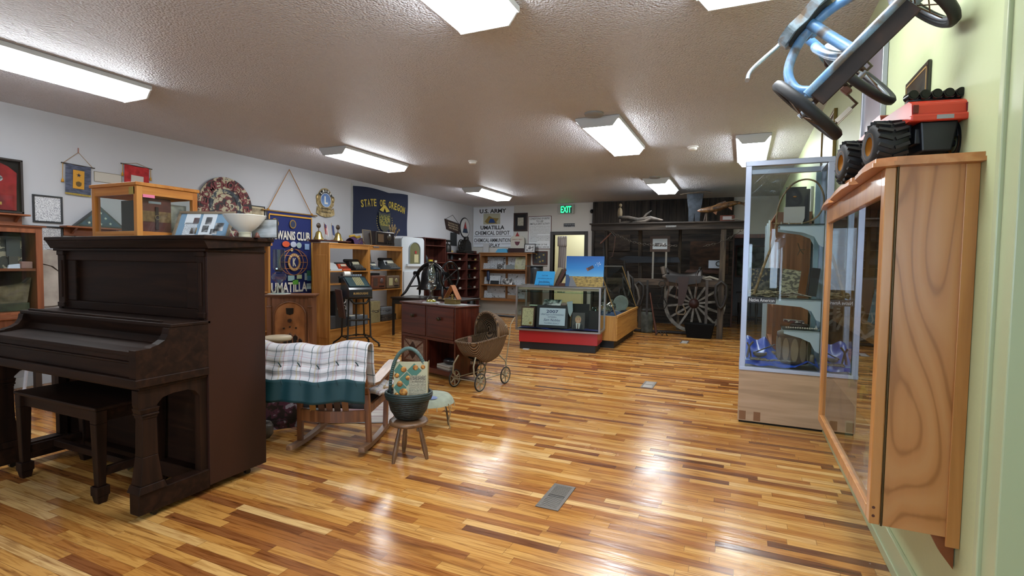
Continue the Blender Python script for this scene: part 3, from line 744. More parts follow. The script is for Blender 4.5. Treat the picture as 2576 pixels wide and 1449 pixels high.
# local x along +y(world), -y local faces +x world
Wd, y0_, y1_ = .95, 0., .36
t.add('crown', G().box(-Wd-.02, .03, -.04, .38, 1.70, 1.715).box(-Wd, .0, -.025, .37, 1.685, 1.70), RWX, bevel=.004)
t.add('side_panel', G().box(-.025, 0, y0_, y1_, .82, 1.685), RW)
t.add('side_panel', G().box(-Wd, -Wd+.025, y0_, y1_, .82, 1.685), RW)
t.add('back_panel', G().box(-Wd, 0, y1_-.01, y1_, .82, 1.685), M('3c2418', .7))
g = G().box(-.055, 0, -.02, 0, .82, 1.685).box(-Wd, -Wd+.055, -.02, 0, .82, 1.685).box(-Wd+.055, -.055, -.02, 0, 1.64, 1.685).box(-Wd+.055, -.055, -.02, 0, .82, .845)
t.add('face_frame', g, RW, bevel=.003)
t.add('shelf', G().box(-Wd+.03, -.03, .0, y1_-.01, 1.255, 1.28), RWX)
t.add('shelf', G().box(-Wd+.03, -.03, .0, y1_-.01, .83, .85), RWX)
t.add('glass_pane', G().box(-Wd+.055, -.055, -.008, -.005, .845, 1.64), GL)
g = G().box(-Wd-.1, -.12, -.25, .36, .5, .8)
for lx in (-Wd-.07, -.16):
    for ly in (-.22, .33): t.add('leg', G().box(lx-.025, lx+.025, ly-.025, ly+.025, 0, .5), M('2a1a12', .5))
t.add('base_cabinet', g, RW, bevel=.006)
t.add('counter', G().box(-Wd-.14, .06, -.30, .37, .8, .825), RWX, bevel=.006)
cl = (-6.6)
solo('clipping_board', 'tan board with newspaper clippings inside the left cupboard', 'clipping', G().box(-.34, .0, 0, .006, 0, .32), blotch('clip', ['3c3a36', '8c8270', 'a89c84'], 9, 2, .7, interp='CONSTANT'), (-6.7, 2.78, 1.281), 90, rot=None)
solo('dark_photograph', 'dark photograph in front of the clipping board in the left cupboard', 'photograph', G().box(-.11, 0, 0, .004, 0, .17), M('3a3c3e', .5), (-6.68, 2.76, 1.40), 90)
solo('clip_stand', 'small wire stand holding the dark photograph in the left cupboard', 'stand', G().box(-.09, -.02, -.01, .02, 0, .119), M('4a4640', .6), (-6.69, 2.76, 1.281), 90)
solo('paper_slip', 'white folded paper slip on the cupboard shelf', 'paper', G().prism([(-.06, 0), (.06, 0), (.06, .05), (-.05, .035)], 'y', 0, .02), M('c9cfe0', .6), (-6.66, 2.71, 1.281), 90)
solo('small_parcel', 'small pinkish brown wrapped parcel on the cupboard shelf', 'parcel', G().box(-.045, .045, -.03, .03, 0, .07), M('8d6a62', .7), (-6.66, 2.79, 1.281), 90, bevel=.006)
solo('canvas_pouch', 'tan canvas pouch leaning on the lower cupboard shelf', 'pouch', G().prism([(-.13, 0), (.12, 0), (.16, .26), (.1, .2), (-.16, .16)], 'y', 0, .08), blotch('khaki', ['4c4230', '6d5f48', '7d6e58'], 8, 3, .9), (-6.72, 2.7, .93), 90, bevel=.01)
solo('ammunition_box', 'long olive green metal box on the lower cupboard shelf', 'box', G().box(-.55, .12, -.05, .12, 0, .08), blotch('olive', ['20281c', '2c3626', '38422e'], 10, 3, .6), (-6.72, 2.7, .85), 90, bevel=.006)
# wall disc
def disc_mat():
    mt, nt, b, N, L_ = nodes('peeling_round_sign')
    tc = N('TexCoord'); n = N('TexNoise'); n.inputs['Scale'].default_value = 13; n.inputs['Detail'].default_value = 3; n.inputs['Distortion'].default_value = .5; L_(tc.outputs['Object'], n.inputs['Vector'])
    r = ramp(N, [(0, '1a1412'), (.42, '1f1714'), (.44, '5e1a1e'), (.52, '6d2024'), (.53, 'a89f84'), (.62, 'b5ae98'), (.66, '2a1c18')], 'CONSTANT'); L_(n.outputs['Fac'], r.inputs[0]); L_(r.outputs[0], b.inputs['Base Color']); b.inputs['Roughness'].default_value = .6
    return mt
DM = disc_mat()
p = LW(561, 527)
t = T('round_metal_sign', 'large round peeling red and cream metal sign on the white wall', 'round sign', (XL, 5.28, 2.17), 90)
t.add('disc', G().lathe([(0, -.02), (.2, -.022), (.4, -.035), (.43, -.05), (.435, -.045), (.43, -.02), (0, -.005)], n=64, axis='y'), DM)
t.add('ring_band', G().lathe([(.2, -.026), (.215, -.032), (.255, -.034), (.262, -.028)], n=64, axis='y'), blotch('ringb', ['1f2730', '3a444e', 'b0a888'], 16, 3, .6, lo=.45, hi=.6))
g = G()
for i, ch in enumerate('REDMENOFOREON'):
    gg = G().text(ch, -.045, .045, -.05, .05, 0, .02); A = Matrix.Rotation(radians(-100+i*19), 4, 'Y') @ Matrix.Translation((0, -.038, .335)); gg.xf(A)
    g._add(gg.v, gg.f)
t.add('lettering', g, M('6f2226', .6))
frame_on('framed_photo', 'small black framed sepia photo beside the round metal sign', 'framed photo', (XL, 5.83, 2.15), 90, .3, .2, BF, M('b7a98a', .5), .015, items=[('photo', -.1, .1, -.05, .06, blotch('sep2', ['6a6150', '93876e', 'b0a184'], 8, 3))], roll=0)
# ================================================================= left wall, banners and emblems
BL = M('0f1f5e', .75, bump=.1, bscale=80)
GD = M('c08e2a', .6)
WT = M('c9c5b8', .7)
t = T('club_banner', 'tall royal blue club banner with gold edging and a globe emblem on the left wall', 'banner', (XL+.03, 6.47, 2.2), 90)
t.o.scale = (.92, 1, 1)
w2 = .5
def bn(u, v):
    return ((u-.5)*2*w2, -.01-.012*sin(u*7+v*3)*v, -v*1.72-.12*(1-abs(2*u-1))*(v**6))
cl = t.add('cloth', G().grid(bn, 24, 30), BL)
t.add('pole', G().cyl((-w2-.12, -.015, .0), (w2+.14, -.015, .0), .012, 10), M('8a6a3c', .5))
t.add('cord', G().tube([(-w2, -.015, .01), (-.02, -.005, .72), (w2, -.015, .01)], .007, 8), M('a87838', .8))
for s in (-1, 1): t.add('knot', G().ball((s*w2, -.02, .01), .022, 10, 8), M('a87838', .8))
def strip(pts, wd, y): 
    g = G()
    for a, b in zip(pts, pts[1:]):
        dx, dz = b[0]-a[0], b[1]-a[1]; l = sqrt(dx*dx+dz*dz); nx, nz = -dz/l*wd/2, dx/l*wd/2
        g.poly([(a[0]+nx, y, a[1]+nz), (a[0]-nx, y, a[1]-nz), (b[0]-nx, y, b[1]-nz), (b[0]+nx, y, b[1]+nz)])
    return g
t.add('gold_edging', strip([(-.485, -.07), (-.485, -1.66)], .025, -.028)._add(*(lambda q: (q.v, q.f))(strip([(.485, -1.7), (.485, -.06), (-.49, -.06)], .025, -.03))), GD, cl)
y = -.032
t.add('lettering', G().text('KIWANIS CLUB', -.43, .43, -.46, -.31, y, .03).text('UMATILLA', -.46, .36, -1.34, -1.17, y, .03), M('d4d0c4', .7), cl)
t.add('round_patch', G().disc((.03, y, -.19), .075, r2=.075), M('8a6a30', .6), cl)
t.add('patch_centre', G().disc((.03, y-.001, -.19), .055, r2=.055), M('23304e', .6), cl)
t.add('patch', G().disc((-.37, y, -.2), .08, n=20), M('c79a2c', .6), cl)
t.add('globe_lines', (lambda g: ([g.torus((.05, y, -.83), r_, .006, 'y', 40, 5) for r_ in (.3,)], [g.tube([(.05+.3*q*cos(a), y, -.83+.2*sin(a)) for a in [k*2*pi/30 for k in range(31)]], .006, 5) for q in (1., .62)], [g.tube([(.05-.27, y, -.83+z), (.05+.27, y, -.83+z)], .005, 5) for z in (-.1, 0, .1)], g)[-1])(G()) if False else (lambda g: ([g.tube([(.05+.32*q*cos(k*2*pi/30), y, -.83+.22*sin(k*2*pi/30)) for k in range(31)], .006, 5) for q in (1., .68)], [g.tube([(.05-.3, y, -.83+z), (.05+.3, y, -.83+z)], .005, 5) for z in (-.11, 0, .11)], g)[-1])(G()), M('b87a4a', .6), cl)
t.add('ring', G().disc((.05, y-.008, -.83), .15, n=32), M('b08040', .6), cl)
t.add('emblem_disc', G().disc((.05, y-.009, -.83), .1, n=32), M('13205c', .6), cl)
g = G().text('K', .01, .09, -.9, -.76, y-.011, .04)
for i, ch in enumerate('KIWANIS'):
    q = G().text(ch, -.012, .012, -.014, .014, 0, .02); q.xf(Matrix.Translation((.05, y-.011, -.83)) @ Matrix.Rotation(radians(-60+20*i), 4, 'Y') @ Matrix.Translation((0, 0, .125))); g._add(q.v, q.f)
for i, ch in enumerate('INTERNATIONAL'):
    q = G().text(ch, -.009, .009, -.012, .012, 0, .02); q.xf(Matrix.Translation((.05, y-.011, -.83)) @ Matrix.Rotation(radians(75-12.5*i), 4, 'Y') @ Matrix.Translation((0, 0, -.125))); g._add(q.v, q.f)
t.add('emblem_letters', g, M('d9d2b8', .7), cl)
for x, z, ww, hh, c in ((-.13, -.53, .085, .05, 'c8502a'), (.04, -.53, .07, .05, 'b4bcd0'), (.17, -.54, .06, .05, '9fb5b4'), (.36, -.56, .055, .05, '8aa6cc'), (-.02, -1.1, .075, .045, '8fb0b4'), (.17, -1.08, .06, .035, 'b9c8a0'), (.08, -1.17, .065, .04, '5aa03c'), (.33, -1.08, .03, .06, 'a4bcc0'), (.4, -1.02, .05, .045, '2f6c50'), (.41, -1.11, .05, .045, '3c84a8'), (.4, -1.25, .055, .05, '98b4bc'), (.41, -1.42, .04, .05, '8c86b4'), (-.02, -1.42, .09, .035, 'd0643c'), (.2, -1.42, .055, .05, 'b4c4d8'), (.0, -.62, .03, .03, 'c9b88a')):
    if c in ('c8502a', 'b4bcd0', '9fb5b4', 'c9b88a'): gg = G().disc((x, y-.001, z), ww, n=20, r2=hh)
    else: gg = G().box(x-ww, x+ww, y-.003, y-.001, z-hh, z+hh)
    t.add('sewn_patch', gg, M(c, .6), cl)
t.add('fringe', strip([(-.49, -1.72), (0, -1.85), (.49, -1.72)], .05, -.03), M('b9922e', .8), cl)

# lions emblem
t = T('club_emblem', 'round metal club emblem with lion heads and a big letter L on the wall', 'emblem', (XL, 7.29, 2.475), 90)
GM = blotch('gilt', ['7d6a48', 'a08a5c', 'b8a47a'], 14, 3, .35, metal=.6)
t.add('plate', G().prism([(.19*cos(a)*(1+.12*(abs(sin(a)) < .45)), .02+.23*sin(a)) for a in [k*2*pi/40 for k in range(40)]], 'y', -.022, -.004), GM, bevel=.004)
t.add('scroll', G().prism([(-.2, -.1), (-.13, -.15), (.0, -.17), (.13, -.15), (.2, -.1), (.22, -.22), (.13, -.26), (0, -.28), (-.13, -.26), (-.22, -.22)], 'y', -.03, -.006), GM, bevel=.004)
t.add('black_band', G().lathe([(.0, -.024), (.135, -.027), (.185, -.025), (.185, -.02)], (0, 0, .04), 36, 'y', arc=(radians(25), radians(155))), M('1b1c20', .4))
t.add('blue_disc', G().disc((0, -.03, .03), .115, n=36, r2=.125), blotch('lions_blue', ['3c5c9c', '7fa0cc'], 3, 1, .25))
t.add('ring', G().torus((0, -.03, .03), .125, .006, 'y', 36, 6), M('c9ccd4', .3))
g = G().text('L', -.04, .045, -.04, .1, -.033, .04)
for i, ch in enumerate('LIONS'):
    q = G().text(ch, -.02, .02, -.022, .022, 0, .04); q.xf(Matrix.Translation((0, -.031, .04)) @ Matrix.Rotation(radians(-44+22*i), 4, 'Y') @ Matrix.Translation((0, 0, .16))); g._add(q.v, q.f)
t.add('lettering', g, M('dcdcd4', .5))
t.add('small_lettering', G().text('INTERNATIONAL', -.12, .12, -.135, -.11, -.034, .03).text('SERVICE', -.12, .12, -.2, -.18, -.034, .03), M('1d1a16', .5))
for s in (-1, 1): t.add('lion_head', G().ball((s*.19, -.02, .06), (.035, .02, .06), 12, 8), GM)

# state flag
NV = M('0d1a3a', .8)
t = T('state_flag', 'dark navy state flag with yellow lettering and eagle shield pinned to the left wall', 'flag', (XL, 8.02, 2.92), 90)
def fg(u, v): return (u*1.8, -.022-.007*sin(u*8+v*4)-.006*sin(v*6), -v*.93+.035*abs(sin(u*pi*1.5+.2))-.055+.02*u)
cl = t.add('cloth', G().grid(fg, 30, 16), NV)
t.add('heading', G().box(-.03, 0.0, -.012, -.008, -.97, 0), M('b9b9b4', .7), cl)
FY = M('b9a43c', .7)
g = G()
for i, ch in enumerate('STATE OF OREGON'):
    if ch == ' ': continue
    wch = .085*(.5 if ch == 'I' else 1)
    a = (i-7)/7.
    q = G().text(ch, -wch/2, wch/2, -.075, .075, 0, .03); q.xf(Matrix.Translation((.93+a*.69, -.045, -.27-.075*a*a-.02)) @ Matrix.Rotation(radians(9*a), 4, 'Y')); g._add(q.v, q.f)
t.add('lettering', g, FY, cl)
sx, sz = .95, -.64
g = G().prism([(sx-.19, sz+.17), (sx-.1, sz+.13), (sx, sz+.15), (sx+.1, sz+.13), (sx+.19, sz+.17), (sx+.2, sz-.06), (sx+.12, sz-.2), (sx, sz-.26), (sx-.12, sz-.2), (sx-.2, sz-.06)], 'y', -.046, -.043)
t.add('shield', g, M('3c3f2c', .7), cl)
t.add('shield_scene', G().box(sx-.17, sx+.17, -.049, -.047, sz-.12, sz+.1), blotch('shield_art', ['20301e', '6a6a2c', '9c8c30', '2a3a28'], 22, 3, .7, interp='CONSTANT'), cl)
t.add('eagle', G().prism([(sx-.17, sz+.2), (sx-.05, sz+.17), (sx, sz+.26), (sx+.05, sz+.17), (sx+.17, sz+.2), (sx+.06, sz+.29), (sx, sz+.33), (sx-.06, sz+.29)], 'y', -.047, -.044), FY, cl)
for k in range(22):
    a = radians(-35-5.2*0+ -110*(k/21.)) + 0
    a = radians(20-220*k/21.)
    t.add('star', G().disc((sx+.26*cos(a), -.046, sz-.03+.27*sin(a)), .011, n=6), FY, cl)

# hanging wooden sign & seal near the corner
t = T('hanging_sign', 'dark wooden hanging sign with cream lettering near the far left corner', 'sign', (XL, 11.83, 2.36), 90)
R_ = Matrix.Rotation(radians(8), 4, 'Y')
t.add('board', G().prism([(-.40, .16), (.38, .08), (.36, -.2), (-.30, -.1)], 'y', -.03, -.005), M('2c1a16', .6), bevel=.004)
g = G().text('CAUTION THIS', -.25, .25, .03, .07, -.032, .02).text('MACHINE HAS', -.25, .27, -.03, .01, -.032, .02).text('NO BRAIN', -.2, .25, -.09, -.05, -.032, .02)
for _k in (0,): g.v = [(v[0], v[1], v[2]-.1*v[0]) for v in g.v]
t.add('lettering', (lambda q: q)(G()._add([(v[0], v[1], v[2]) for v in g.v], g.f)) if False else g, M('b0a48a', .6))
t.add('cord', G().tube([(-.36, -.01, .15), (.02, -.005, .29), (.36, -.01, .07)], .005, 6), M('1c1714', .8))
solo('small_plaque', 'small dark plaque on the wall under the hanging wooden sign', 'plaque', G().box(-.16, .16, -.02, -.002, -.17, .17), M('1f2226', .6), (XL, 11.9, 2.02), 90, bevel=.003)
t = T('round_wall_seal', 'round white wall plaque with a red, blue and black triangle beside the corner', 'plaque', (XL, 12.5, 2.36), 90)
t.add('plate', G().lathe([(0, -.02), (.27, -.02), (.28, -.012), (.28, -.004)], n=40, axis='y'), M('1c1c22', .5))
t.add('face', G().disc((0, -.022, .0), .25, n=40), M('c4c6c8', .6))
t.add('triangle', G().prism([(-.15, -.14), (.15, -.14), (.0, .17)], 'y', -.027, -.023), M('26364e', .6))
t.add('triangle_top', G().prism([(-.08, -.02), (.08, -.02), (.0, .17)], 'y', -.03, -.027), M('9c3a3a', .6))

# ================================================================= console radio with crystal lamp
WN = wood('walnut', ['4a2c1a', '6a4228', '80553a'], 'Z', .38)
WNX = wood('walnut_x', ['4a2c1a', '6a4228', '80553a'], 'X', .38)
t = T('console_radio', 'tall walnut console radio with an arched carved grille near the left wall', 'radio', (-5.83, 5.42, 0), 34)
t.add('cabinet', G().box(-.3, .3, -.12, .17, .06, .9), WN, bevel=.004)
t.add('top', G().box(-.335, .335, -.17, .2, .9, .925).box(-.32, .32, -.155, .19, .885, .9), WNX, bevel=.005)
arch = [(-.21, .16), (-.21, .62)]+[(.21*cos(a), .62+.2*sin(a)) for a in [pi-pi*k/14 for k in range(1, 14)]]+[(.21, .62), (.21, .16)]
out = [(-.24, .885), (.24, .885)]
t.add('arch_panel', G().prism(arch, 'y', -.13, -.12), blotch('burl', ['6f4422', '8f5c34', '9c6a3e'], 5, 5, .35, (1, 1, .5)))
t.add('arch_moulding', G().tube([(p[0], -.132, p[1]) for p in arch], .013, 8), WN)
for s in (-1, 1):
    t.add('pilaster', G().box(s*.24, s*.3, -.15, -.12, .06, .74).box(s*.235, s*.305, -.158, -.12, .74, .765).box(s*.245, s*.295, -.145, -.12, .765, .885), WN, bevel=.004)
t.add('plinth', G().box(-.32, .32, -.16, .18, 0, .08), WNX, bevel=.005)
t.add('dial', G().prism([(-.05, .735), (.05, .735), (.045, .655), (0, .64), (-.045, .655)], 'y', -.142, -.13), M('16130f', .2), bevel=.003)
t.add('tuning_knob', G().cyl((0, -.13, .56), (0, -.155, .56), .026, 18), M('2a170e', .4))
for x, z in ((-.08, .45), (0, .47), (.08, .455)): t.add('knob', G().cyl((x, -.13, z), (x, -.145, z), .012, 12), M('1c120c', .4))
g = G()
for x, h_ in ((-.13, .1), (-.07, .15), (0, .17), (.07, .15), (.13, .1)):
    g.prism([(x-.025, .18), (x+.025, .18), (x+.028, .18+h_), (x, .2+h_), (x-.028, .18+h_)], 'y', -.134, -.13)
t.add('grille_cloth', g, M('1a130d', .9))
g = G()
for x, h_ in ((-.13, .1), (-.07, .15), (0, .17), (.07, .15), (.13, .1)):
    g.tube([(x-.034, -.138, .17), (x-.036, -.138, .18+h_), (x, -.138, .215+h_), (x+.036, -.138, .18+h_), (x+.034, -.138, .17)], .008, 6)
t.add('grille_tracery', g, WN)
solo('doily', 'white lace mat on top of the console radio', 'doily', G().lathe([(0, .004), (.15, .004), (.16, .0), (0, 0)], n=24), M('b5b8b0', .8), (-5.98, 5.33, .9255))
CR = glass('cut_glass', 'e6eeee', 1.4, ior=1.7, base=.05)
t = T('crystal_lamp', 'tall clear cut glass lamp with a cylindrical shade on the console radio', 'lamp', (-5.98, 5.33, .9295))
t.add('foot', G().lathe([(0, .004), (.1, 0), (.105, .012), (.06, .07), (.025, .12), (.022, .15)], n=14, smooth=False), CR)
t.add('font', G().lathe([(.022, .15), (.05, .17), (.09, .2), (.1, .24), (.085, .28), (.04, .3), (.04, .315)], n=14, smooth=False), CR)
t.add('burner', G().lathe([(0, .31), (.05, .312), (.055, .33), (.04, .34), (0, .34)], n=20), M('2a2622', .4, .6))
t.add('shade', G().lathe([(.06, .335), (.078, .36), (.078, .62), (.074, .62), (.074, .36), (.058, .34)], n=14, smooth=False), CR)
# oak panel frame standing behind the lamp
t = T('oak_side_case', 'golden oak open case standing by the banner, mostly hidden behind the piano', 'case', (-6.6, 5.35, 0), 90)
t.add('side_panel', G().box(.33, .36, 0, .36, 0, 1.62), wood('oak_case', ['7d4e22', '9c6730', 'b07a40'], 'Z', .4))
t.add('side_panel', G().box(-.36, -.33, 0, .36, 0, 1.62), wood('oak_case', ['7d4e22'], 'Z'))
t.add('top_board', G().box(-.38, .4, -.02, .38, 1.62, 1.66), wood('oak_case_x', ['7d4e22', '9c6730', 'b07a40'], 'X', .4), bevel=.004)
t.add('shelf', G().box(-.33, .33, 0.01, .35, .9, .92), wood('oak_case_x', ['7d4e22'], 'X'))
t.add('shelf', G().box(-.33, .33, 0.01, .35, .3, .32), wood('oak_case_x', ['7d4e22'], 'X'))

# ================================================================= oak double shelf and contents
OS = wood('shelf_oak_z', ['8a5a26', 'a87234', 'bb8848'], 'Z', .4)
OSX = wood('shelf_oak_x', ['8a5a26', 'a87234', 'bb8848'], 'X', .4)
def shelf_unit(yw, shelves, label, name='oak_bookcase', panel=False):
    t = T(name, label, 'shelf unit', (-6.2, yw, 0), 90)
    W_, D_, H_ = .998, .36, 1.70
    for i, a in enumerate((0.001, W_-.024)): 
        sp = t.add('side_panel', G().box(a, a+.023, 0, D_, 0, H_-.02), OS)
        if panel and i == 0: t.add('raised_panel', G().box(a-.006, a, .05, D_-.05, .12, H_-.2), OS, sp, bevel=.006)
    t.add('top', G().box(0.001, W_, -.008, D_, H_-.02, H_), OSX, bevel=.003)
    t.add('head_rail', G().box(.024, W_-.024, -.002, .02, H_-.09, H_-.02), OSX)
    t.add('plinth', G().box(.024, W_-.024, 0.005, .03, 0, .24), OSX)
    t.add('bottom_shelf', G().box(.024, W_-.024, 0.0, D_, .24, .262), OSX)
    for z in shelves: t.add('shelf', G().box(.024, W_-.024, .0, D_, z-.02, z), OSX)
    return t
A = shelf_unit(6.53, (1.235, 1.02), 'golden oak open shelf unit, the left one with a panelled side, holding typewriters', panel=True)
B = shelf_unit(7.535, (1.25, .88), 'golden oak open shelf unit holding two radios, with a black name tag on its rail')
solo('name_tag', 'small black name tag with white text on the right oak unit rail', 'tag', G().box(-.08, .08, -.004, 0, -.016, .016), printed('tag', '14141a', '8a8a92', .012, .6), (-6.197, 7.72, 1.672), 90)
# helper things (local: x right, -y toward viewer)
DK = M('14161a', .35); DG = M('25282c', .45); CHR = M('b8bcc0', .2, .9)
def typewriter(loc, rz, col, label, s=1., roller='1a1a1c', keys='4c4c48'):
    t = T('typewriter', label, 'typewriter', loc, rz); t.o.scale = (1, 1, 1.5)
    t.add('paper_strip', G().cb((0, -.03*s, .1*s), (.2*s, .05*s, .004), Matrix.Rotation(.9, 3, 'X')), M('9a9884', .5))
    b = M(col, .35)
    t.add('body', G().prism([(-.17*s, 0), (.15*s, 0), (.15*s, .11*s), (.02*s, .13*s), (-.03*s, .06*s), (-.17*s, .03*s)], 'x', -.16*s, .16*s), b, bevel=.01)
    t.add('platen', G().cyl((-.19*s, .1*s, .135*s), (.19*s, .1*s, .135*s), .022*s, 14), M(roller, .5))
    for q in (-1, 1): t.add('platen_knob', G().cyl((q*.19*s, .1*s, .135*s), (q*.215*s, .1*s, .135*s), .02*s, 12), M('111214', .4))
    for r_ in range(4):
        for c in range(9):
            if r_ == 0 and c not in (1, 4, 7): continue
            t.add('key', G().cyl((-.12*s+c*.03*s, (-.145+r_*.028)*s, (.03+r_*.011)*s), (-.12*s+c*.03*s, (-.145+r_*.028)*s, (.048+r_*.012)*s), .01*s, 8), M(keys, .5))
    return t
def table_radio(loc, rz, label, w_, h_, d_, mt, grille, dial, face='2a1a12'):
    t = T('table_radio', label, 'radio', loc, rz)
    t.add('case', G().box(-w_/2, w_/2, -d_/2, d_/2, .008, h_), mt, bevel=.014)
    t.add('speaker_cloth', G().box(-w_*.4, -w_*.1, -d_/2-.003, -d_/2, h_*.25, h_*.82), M(grille, .9))
    t.add('dial', G().lathe([(0, -.006), (w_*.11, -.006), (w_*.12, 0), (0, 0)], (w_*.2, -d_/2, h_*.62), 20, 'y'), M(dial, .3))
    for k in range(3): t.add('knob', G().cyl((w_*(.06+.13*k), -d_/2, h_*.22), (w_*(.06+.13*k), -d_/2-.018, h_*.22), w_*.035, 12), M('15100c', .4))
    for sx in (-1, 1): t.add('foot', G().box(sx*w_*.38-.015, sx*w_*.38+.015, -d_*.4, d_*.4, 0, .01), M('15100c', .6))
    return t
def suitcase(loc, rz, label, w_, h_, d_, col, name='carrying_case', handle_side='front', rough=.6):
    t = T(name, label, 'case', loc, rz); m_ = M(col, rough, vary=.12, bscale=25)
    t.add('lower_shell', G().box(-w_/2, w_/2, -d_/2, d_/2, 0, h_*.55), m_, bevel=.008)
    t.add('lid', G().box(-w_/2, w_/2, -d_/2, d_/2, h_*.56, h_), m_, bevel=.008)
    t.add('handle', G().tube([(-.05, -d_/2-.003, h_*.55), (-.045, -d_/2-.03, h_*.5), (.045, -d_/2-.03, h_*.5), (.05, -d_/2-.003, h_*.55)], .006, 6), M('15120f', .5))
    for s in (-1, 1): t.add('latch', G().box(s*w_*.33-.012, s*w_*.33+.012, -d_/2-.004, -d_/2, h_*.5, h_*.62), CHR)
    return t
X0 = -6.35
solo('paper_pad', 'white papers under a grey cover at the left end of the top oak shelf', 'papers', G().box(-.12, .14, -.14, .14, 0, .03).prism([(-.12, .03), (.1, .03), (.04, .11), (-.02, .13), (-.12, .14)], 'y', -.1, .12), M('a9adb0', .6), (X0, 6.70, 1.236), 90)
typewriter((X0+.03, 6.975, 1.236), 88, 'a8401e', 'orange red portable typewriter on the top oak shelf', .6, keys='7d2a14')
typewriter((X0+.01, 7.305, 1.236), 90, '14171a', 'black typewriter with paper labels on the top oak shelf', .85)
t = T('adding_machine', 'small key calculator with grey key rows on the second oak shelf', 'calculator', (X0+.02, 7.2, 1.021), 90)
t.add('body', G().box(-.17, .17, -.13, .13, 0, .08), DK, bevel=.01)
for k in range(5): t.add('key_bank', G().box(-.15+k*.062, -.105+k*.062, -.12, .1, .08, .15), M('6f7a84', .3), bevel=.006)
t = T('film_projector', 'dark speaker box with four pale rings on the lower left oak shelf', 'speaker box', (X0+.04, 6.82, .263), 90)
t.add('case', G().box(-.13, .13, -.1, .14, 0, .62), M('1f2022', .6), bevel=.006)
for i, (x, z) in enumerate(((-.05, .34), (.06, .34), (-.05, .46), (.06, .46))):
    t.add('ring', G().torus((x, -.108, z), .042, .008, 'y', 20, 6), M('b4b4b0', .4))
t = T('reel_machine', 'grey metal machine with dials at the bottom of the left oak unit', 'machine', (X0+.02, 6.62+.01, .263), 90)
t.add('body', G().box(-.055, .06, -.12, .1, 0, .22), M('3a3c40', .5), bevel=.01)
suitcase((X0+.02, 7.26, .263), 90, 'grey blue hard case with a paper tag at the bottom of the left oak unit', .44, .17, .28, '4c545c')
solo('paper_label', 'cream paper label lying on the grey blue hard case', 'label', G().box(-.06, .06, -.04, .04, 0, .012), M('bdb9a6', .6), (X0+.06, 7.15, .434), 90)
solo('paper_label', 'smaller white paper label lying at the right on the grey blue hard case', 'label', G().box(-.04, .04, -.02, .02, 0, .01), M('c4c2b6', .6), (X0+.1, 7.4, .434), 90)
# right unit
t = T('open_case', 'open black case with papers in its lid, in the right oak unit', 'case', (X0-.10, 7.8, 1.251), 90)
t.add('tray', G().box(-.2, .2, -.02, .05, 0, .1), DK, bevel=.006)
t.add('lid', G().cb((0, .1, .2), (.4, .02, .34), Matrix.Rotation(-.15, 3, 'X')), DK, bevel=.006)
for s in (-1, 1): t.add('paper', G().cb((s*.09, .085, .22), (.15, .004, .24), Matrix.Rotation(-.15, 3, 'X')), M('8d9290', .7))
typewriter((X0+.07, 7.72, 1.251), 90, '3c5468', 'small slate blue typewriter on the top shelf of the right oak unit', .6, keys='5c6468')
typewriter((X0+.03, 8.26, 1.251), 90, '3e4448', 'grey typewriter at the right end of the top oak shelf', .95, keys='5c5c56')
suitcase((X0-.07, 7.8, .881), 90, 'dark box behind the brown radio on the middle oak shelf', .42, .3, .16, '1c1f24')
table_radio((X0+.09, 7.8, .881), 90, 'dark brown wooden table radio on the middle oak shelf', .40, .26, .13, wood('radio_brown', ['42241a', '5c3424', '6d4230'], 'X', .4), '3a2418', '54484a')
table_radio((X0+.05, 8.26, .881), 90, 'tan table radio with a pale round dial on the middle oak shelf', .38, .25, .2, M('5f4c3a', .5), 'a89f74', '8a8058')
suitcase((X0+.05, 7.72, .263), 90, 'upright tan fabric travel case on the bottom shelf of the right oak unit', .26, .40, .2, '7d7452')
suitcase((X0, 8.16, .263), 90, 'flat brown case with a white lid edge at the bottom right of the oak unit', .42, .12, .26, '3c342e')
suitcase((X0-.02, 8.12, .384), 90, 'silver grey case stacked on the flat brown case in the oak unit', .36, .14, .24, '5c6064')

# on top of the oak units
BR = M('b8a05c', .25, .9)
def bell_on_shelf(y, label):
    t = T('desk_bell', label, 'bell', (-6.47, y-.14, 1.7505), 90)
    t.add('bell', G().lathe([(.085, 0), (.08, .02), (.058, .06), (.045, .12), (.02, .145), (0, .15)], n=28), BR)
    t.add('handle', G().cyl((0, 0, .14), (0, 0, .2), .008, 10), M('5a4030', .4))
    t.add('medallion', G().lathe([(0, -.01), (.04, -.01), (.045, 0), (.04, .01), (0, .01)], (0, 0, .235), 20, 'y'), M('3a2c22', .4, .4))
t = T('mantel_stand', 'small dark red wooden stand on the left oak unit carrying the bells and little flags', 'stand', (-6.47, 6.80, 1.701), 90)
t.add('board', G().box(-.36, .42, -.13, .13, .03, .049), M('42201a', .4), bevel=.004)
for s in (-.3, .36): t.add('bracket', G().box(s-.02, s+.02, -.1, .1, 0, .03), M('42201a', .4))
bell_on_shelf(6.72, 'polished brass bell with dark medallion handle, the left one on the dark stand')
bell_on_shelf(7.17, 'brass bell with dark medallion handle, the right one on the dark stand')
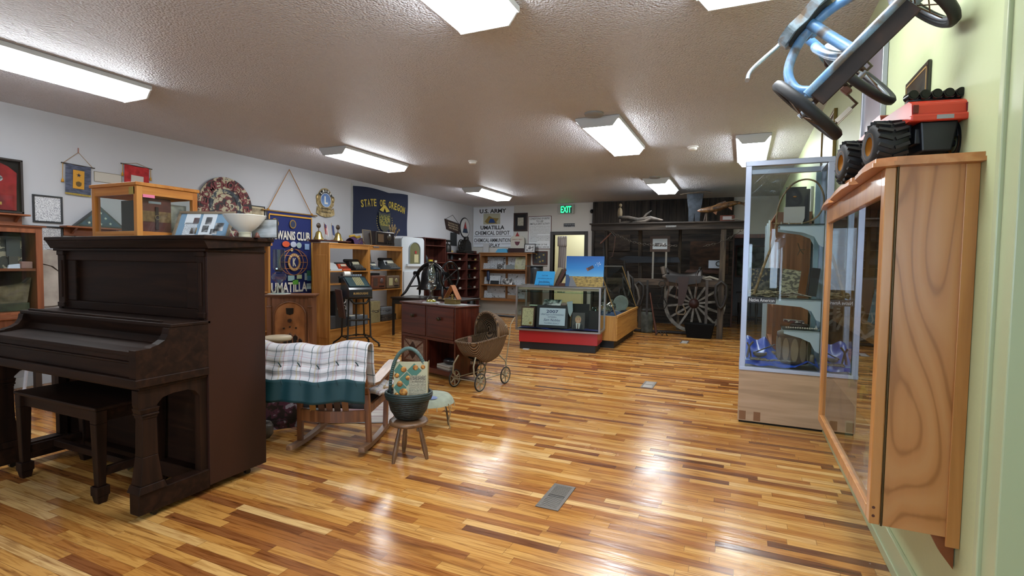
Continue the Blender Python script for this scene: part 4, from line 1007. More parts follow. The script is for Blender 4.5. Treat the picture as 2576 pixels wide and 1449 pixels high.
def mini_flag(y, col, label, stripes=False):
    t = T('table_flag', label, 'flag', (-6.47, y-.14, 1.7505), 90)
    t.add('base', G().lathe([(0, .0), (.03, 0), (.028, .012), (0, .014)], n=16), M('2a1a10', .4))
    t.add('staff', G().cyl((0, 0, .01), (-.03, 0, .3), .003, 6), M('9a7a3c', .4))
    c = t.add('cloth', G().grid(lambda u, v: (-.03+u*.07+.03*v, -.004+.012*sin(u*8), .28-v*.17-.05*u), 6, 8), M(col, .8))
    if stripes:
        for k in range(3): t.add('stripe', G().grid(lambda u, v, k=k: (-.005+k*.022+u*.01+.03*v, -.011+.01*sin((k*.3+.4)*8), .26-v*.16-.05*(k*.3+.4)), 1, 6), M('c4c0bc', .8), c)
        t.add('canton', G().grid(lambda u, v: (-.03+u*.03+.01*v, -.014, .279-v*.06-.02*u), 1, 1), M('1f2c54', .8), c)
mini_flag(6.87, '8a2a30', 'little red and white striped flag on a staff between the brass bells', True)
mini_flag(7.04, '27345c', 'little dark blue and gold flag on a staff between the brass bells')
t = T('sash', 'folded purple and gold ceremonial sash on the left oak unit', 'sash', (-6.42, 7.40, 1.701), 90)
t.add('purple_cloth', G().grid(lambda u, v: (-.14+u*.3, -.12+v*.22, .06+.03*sin(u*7)*sin(v*pi)+.05*sin(v*pi)*1 if 0 < v < 1 else 0), 14, 8), M('3c2348', .8))
t.add('gold_trim', G().tube([(-.13, .0, .14), (-.02, .0, .16), (.04, .0, .13), (.14, 0, .15)], .022, 8), M('a8862c', .7))
solo('gavel', 'crossed wooden gavel handles in front of the purple sash', 'gavel', G().tube([(-.06, -.14, .012), (.06, -.1, .1)], .008, 8).tube([(.12, -.14, .012), (.04, -.1, .1)], .008, 8), M('3a2018', .4), (-6.36, 7.33, 1.701), 90)
easel_frame('dark_plaque', 'dark framed plaque standing on the oak units left of the mantel radio', 'plaque', (-6.30, 7.62, 1.702), 96, .27, .28, 6, M('6d6048', .5), M('2a1c18', .35), (), .012)
t = table_radio((-6.37, 8.09, 1.701), 90, 'dark brown mantel radio on top of the right oak unit', .56, .27, .2, M('1c1210', .3, coat=.2), '5a4630', '3a342a')
t = T('dried_flowers', 'bunch of dried tan flowers standing by the right end of the oak units', 'dried flowers', (-6.45, 8.66, 1.70), 90)
t.o.location = (-6.38, 8.455, 1.701)
t.add('jar', G().lathe([(0, 0), (.035, 0), (.04, .05), (.03, .1), (.025, .1)], n=16), M('3a3028', .4))
g = G(); g2 = G()
for k in range(26):
    a = rnd.uniform(0, 2*pi); r_ = rnd.uniform(.03, .13); h_ = rnd.uniform(.25, .42)
    g.tube([(0, 0, .05), (r_*.4*cos(a), r_*.4*sin(a), h_*.6), (r_*cos(a), r_*sin(a), h_)], .004, 5)
    g2.ball((r_*cos(a), r_*sin(a), h_), (.014, .014, .028), 6, 4)
t.add('stems', g, M('8a7450', .8)); hd = t.add('flower_heads', g2, M('9c8660', .9)); hd['kind'] = 'stuff'

# ================================================================= adding machine on its wheeled stand
t = T('machine_stand', 'black cast iron wheeled stand with a fold-out brown leaf', 'stand', (-5.80, 6.72, 0), 60)
IR = M('24221f', .45, .5)
for sx in (-1, 1):
    for sy in (-1, 1):
        x, y = sx*.2, sy*.16
        t.add('leg', G().tube([(x*.85, y*.85, .8), (x*.9, y*.9, .5), (x*.95, y*.95, .16), (x*1.15, y*1.15, .11), (x*1.5, y*1.5, .05)], .014, 8), IR)
        t.add('caster', G().cyl((x*1.5-.012, y*1.5, .022), (x*1.5+.012, y*1.5, .022), .022, 12).cyl((x*1.5, y*1.5, .02), (x*1.5, y*1.5, .06), .007, 6), M('33302c', .4, .8))
t.add('lower_ring', G().tube([(-.2, -.16, .16), (.2, -.16, .16), (.2, .16, .16), (-.2, .16, .16)], .01, 6, closed=True), IR)
t.add('rear_rod', G().tube([(-.18, -.15, .45), (.18, -.15, .45)], .016, 8), IR)
t.add('centre_column', G().cyl((0, 0, .16), (0, 0, .8), .012, 8), IR)
t.add('cross_brace', G().tube([(-.19, 0, .16), (0, 0, .2), (.19, 0, .16)], .008, 6), IR)
t.add('top_frame', G().box(-.21, .21, -.18, .18, .79, .815), IR, bevel=.004)
t.add('front_scoop', G().tube([(-.16, -.18, .79), (-.1, -.19, .72), (.1, -.19, .72), (.16, -.18, .79)], .018, 8), IR)
t.add('drop_leaf', G().cb((-.30, -.12, .72), (.02, .30, .46), Matrix.Rotation(-.14, 3, 'Y')), M('3a2420', .4), bevel=.004)
t.add('leaf_bracket', G().tube([(-.2, -.12, .6), (-.27, -.12, .66)], .01, 6), IR)
t = T('tabulating_machine', 'black office adding machine with key rows and a paper roll on the wheeled stand', 'adding machine', (-5.80, 6.72, .8155), 60)
t.add('body', G().prism([(-.22, 0), (.2, 0), (.2, .3), (.12, .32), (-.19, .16), (-.22, .13)], 'x', -.19, .19), M('101820', .3, coat=.4), bevel=.012)
t.add('keyboard', G().cb((0, -.045, .247), (.33, .3, .006), Matrix.Rotation(.475, 3, 'X')), M('1c3438', .4))
for c in range(5):
    q = G()
    for k in range(9):
        y_ = -.15+k*.026; q.cyl((-.04+c*.028, y_, .195+(y_+.15)*.515), (-.04+c*.028, y_, .215+(y_+.15)*.515), .009, 8)
    t.add('key_row', q, M('b4ac84', .5))
t.add('lettering', G().text('BURROUGHS', -.12, .12, .05, .085, -.2225, .02), M('a88a50', .5))
t.add('paper_roll', G().cyl((-.16, .14, .37), (-.06, .14, .37), .045, 20), M('c9c9c4', .6))
t.add('roll_bracket', G().tube([(-.18, .14, .3), (-.18, .14, .38)], .008, 6), IR)
t.add('carriage', G().box(-.24, .18, .1, .18, .3, .335), M('101820', .3), bevel=.006)

# ================================================================= bell table
t = T('steel_leg_table', 'low dark table with thin black legs carrying the big bell', 'table', (-5.3, 8.35, 0), 0)
t.add('tabletop', G().box(-.82, .75, -.3, .4, .70, .73), M('241c1a', .35), bevel=.004)
for sx in (-.78, .65):
    for sy in (-.26, .35): t.add('leg', G().box(sx-.018, sx+.018, sy-.018, sy+.018, 0, .70), M('0f0f10', .5))
t.add('apron', G().box(-.78, .65, -.28, -.25, .6, .70), M('1a1816', .5))
t = T('oak_drawer_box', 'brown wooden tray hanging under the near edge of the dark table', 'drawer', (-5.75, 8.2, .55), 0)
t.o.location = (-5.86, 8.9, 0)
t.add('box', G().box(-.2, .25, -.12, .12, 0, .35), M('3c2a1e', .6), bevel=.004)
BI = M('15171a', .32, .5, coat=.2)
t = T('cast_iron_bell', 'big black cast iron bell in its A-frame yoke with a large turning wheel', 'bell', (-5.42, 8.36, .7315), -8)
t.o.scale = (1.08, 1, 1)
t.add('bell', G().lathe([(.0, .6), (.06, .6), (.13, .56), (.165, .46), (.18, .32), (.2, .24), (.25, .17), (.255, .15), (.24, .15), (.17, .24), (.0, .5)], n=40), BI)
t.add('yoke', G().tube([(-.32, 0, .42), (-.27, 0, .5), (-.14, 0, .6), (0, 0, .64), (.14, 0, .6), (.27, 0, .5), (.32, 0, .42)], [.03, .035, .04, .05, .04, .035, .03], 10, sm=4), BI)
for s in (-1, 1):
    for q in (-1, 1):
        t.add('frame_leg', G().tube([(s*.33, 0, .46), (s*.36, q*.1, .3), (s*.42, q*.2, .1), (s*.48, q*.26, .015)], [.028, .024, .024, .014], 8, sm=4), BI)
    t.add('bearing', G().cyl((s*.29, 0, .45), (s*.38, 0, .45), .045, 14), BI)
    t.add('frame_tie', G().tube([(s*.4, -.16, .2), (s*.4, .16, .2)], .014, 6), BI)
t.add('wheel', G().torus((.43, 0, .42), .26, .016, 'x', 40, 8), BI)
for k in range(4): t.add('wheel_spoke', G().cyl((.43, 0, .42), (.43, .26*cos(k*pi/2+.5), .42+.26*sin(k*pi/2+.5)), .01, 8), BI)
t.add('clapper', G().tube([(0, 0, .5), (0, 0, .2)], .012, 8).ball((0, 0, .19), .035, 12, 8), BI)
solo('paper_tag', 'small tan paper tag by the foot of the black bell frame', 'tag', G().prism([(-.07, 0), (.07, .01), (.06, .05), (-.06, .04)], 'y', 0, .004), M('8a6a44', .7), (-5.0, 8.08, .7305), 10)

# ================================================================= white enamel cabinet with arched mirror
WE = M('ccd4dc', .3, coat=.3)
t = T('enamel_cabinet', 'white enamel cabinet with an arched mirrored recess against the left wall', 'cabinet', (-6.62, 9.09, 0), 90)
t.add('body', G().box(0, .84, .02, .38, .02, 1.9), M('9aa0a4', .4), bevel=.02)
g = G().prism([(0, .02), (.84, .02), (.84, 1.88), (.80, 1.93), (.74, 1.94), (.1, 1.94), (.04, 1.93), (0, 1.88)], 'y', .0, .02)
t.add('front', g, WE, bevel=.008)
arch = [(.26, 1.36), (.26, 1.68)]+[(.46+.2*cos(a), 1.68+.15*sin(a)) for a in [pi-pi*k/12 for k in range(1, 12)]]+[(.66, 1.68), (.66, 1.36)]
t.add('mirror', G().prism(arch, 'y', -.012, -.002), M('7d8068', .12, .6))
t.add('mirror_rim', G().tube([(p[0], -.012, p[1]) for p in arch], .012, 8), M('8a9298', .3, .5))
t.add('tray', G().box(.15, .77, -.05, 0, 1.30, 1.36), WE, bevel=.008)
t.add('lower_front', G().box(.05, .79, -.02, 0, .12, 1.2), WE, bevel=.012)
solo('note_card', 'cream typed note taped on the mirror of the white cabinet', 'note', G().box(-.08, .08, -.002, 0, -.09, .09), M('b9b48c', .6), (-6.604, 9.6, 1.48), 90)
solo('red_ribbon', 'tiny red ribbon stuck on the mirror of the white cabinet', 'ribbon', G().box(-.03, .03, -.004, 0, -.03, .03), M('9c2a2c', .6), (-6.604, 9.58, 1.615), 90)

# ================================================================= dark red drawer cabinet
RM = wood('red_mahogany', ['2e100a', '471a10', '5a2718'], 'X', .3, 1, coat=.25)
RMZ = wood('red_mahogany_z', ['2e100a', '471a10', '5a2718'], 'Z', .3, 1, coat=.25)
t = T('drawer_cabinet', 'dark red wooden cabinet with two knobbed upper doors and an open cubby', 'cabinet', (-3.0, 5.155, 0), -19.1)
W_ = 1.07
t.add('side_panel', G().box(-.025, 0, 0, .36, .06, .875), RMZ, bevel=.003)
t.add('side_panel', G().box(-W_, -W_+.025, 0, .36, .06, .875), RMZ, bevel=.003)
t.add('top', G().box(-W_-.02, .015, -.02, .37, .875, .895), RM, bevel=.005)
t.add('back_panel', G().box(-W_+.025, -.025, .34, .355, .06, .875), RM)
t.add('bottom_board', G().box(-W_+.025, -.025, 0.0, .34, .06, .12), RM, bevel=.003)
for x in (-.03, -W_+.03): t.add('foot', G().box(x-.03, x+.03, .01, .07, 0, .06), RMZ).parent = t.o
t.add('mid_rail', G().box(-W_+.025, -.025, -.004, .33, .455, .49), RM, bevel=.004)
t.add('divider', G().box(-.555, -.525, -.002, .33, .12, .875), RMZ, bevel=.003)
for a, b in ((-W_+.03, -.56), (-.52, -.03)):
    d = t.add('door', G().box(a, b, -.008, .012, .495, .87), RM, bevel=.005)
    c = (a+b)/2
    t.add('knob', G().lathe([(0, -.045), (.02, -.042), (.024, -.03), (.012, -.015), (.018, -.008), (.018, 0)], (c, -.006, .73), 20, 'y'), M('3a3020', .35, .5), d)
d = t.add('lower_door', G().box(-W_+.03, -.56, -.003, .012, .125, .45), RMZ, bevel=.003)
t.add('brocade_panel', G().box(-W_+.07, -.6, -.006, -.003, .16, .42), blotch('brocade', ['6b5648', '80695a', '8d7866'], 40, 3, .8), d)
t.add('cross_trim', strip([(-W_+.07, .42), (-.6, .16)], .02, -.008), RM, d)
t.add('cross_trim', strip([(-W_+.07, .16), (-.6, .42)], .02, -.009), RM, d)
t.add('diamond', G().prism([(-.815, .18), (-.73, .27), (-.73, .31), (-.815, .4), (-.9, .31), (-.9, .27)], 'y', -.012, -.007), M('2a1410', .4), d)
rot19 = Matrix.Rotation(radians(-19.1), 4, 'Z')
def DC(x, y, z=.896): v = rot19 @ Vector((x, y, 0)); return (v.x-3.0, v.y+5.155, z)
for k in range(4): solo('magazine', 'old magazine lying in the open cubby of the dark red cabinet', 'magazine', G().box(-.13, .13, -.1, .1, 0, .012), M(['9c948a', 'a8a49a', '7d7468', 'b0aca4'][k], .5), DC(-.26, .14, .121+k*.0125), -19+rnd.uniform(-6, 6), group='old magazines stacked in the cubby')
solo('dark_purse', 'small black leather purse on the magazines in the open cubby', 'purse', G().ball((0, 0, .04), (.1, .06, .04), 14, 8), M('15161c', .3), DC(-.24, .13, .172))
solo('doily', 'small round white crochet mat under the oil lamp', 'doily', G().lathe([(0, .004), (.11, .004), (.115, 0), (0, 0)], n=30), M('b4b8b8', .8), DC(-.66, .16))
solo('doily', 'larger white crochet mat under the brass music stand', 'doily', G().prism([(-.2*(1+.05*cos(8*a))*cos(a), .12*(1+.06*cos(9*a))*sin(a)) for a in [k*2*pi/60 for k in range(60)]], 'z', 0, .004), M('aab0b2', .8), DC(-.24, .16))
t = T('oil_lamp', 'clear glass oil lamp with yellow oil and a tall chimney on the dark red cabinet', 'oil lamp', DC(-.66, .16, .9005))
t.add('foot', G().lathe([(0, .002), (.07, 0), (.072, .01), (.05, .045), (.028, .07), (.026, .075)], n=28), CR)
t.add('oil', G().lathe([(0, .004), (.062, .004), (.05, .03), (.0, .03)], n=24), M('c9b01c', .2, trans=.3))
t.add('stem', G().lathe([(.026, .075), (.02, .1), (.03, .13), (.024, .15)], n=24), CR)
t.add('font', G().lathe([(.024, .15), (.05, .165), (.068, .19), (.066, .215), (.035, .235), (.03, .25)], n=28), CR)
t.add('burner', G().lathe([(.0, .245), (.03, .247), (.035, .26), (.028, .275), (0, .28)], n=20), M('8a8478', .3, .8))
t.add('chimney', G().lathe([(.03, .27), (.05, .31), (.055, .35), (.045, .4), (.03, .45), (.033, .485), (.036, .49), (.031, .487), (.028, .45), (.043, .4), (.052, .35), (.047, .31), (.028, .272)], n=32), CR)
BRS = M('8a7648', .35, .8)
t = T('music_stand_ornament', 'small antique brass ornament with two angled copper wings on the dark red cabinet', 'ornament', DC(-.26, .17, .9005), -10)
t.add('base', G().box(-.09, .09, -.05, .05, .0, .05), BRS, bevel=.008)
t.add('tray', G().box(-.11, .1, -.06, .06, .05, .06), BRS, bevel=.003)
t.add('post', G().lathe([(.02, .06), (.015, .09), (.022, .1), (.012, .12)], n=14), BRS)
t.add('wing', G().cb((-.05, 0, .15), (.012, .08, .19), Matrix.Rotation(.6, 3, 'Y')), M('9a6a48', .3, .7), bevel=.004)
t.add('wing', G().cb((.055, 0, .14), (.016, .08, .2), Matrix.Rotation(-.55, 3, 'Y')), M('8a5a3c', .3, .7), bevel=.004)
t.add('arm', G().tube([(-.11, 0, .07), (-.06, 0, .1), (0, 0, .1)], .006, 6), BRS)
# ================================================================= rocking chair, quilt
RKW = wood('rocker_wood', ['4c2a14', '6f4020', '8a5630'], 'Z', .4)
RKY = wood('rocker_wood_y', ['5a3c28', '7a5a42', '9a7a60'], 'Y', .35)
t = T('rocking_chair', 'wooden rocking chair seen from behind with a quilt over its back', 'rocking chair', (-2.69, 2.80, 0), 21.7)
for s in (-1, 1):
    pts = [(s*.262, -.02+.9*k/14, .012+.10*((k/14-.42)**2)*1.6) for k in range(15)]
    g = G()
    for k in range(14):
        a, b = pts[k], pts[k+1]
        g.prism([(a[1], a[2]), (b[1], b[2]), (b[1], b[2]+.034), (a[1], a[2]+.034)], 'x', s*.262-.022, s*.262+.022)
    t.add('rocker', g, RKY, label='worn pale rocker runner')
    t.add('back_post', G().taper((s*.262, .16, .04), (.038, .036), (s*.25, .14, .42), (.042, .04)).taper((s*.25, .14, .42), (.042, .04), (s*.235, .02, .78), (.034, .03)), RKW, bevel=.004)
    t.add('front_leg', G().taper((s*.262, .58, .03), (.036, .036), (s*.27, .6, .5), (.038, .038)), RKW, bevel=.004)
    arm = [(s*.27, .10), (s*.33, .2), (s*.335, .5), (s*.36, .68), (s*.34, .74), (s*.25, .73), (s*.245, .6), (s*.25, .3), (s*.235, .1)]
    g = G().prism(arm, 'z', .0, .022); g.v = [(v[0], v[1], v[2]+.47+.12*(v[1]-.1)) for v in g.v]
    t.add('armrest', g, RKY, label='pale worn flat armrest', bevel=.004)
    t.add('side_rail', G().box(s*.26-.012, s*.26+.012, .15, .59, .27, .33), RKW, bevel=.003)
g = G().grid(lambda u, v: (-.25+u*.5, .135-.045*sin(pi*u), .24+.085*v+.03*(abs(u-.5)*2)**2*0+.015*cos(pi*u*2)*0), 16, 1)
t.add('lower_rail', (lambda g: ([g.prism([(-.245+.49*k/12, .15-.05*sin(pi*k/12)), (-.245+.49*(k+1)/12, .15-.05*sin(pi*(k+1)/12)), (-.245+.49*(k+1)/12, .125-.05*sin(pi*(k+1)/12)), (-.245+.49*k/12, .125-.05*sin(pi*k/12))], 'z', .215, .30) for k in range(12)], g)[-1])(G()), RKW)
t.add('top_rail', G().box(-.235, .235, .0, .035, .66, .77), RKW, bevel=.006)
for i, x in enumerate((-.14, -.075, -.015, .045, .105)):
    t.add('slat', G().taper((x, .105, .29), (.045, .012), (x*.95, .02, .68), (.045, .012)), M(['8a5a22', '4a2c1c', '6b4028', '3a241a', '7a5030'][i], .4), bevel=.002)
t.add('seat', G().box(-.25, .25, .15, .58, .30, .335), M('2a2422', .7), bevel=.012)
def quilt_mat():
    mt, nt, b, N, L_ = nodes('plaid_flannel')
    tc = N('TexCoord'); sp = N('SeparateXYZ'); L_(tc.outputs['UV'], sp.inputs[0])
    def line(src, per, off, wd):
        a = N('Math', operation='MULTIPLY_ADD'); a.inputs[1].default_value = 1/per; a.inputs[2].default_value = off; L_(src, a.inputs[0])
        f = N('Math', operation='FRACT'); L_(a.outputs[0], f.inputs[0]); l = N('Math', operation='LESS_THAN'); l.inputs[1].default_value = wd/per; L_(f.outputs[0], l.inputs[0]); return l.outputs[0]
    col = None
    prev = hexc('c2c0c4'); pv = None
    for src, per, off, wd, c, amt in (('X', .2, .1, .05, '9a9aa4', .45), ('Y', .2, .35, .05, '9a9aa4', .4), ('X', .13, .3, .005, 'a07070', .7), ('Y', .12, .1, .005, 'a07070', .7), ('X', .13, .8, .005, '345258', .85), ('Y', .12, .6, .005, '345258', .85), ('X', .13, .5, .008, 'b8a878', .6)):
        ln = line(sp.outputs[src], per, off, wd)
        m_ = N('Math', operation='MULTIPLY'); m_.inputs[1].default_value = amt; L_(ln, m_.inputs[0])
        mx = N('Mix', data_type='RGBA'); L_(m_.outputs[0], mx.inputs[0]); mx.inputs[7].default_value = hexc(c)
        if pv is None: mx.inputs[6].default_value = prev
        else: L_(pv, mx.inputs[6])
        pv = mx.outputs[2]
    L_(pv, b.inputs['Base Color']); b.inputs['Roughness'].default_value = .9
    return mt
QM = quilt_mat(); TEAL = M('03343a', .6, bump=.15, bscale=18)
def uvgrid(name, fn, nu, nv, su, sv, mat, parent=None, solid=.012, label=None):
    me = bpy.data.meshes.new(name)
    v = [fn(i/nu, j/nv) for j in range(nv+1) for i in range(nu+1)]
    f = [(j*(nu+1)+i, j*(nu+1)+i+1, (j+1)*(nu+1)+i+1, (j+1)*(nu+1)+i) for j in range(nv) for i in range(nu)]
    me.from_pydata(v, [], f); uv = me.uv_layers.new(name='m')
    for p in me.polygons:
        p.use_smooth = True
        for li in p.loop_indices:
            k = me.loops[li].vertex_index; uv.data[li].uv = ((k % (nu+1))/nu*su, (k//(nu+1))/nv*sv)
    me.materials.append(mat); o = bpy.data.objects.new(name, me); C.objects.link(o)
    if parent: o.parent = parent
    if solid: s_ = o.modifiers.new('s', 'SOLIDIFY'); s_.thickness = solid; s_.offset = 0
    if label: o['label'] = label
    return o
t = T('quilt', 'plaid tied quilt with a dark teal border folded over the rocking chair back', 'quilt', (-2.69, 2.80, 0), 21.7)
def qpath(s, off=0):
    # s along the fall: front side up, over the top, down the back
    if s < .30: return (.13-.05*s/.3, .50+.30*s/.3)
    if s < .42:
        a = pi*(s-.30)/.12; return (.02+.06*cos(a)*1.0, .80+.028*sin(a))
    q = (s-.42)/.58; return (-.045-.045*q-off, .80-.215*q)
def qf(u, v):
    x = -.62+u*.935; y, z = qpath(v*1.0)
    sag = -.035*sin(pi*u)**2+.012*sin(u*17)
    drop = -.02*u if v > .5 else 0
    wr = .008*sin(u*40+v*5)*min(1, v*1.2)+.006*sin(v*30)
    side = -.06*max(0, .12-u)/.12
    return (x-.02*(v > .42)*(1-u)*(v-.42), y+wr-.02*(u < .1), z+sag*(1-abs(v-.42)*.6)+side+drop)
q1 = uvgrid('plaid_cover', qf, 60, 40, .95, .66, QM, t.o)
def qb(u, v):
    a = qf(u, 1.0); x = a[0]-.03*v*(1-u)
    return (x, a[1]-.012-.01*v+.006*sin(u*34)*v, a[2]+.012-.155*v)
uvgrid('teal_border', qb, 60, 8, .95, .12, TEAL, t.o)
def qc(u, v):
    a = qf(.12+u*.72, .9); return (a[0], a[1]+.055, a[2]-.04-.155*v)
uvgrid('teal_backing', qc, 30, 6, .6, .12, M('022529', .7), t.o, .006)
for k in range(7):
    a = qf(.06+.145*k, .66); t.add('yarn_tie', G().tube([(a[0]-.012, a[1]-.012, a[2]+.006), (a[0], a[1]-.022, a[2]), (a[0]+.01, a[1]-.014, a[2]-.022)], .004, 5), M('123236', .8))
    a = qf(.1+.14*k, .985); t.add('yarn_tie', G().tube([(a[0]-.01, a[1]-.012, a[2]+.004), (a[0], a[1]-.024, a[2]-.002), (a[0]+.006, a[1]-.018, a[2]-.03)], .004, 5), M('123236', .8))
def qs(u, v):
    return (-.2+.52*u, .25+.42*v, .36+.09*sin(pi*u)*sin(pi*min(1, v*1.1))+.03*sin(u*9)*cos(v*7)+.02)
o = uvgrid('seat_quilt', qs, 24, 24, .5, .5, QM, None, .03); o.location = (-2.69, 2.80, .0); o.rotation_euler = (0, 0, radians(21.7))
tag(o, 'bunched plaid quilt lying on the seat of the rocking chair', 'quilt')

# ================================================================= stool, basket, magazine
ST = wood('stool_wood', ['4c3626', '6b4e36', '7d5e42'], 'Z', .4); STX = wood('stool_wood_x', ['4c3626', '6b4e36', '7d5e42'], 'X', .4)
sc = (-2.135, 3.02, 0)
t = T('milking_stool', 'small round three-legged wooden stool holding the basket', 'stool', sc)
t.add('seat', G().lathe([(0, .25), (.12, .25), (.135, .258), (.138, .268), (.135, .28), (.12, .285), (0, .285)], n=44), STX)
for a in (255, 20, 140):
    ca, sa = cos(radians(a)), sin(radians(a)); P0 = Vector((.075*ca, .075*sa, .255)); P1 = Vector((.135*ca, .135*sa, 0))
    rs = [.013, .014, .018, .015, .019, .016, .017, .019, .016, .011]; tt = [0, .3, .38, .42, .47, .52, .56, .7, .85, 1]
    t.add('leg', G().tube([P0.lerp(P1, q) for q in tt], rs, 12), ST)
def basket_mat():
    mt, nt, b, N, L_ = nodes('dark_teal_wicker')
    tc = N('TexCoord'); w1 = N('TexWave', wave_type='BANDS', bands_direction='Z'); w1.inputs['Scale'].default_value = 22; w1.inputs['Distortion'].default_value = 2; L_(tc.outputs['Object'], w1.inputs[0])
    n = N('TexNoise'); n.inputs['Scale'].default_value = 60; L_(tc.outputs['Object'], n.inputs[0])
    mx = N('Math', operation='MULTIPLY'); L_(w1.outputs[0], mx.inputs[0]); L_(n.outputs['Fac'], mx.inputs[1])
    r = ramp(N, [(.05, '080c0c'), (.3, '151f1e'), (.6, '38443e')]); L_(mx.outputs[0], r.inputs[0]); L_(r.outputs[0], b.inputs['Base Color']); b.inputs['Roughness'].default_value = .5
    bp = N('Bump'); bp.inputs['Strength'].default_value = .8; bp.inputs['Distance'].default_value = .01; L_(mx.outputs[0], bp.inputs['Height']); L_(bp.outputs[0], b.inputs['Normal'])
    return mt
BM = basket_mat()
t = T('wicker_basket', 'dark teal wicker basket with a tall wrapped handle on the small stool', 'basket', (sc[0], sc[1], .2855), 20)
prof = [(.0, .0), (.05, .0), (.088, .015), (.12, .07), (.136, .14), (.146, .19), (.135, .19), (.12, .15), (.1, .08), (.06, .02), (0, .02)]
g = G().lathe(prof, n=40); g.v = [(v[0]*1.08, v[1]*.92, v[2]) for v in g.v]
t.add('body', g, BM)
for z, r_ in ((.195, .148), (.182, .15), (.168, .147), (.155, .142)):
    g = G().torus((0, 0, z), r_, .009, 'z', 40, 8); g.v = [(v[0]*1.08, v[1]*.92, v[2]+.004*sin(20*atan2(v[1], v[0]))) for v in g.v]
    t.add('rim_coil', g, M('1e2e2d', .5))
hp = [(.135*cos(a), 0, .17+.335*sin(a)**.8 if 0 < a < pi else .17) for a in [pi*k/30 for k in range(31)]]
g = G().tube(hp, .011, 8); t.add('handle', g, M('1a2827', .5))
g = G()
for k in range(2, 29):
    for q in (0, .5):
        a, b = Vector(hp[k]), Vector(hp[k+1]); c = a.lerp(b, q); d = (b-a).normalized(); g.tube([c-d*.004, c+d*.004], .0135, 8)
t.add('handle_wrapping', g, M('4c6662', .5))
R_ = Matrix.Rotation(radians(14), 3, 'Z') @ Matrix.Rotation(radians(-9), 3, 'X') @ Matrix.Rotation(radians(-3), 3, 'Y')
t = T('recipe_magazine', 'old yellowed recipe magazine with pastry pictures standing in the basket', 'magazine', (sc[0]+.035, sc[1]-.03, .435), rot=R_)
t.o.scale = (.92, .92, .84)
t.add('pages', G().box(-.135, .135, .0, .016, 0, .31), M('a89878', .7))
t.add('cover', G().box(-.135, .135, -.003, 0, 0, .315), M('a5a184', .6))
g = G()
for x, z in ((-.09, .24), (.03, .24), (-.09, .1), (-.03, .17)): g.poly([(x-.06, -.0045, z), (x, -.0045, z-.06), (x+.06, -.0045, z), (x, -.0045, z+.06)])
g.v = [(max(-.134, min(.134, v[0])), v[1], max(.0, min(.31, v[2]))) for v in g.v]
t.add('green_checks', g, M('3f6a5c', .6))
PB = blotch('pastry', ['6a3a14', '9c6424', 'c08a3e'], 40, 3, .6)
for x, z, r_ in ((-.055, .25, .024), (.04, .265, .022), (-.11, .2, .02), (-.085, .13, .024), (-.055, .06, .034), (-.02, .18, .02), (.1, .27, .018), (-.11, .04, .018)):
    t.add('pastry', G().lathe([(0, -.009), (r_*.6, -.008), (r_, -.0055), (r_, -.005)], (x, 0, z), 14, 'y'), PB)
t.add('article', G().box(-.01, .125, -.0065, -.0045, .02, .2), printed('art', 'b4ac94', '55503f', .007, .6))
t.add('title', G().text('A YEARS BAKING', .0, .115, .165, .19, -.0068, .01).text('on these ideas!', .015, .105, .145, .16, -.0068, 0, shear=.3), M('2a2824', .6))
solo('folded_paper', 'yellowed folded paper standing behind the recipe magazine', 'paper', G().prism([(-.1, 0), (.1, 0), (.115, .29), (.09, .26), (-.11, .27)], 'y', 0, .006), M('8f7e5c', .7), (sc[0]+.02, sc[1]+.03, .42), 14)
solo('thread_spool', 'wooden thread spool lying in the basket by its left rim', 'spool', G().cyl((-.05, 0, 0), (.03, 0, 0), .008, 10).cyl((-.055, 0, 0), (-.048, 0, 0), .014, 12), M('b09878', .5), (sc[0]-.15, sc[1]-.01, .495), 5)
solo('yarn_ball', 'small purple grey ball of yarn in the basket', 'yarn', G().ball((0, 0, 0), .025, 12, 8), M('6a5668', .9, bump=.5, bscale=90), (sc[0]-.095, sc[1]-.01, .475))

# doily stand, rug, odds by the rocker
t = T('fringed_cloth_stand', 'low round stand under a pale fringed cloth behind the basket', 'stand', (-2.42, 3.72, 0))
t.add('top', G().lathe([(0, .262), (.17, .262), (.18, .25), (0, .25)], n=30), M('5c4a36', .5))
t.add('cloth', G().lathe([(0, .272), (.1, .272), (.18, .262), (.2, .24), (.215, .205)], n=36), M('98a090', .85, vary=.15, bscale=14))
for k in range(18):
    a = 2*pi*k/18; t.add('tassel', G().cyl((.213*cos(a), .213*sin(a), .21), (.222*cos(a), .222*sin(a), .175), .004, 5), M('a8906c', .8))
t.add('patch', G().lathe([(0, .276), (.05, .275), (.052, .272)], (.08, -.09, -.003), 20), M('6d7ea8', .7))
for a in (30, 150, 270):
    t.add('leg', G().tube([(.11*cos(radians(a)), .11*sin(radians(a)), .25), (.15*cos(radians(a)), .15*sin(radians(a)), .12), (.17*cos(radians(a)), .17*sin(radians(a)), 0)], .009, 6), M('5a4a36', .5))
t.add('hanging_cord', G().tube([(.21, -.03, .22), (.235, -.04, .15), (.225, -.05, .08), (.24, -.05, .02)], .005, 6), M('8a7350', .8))
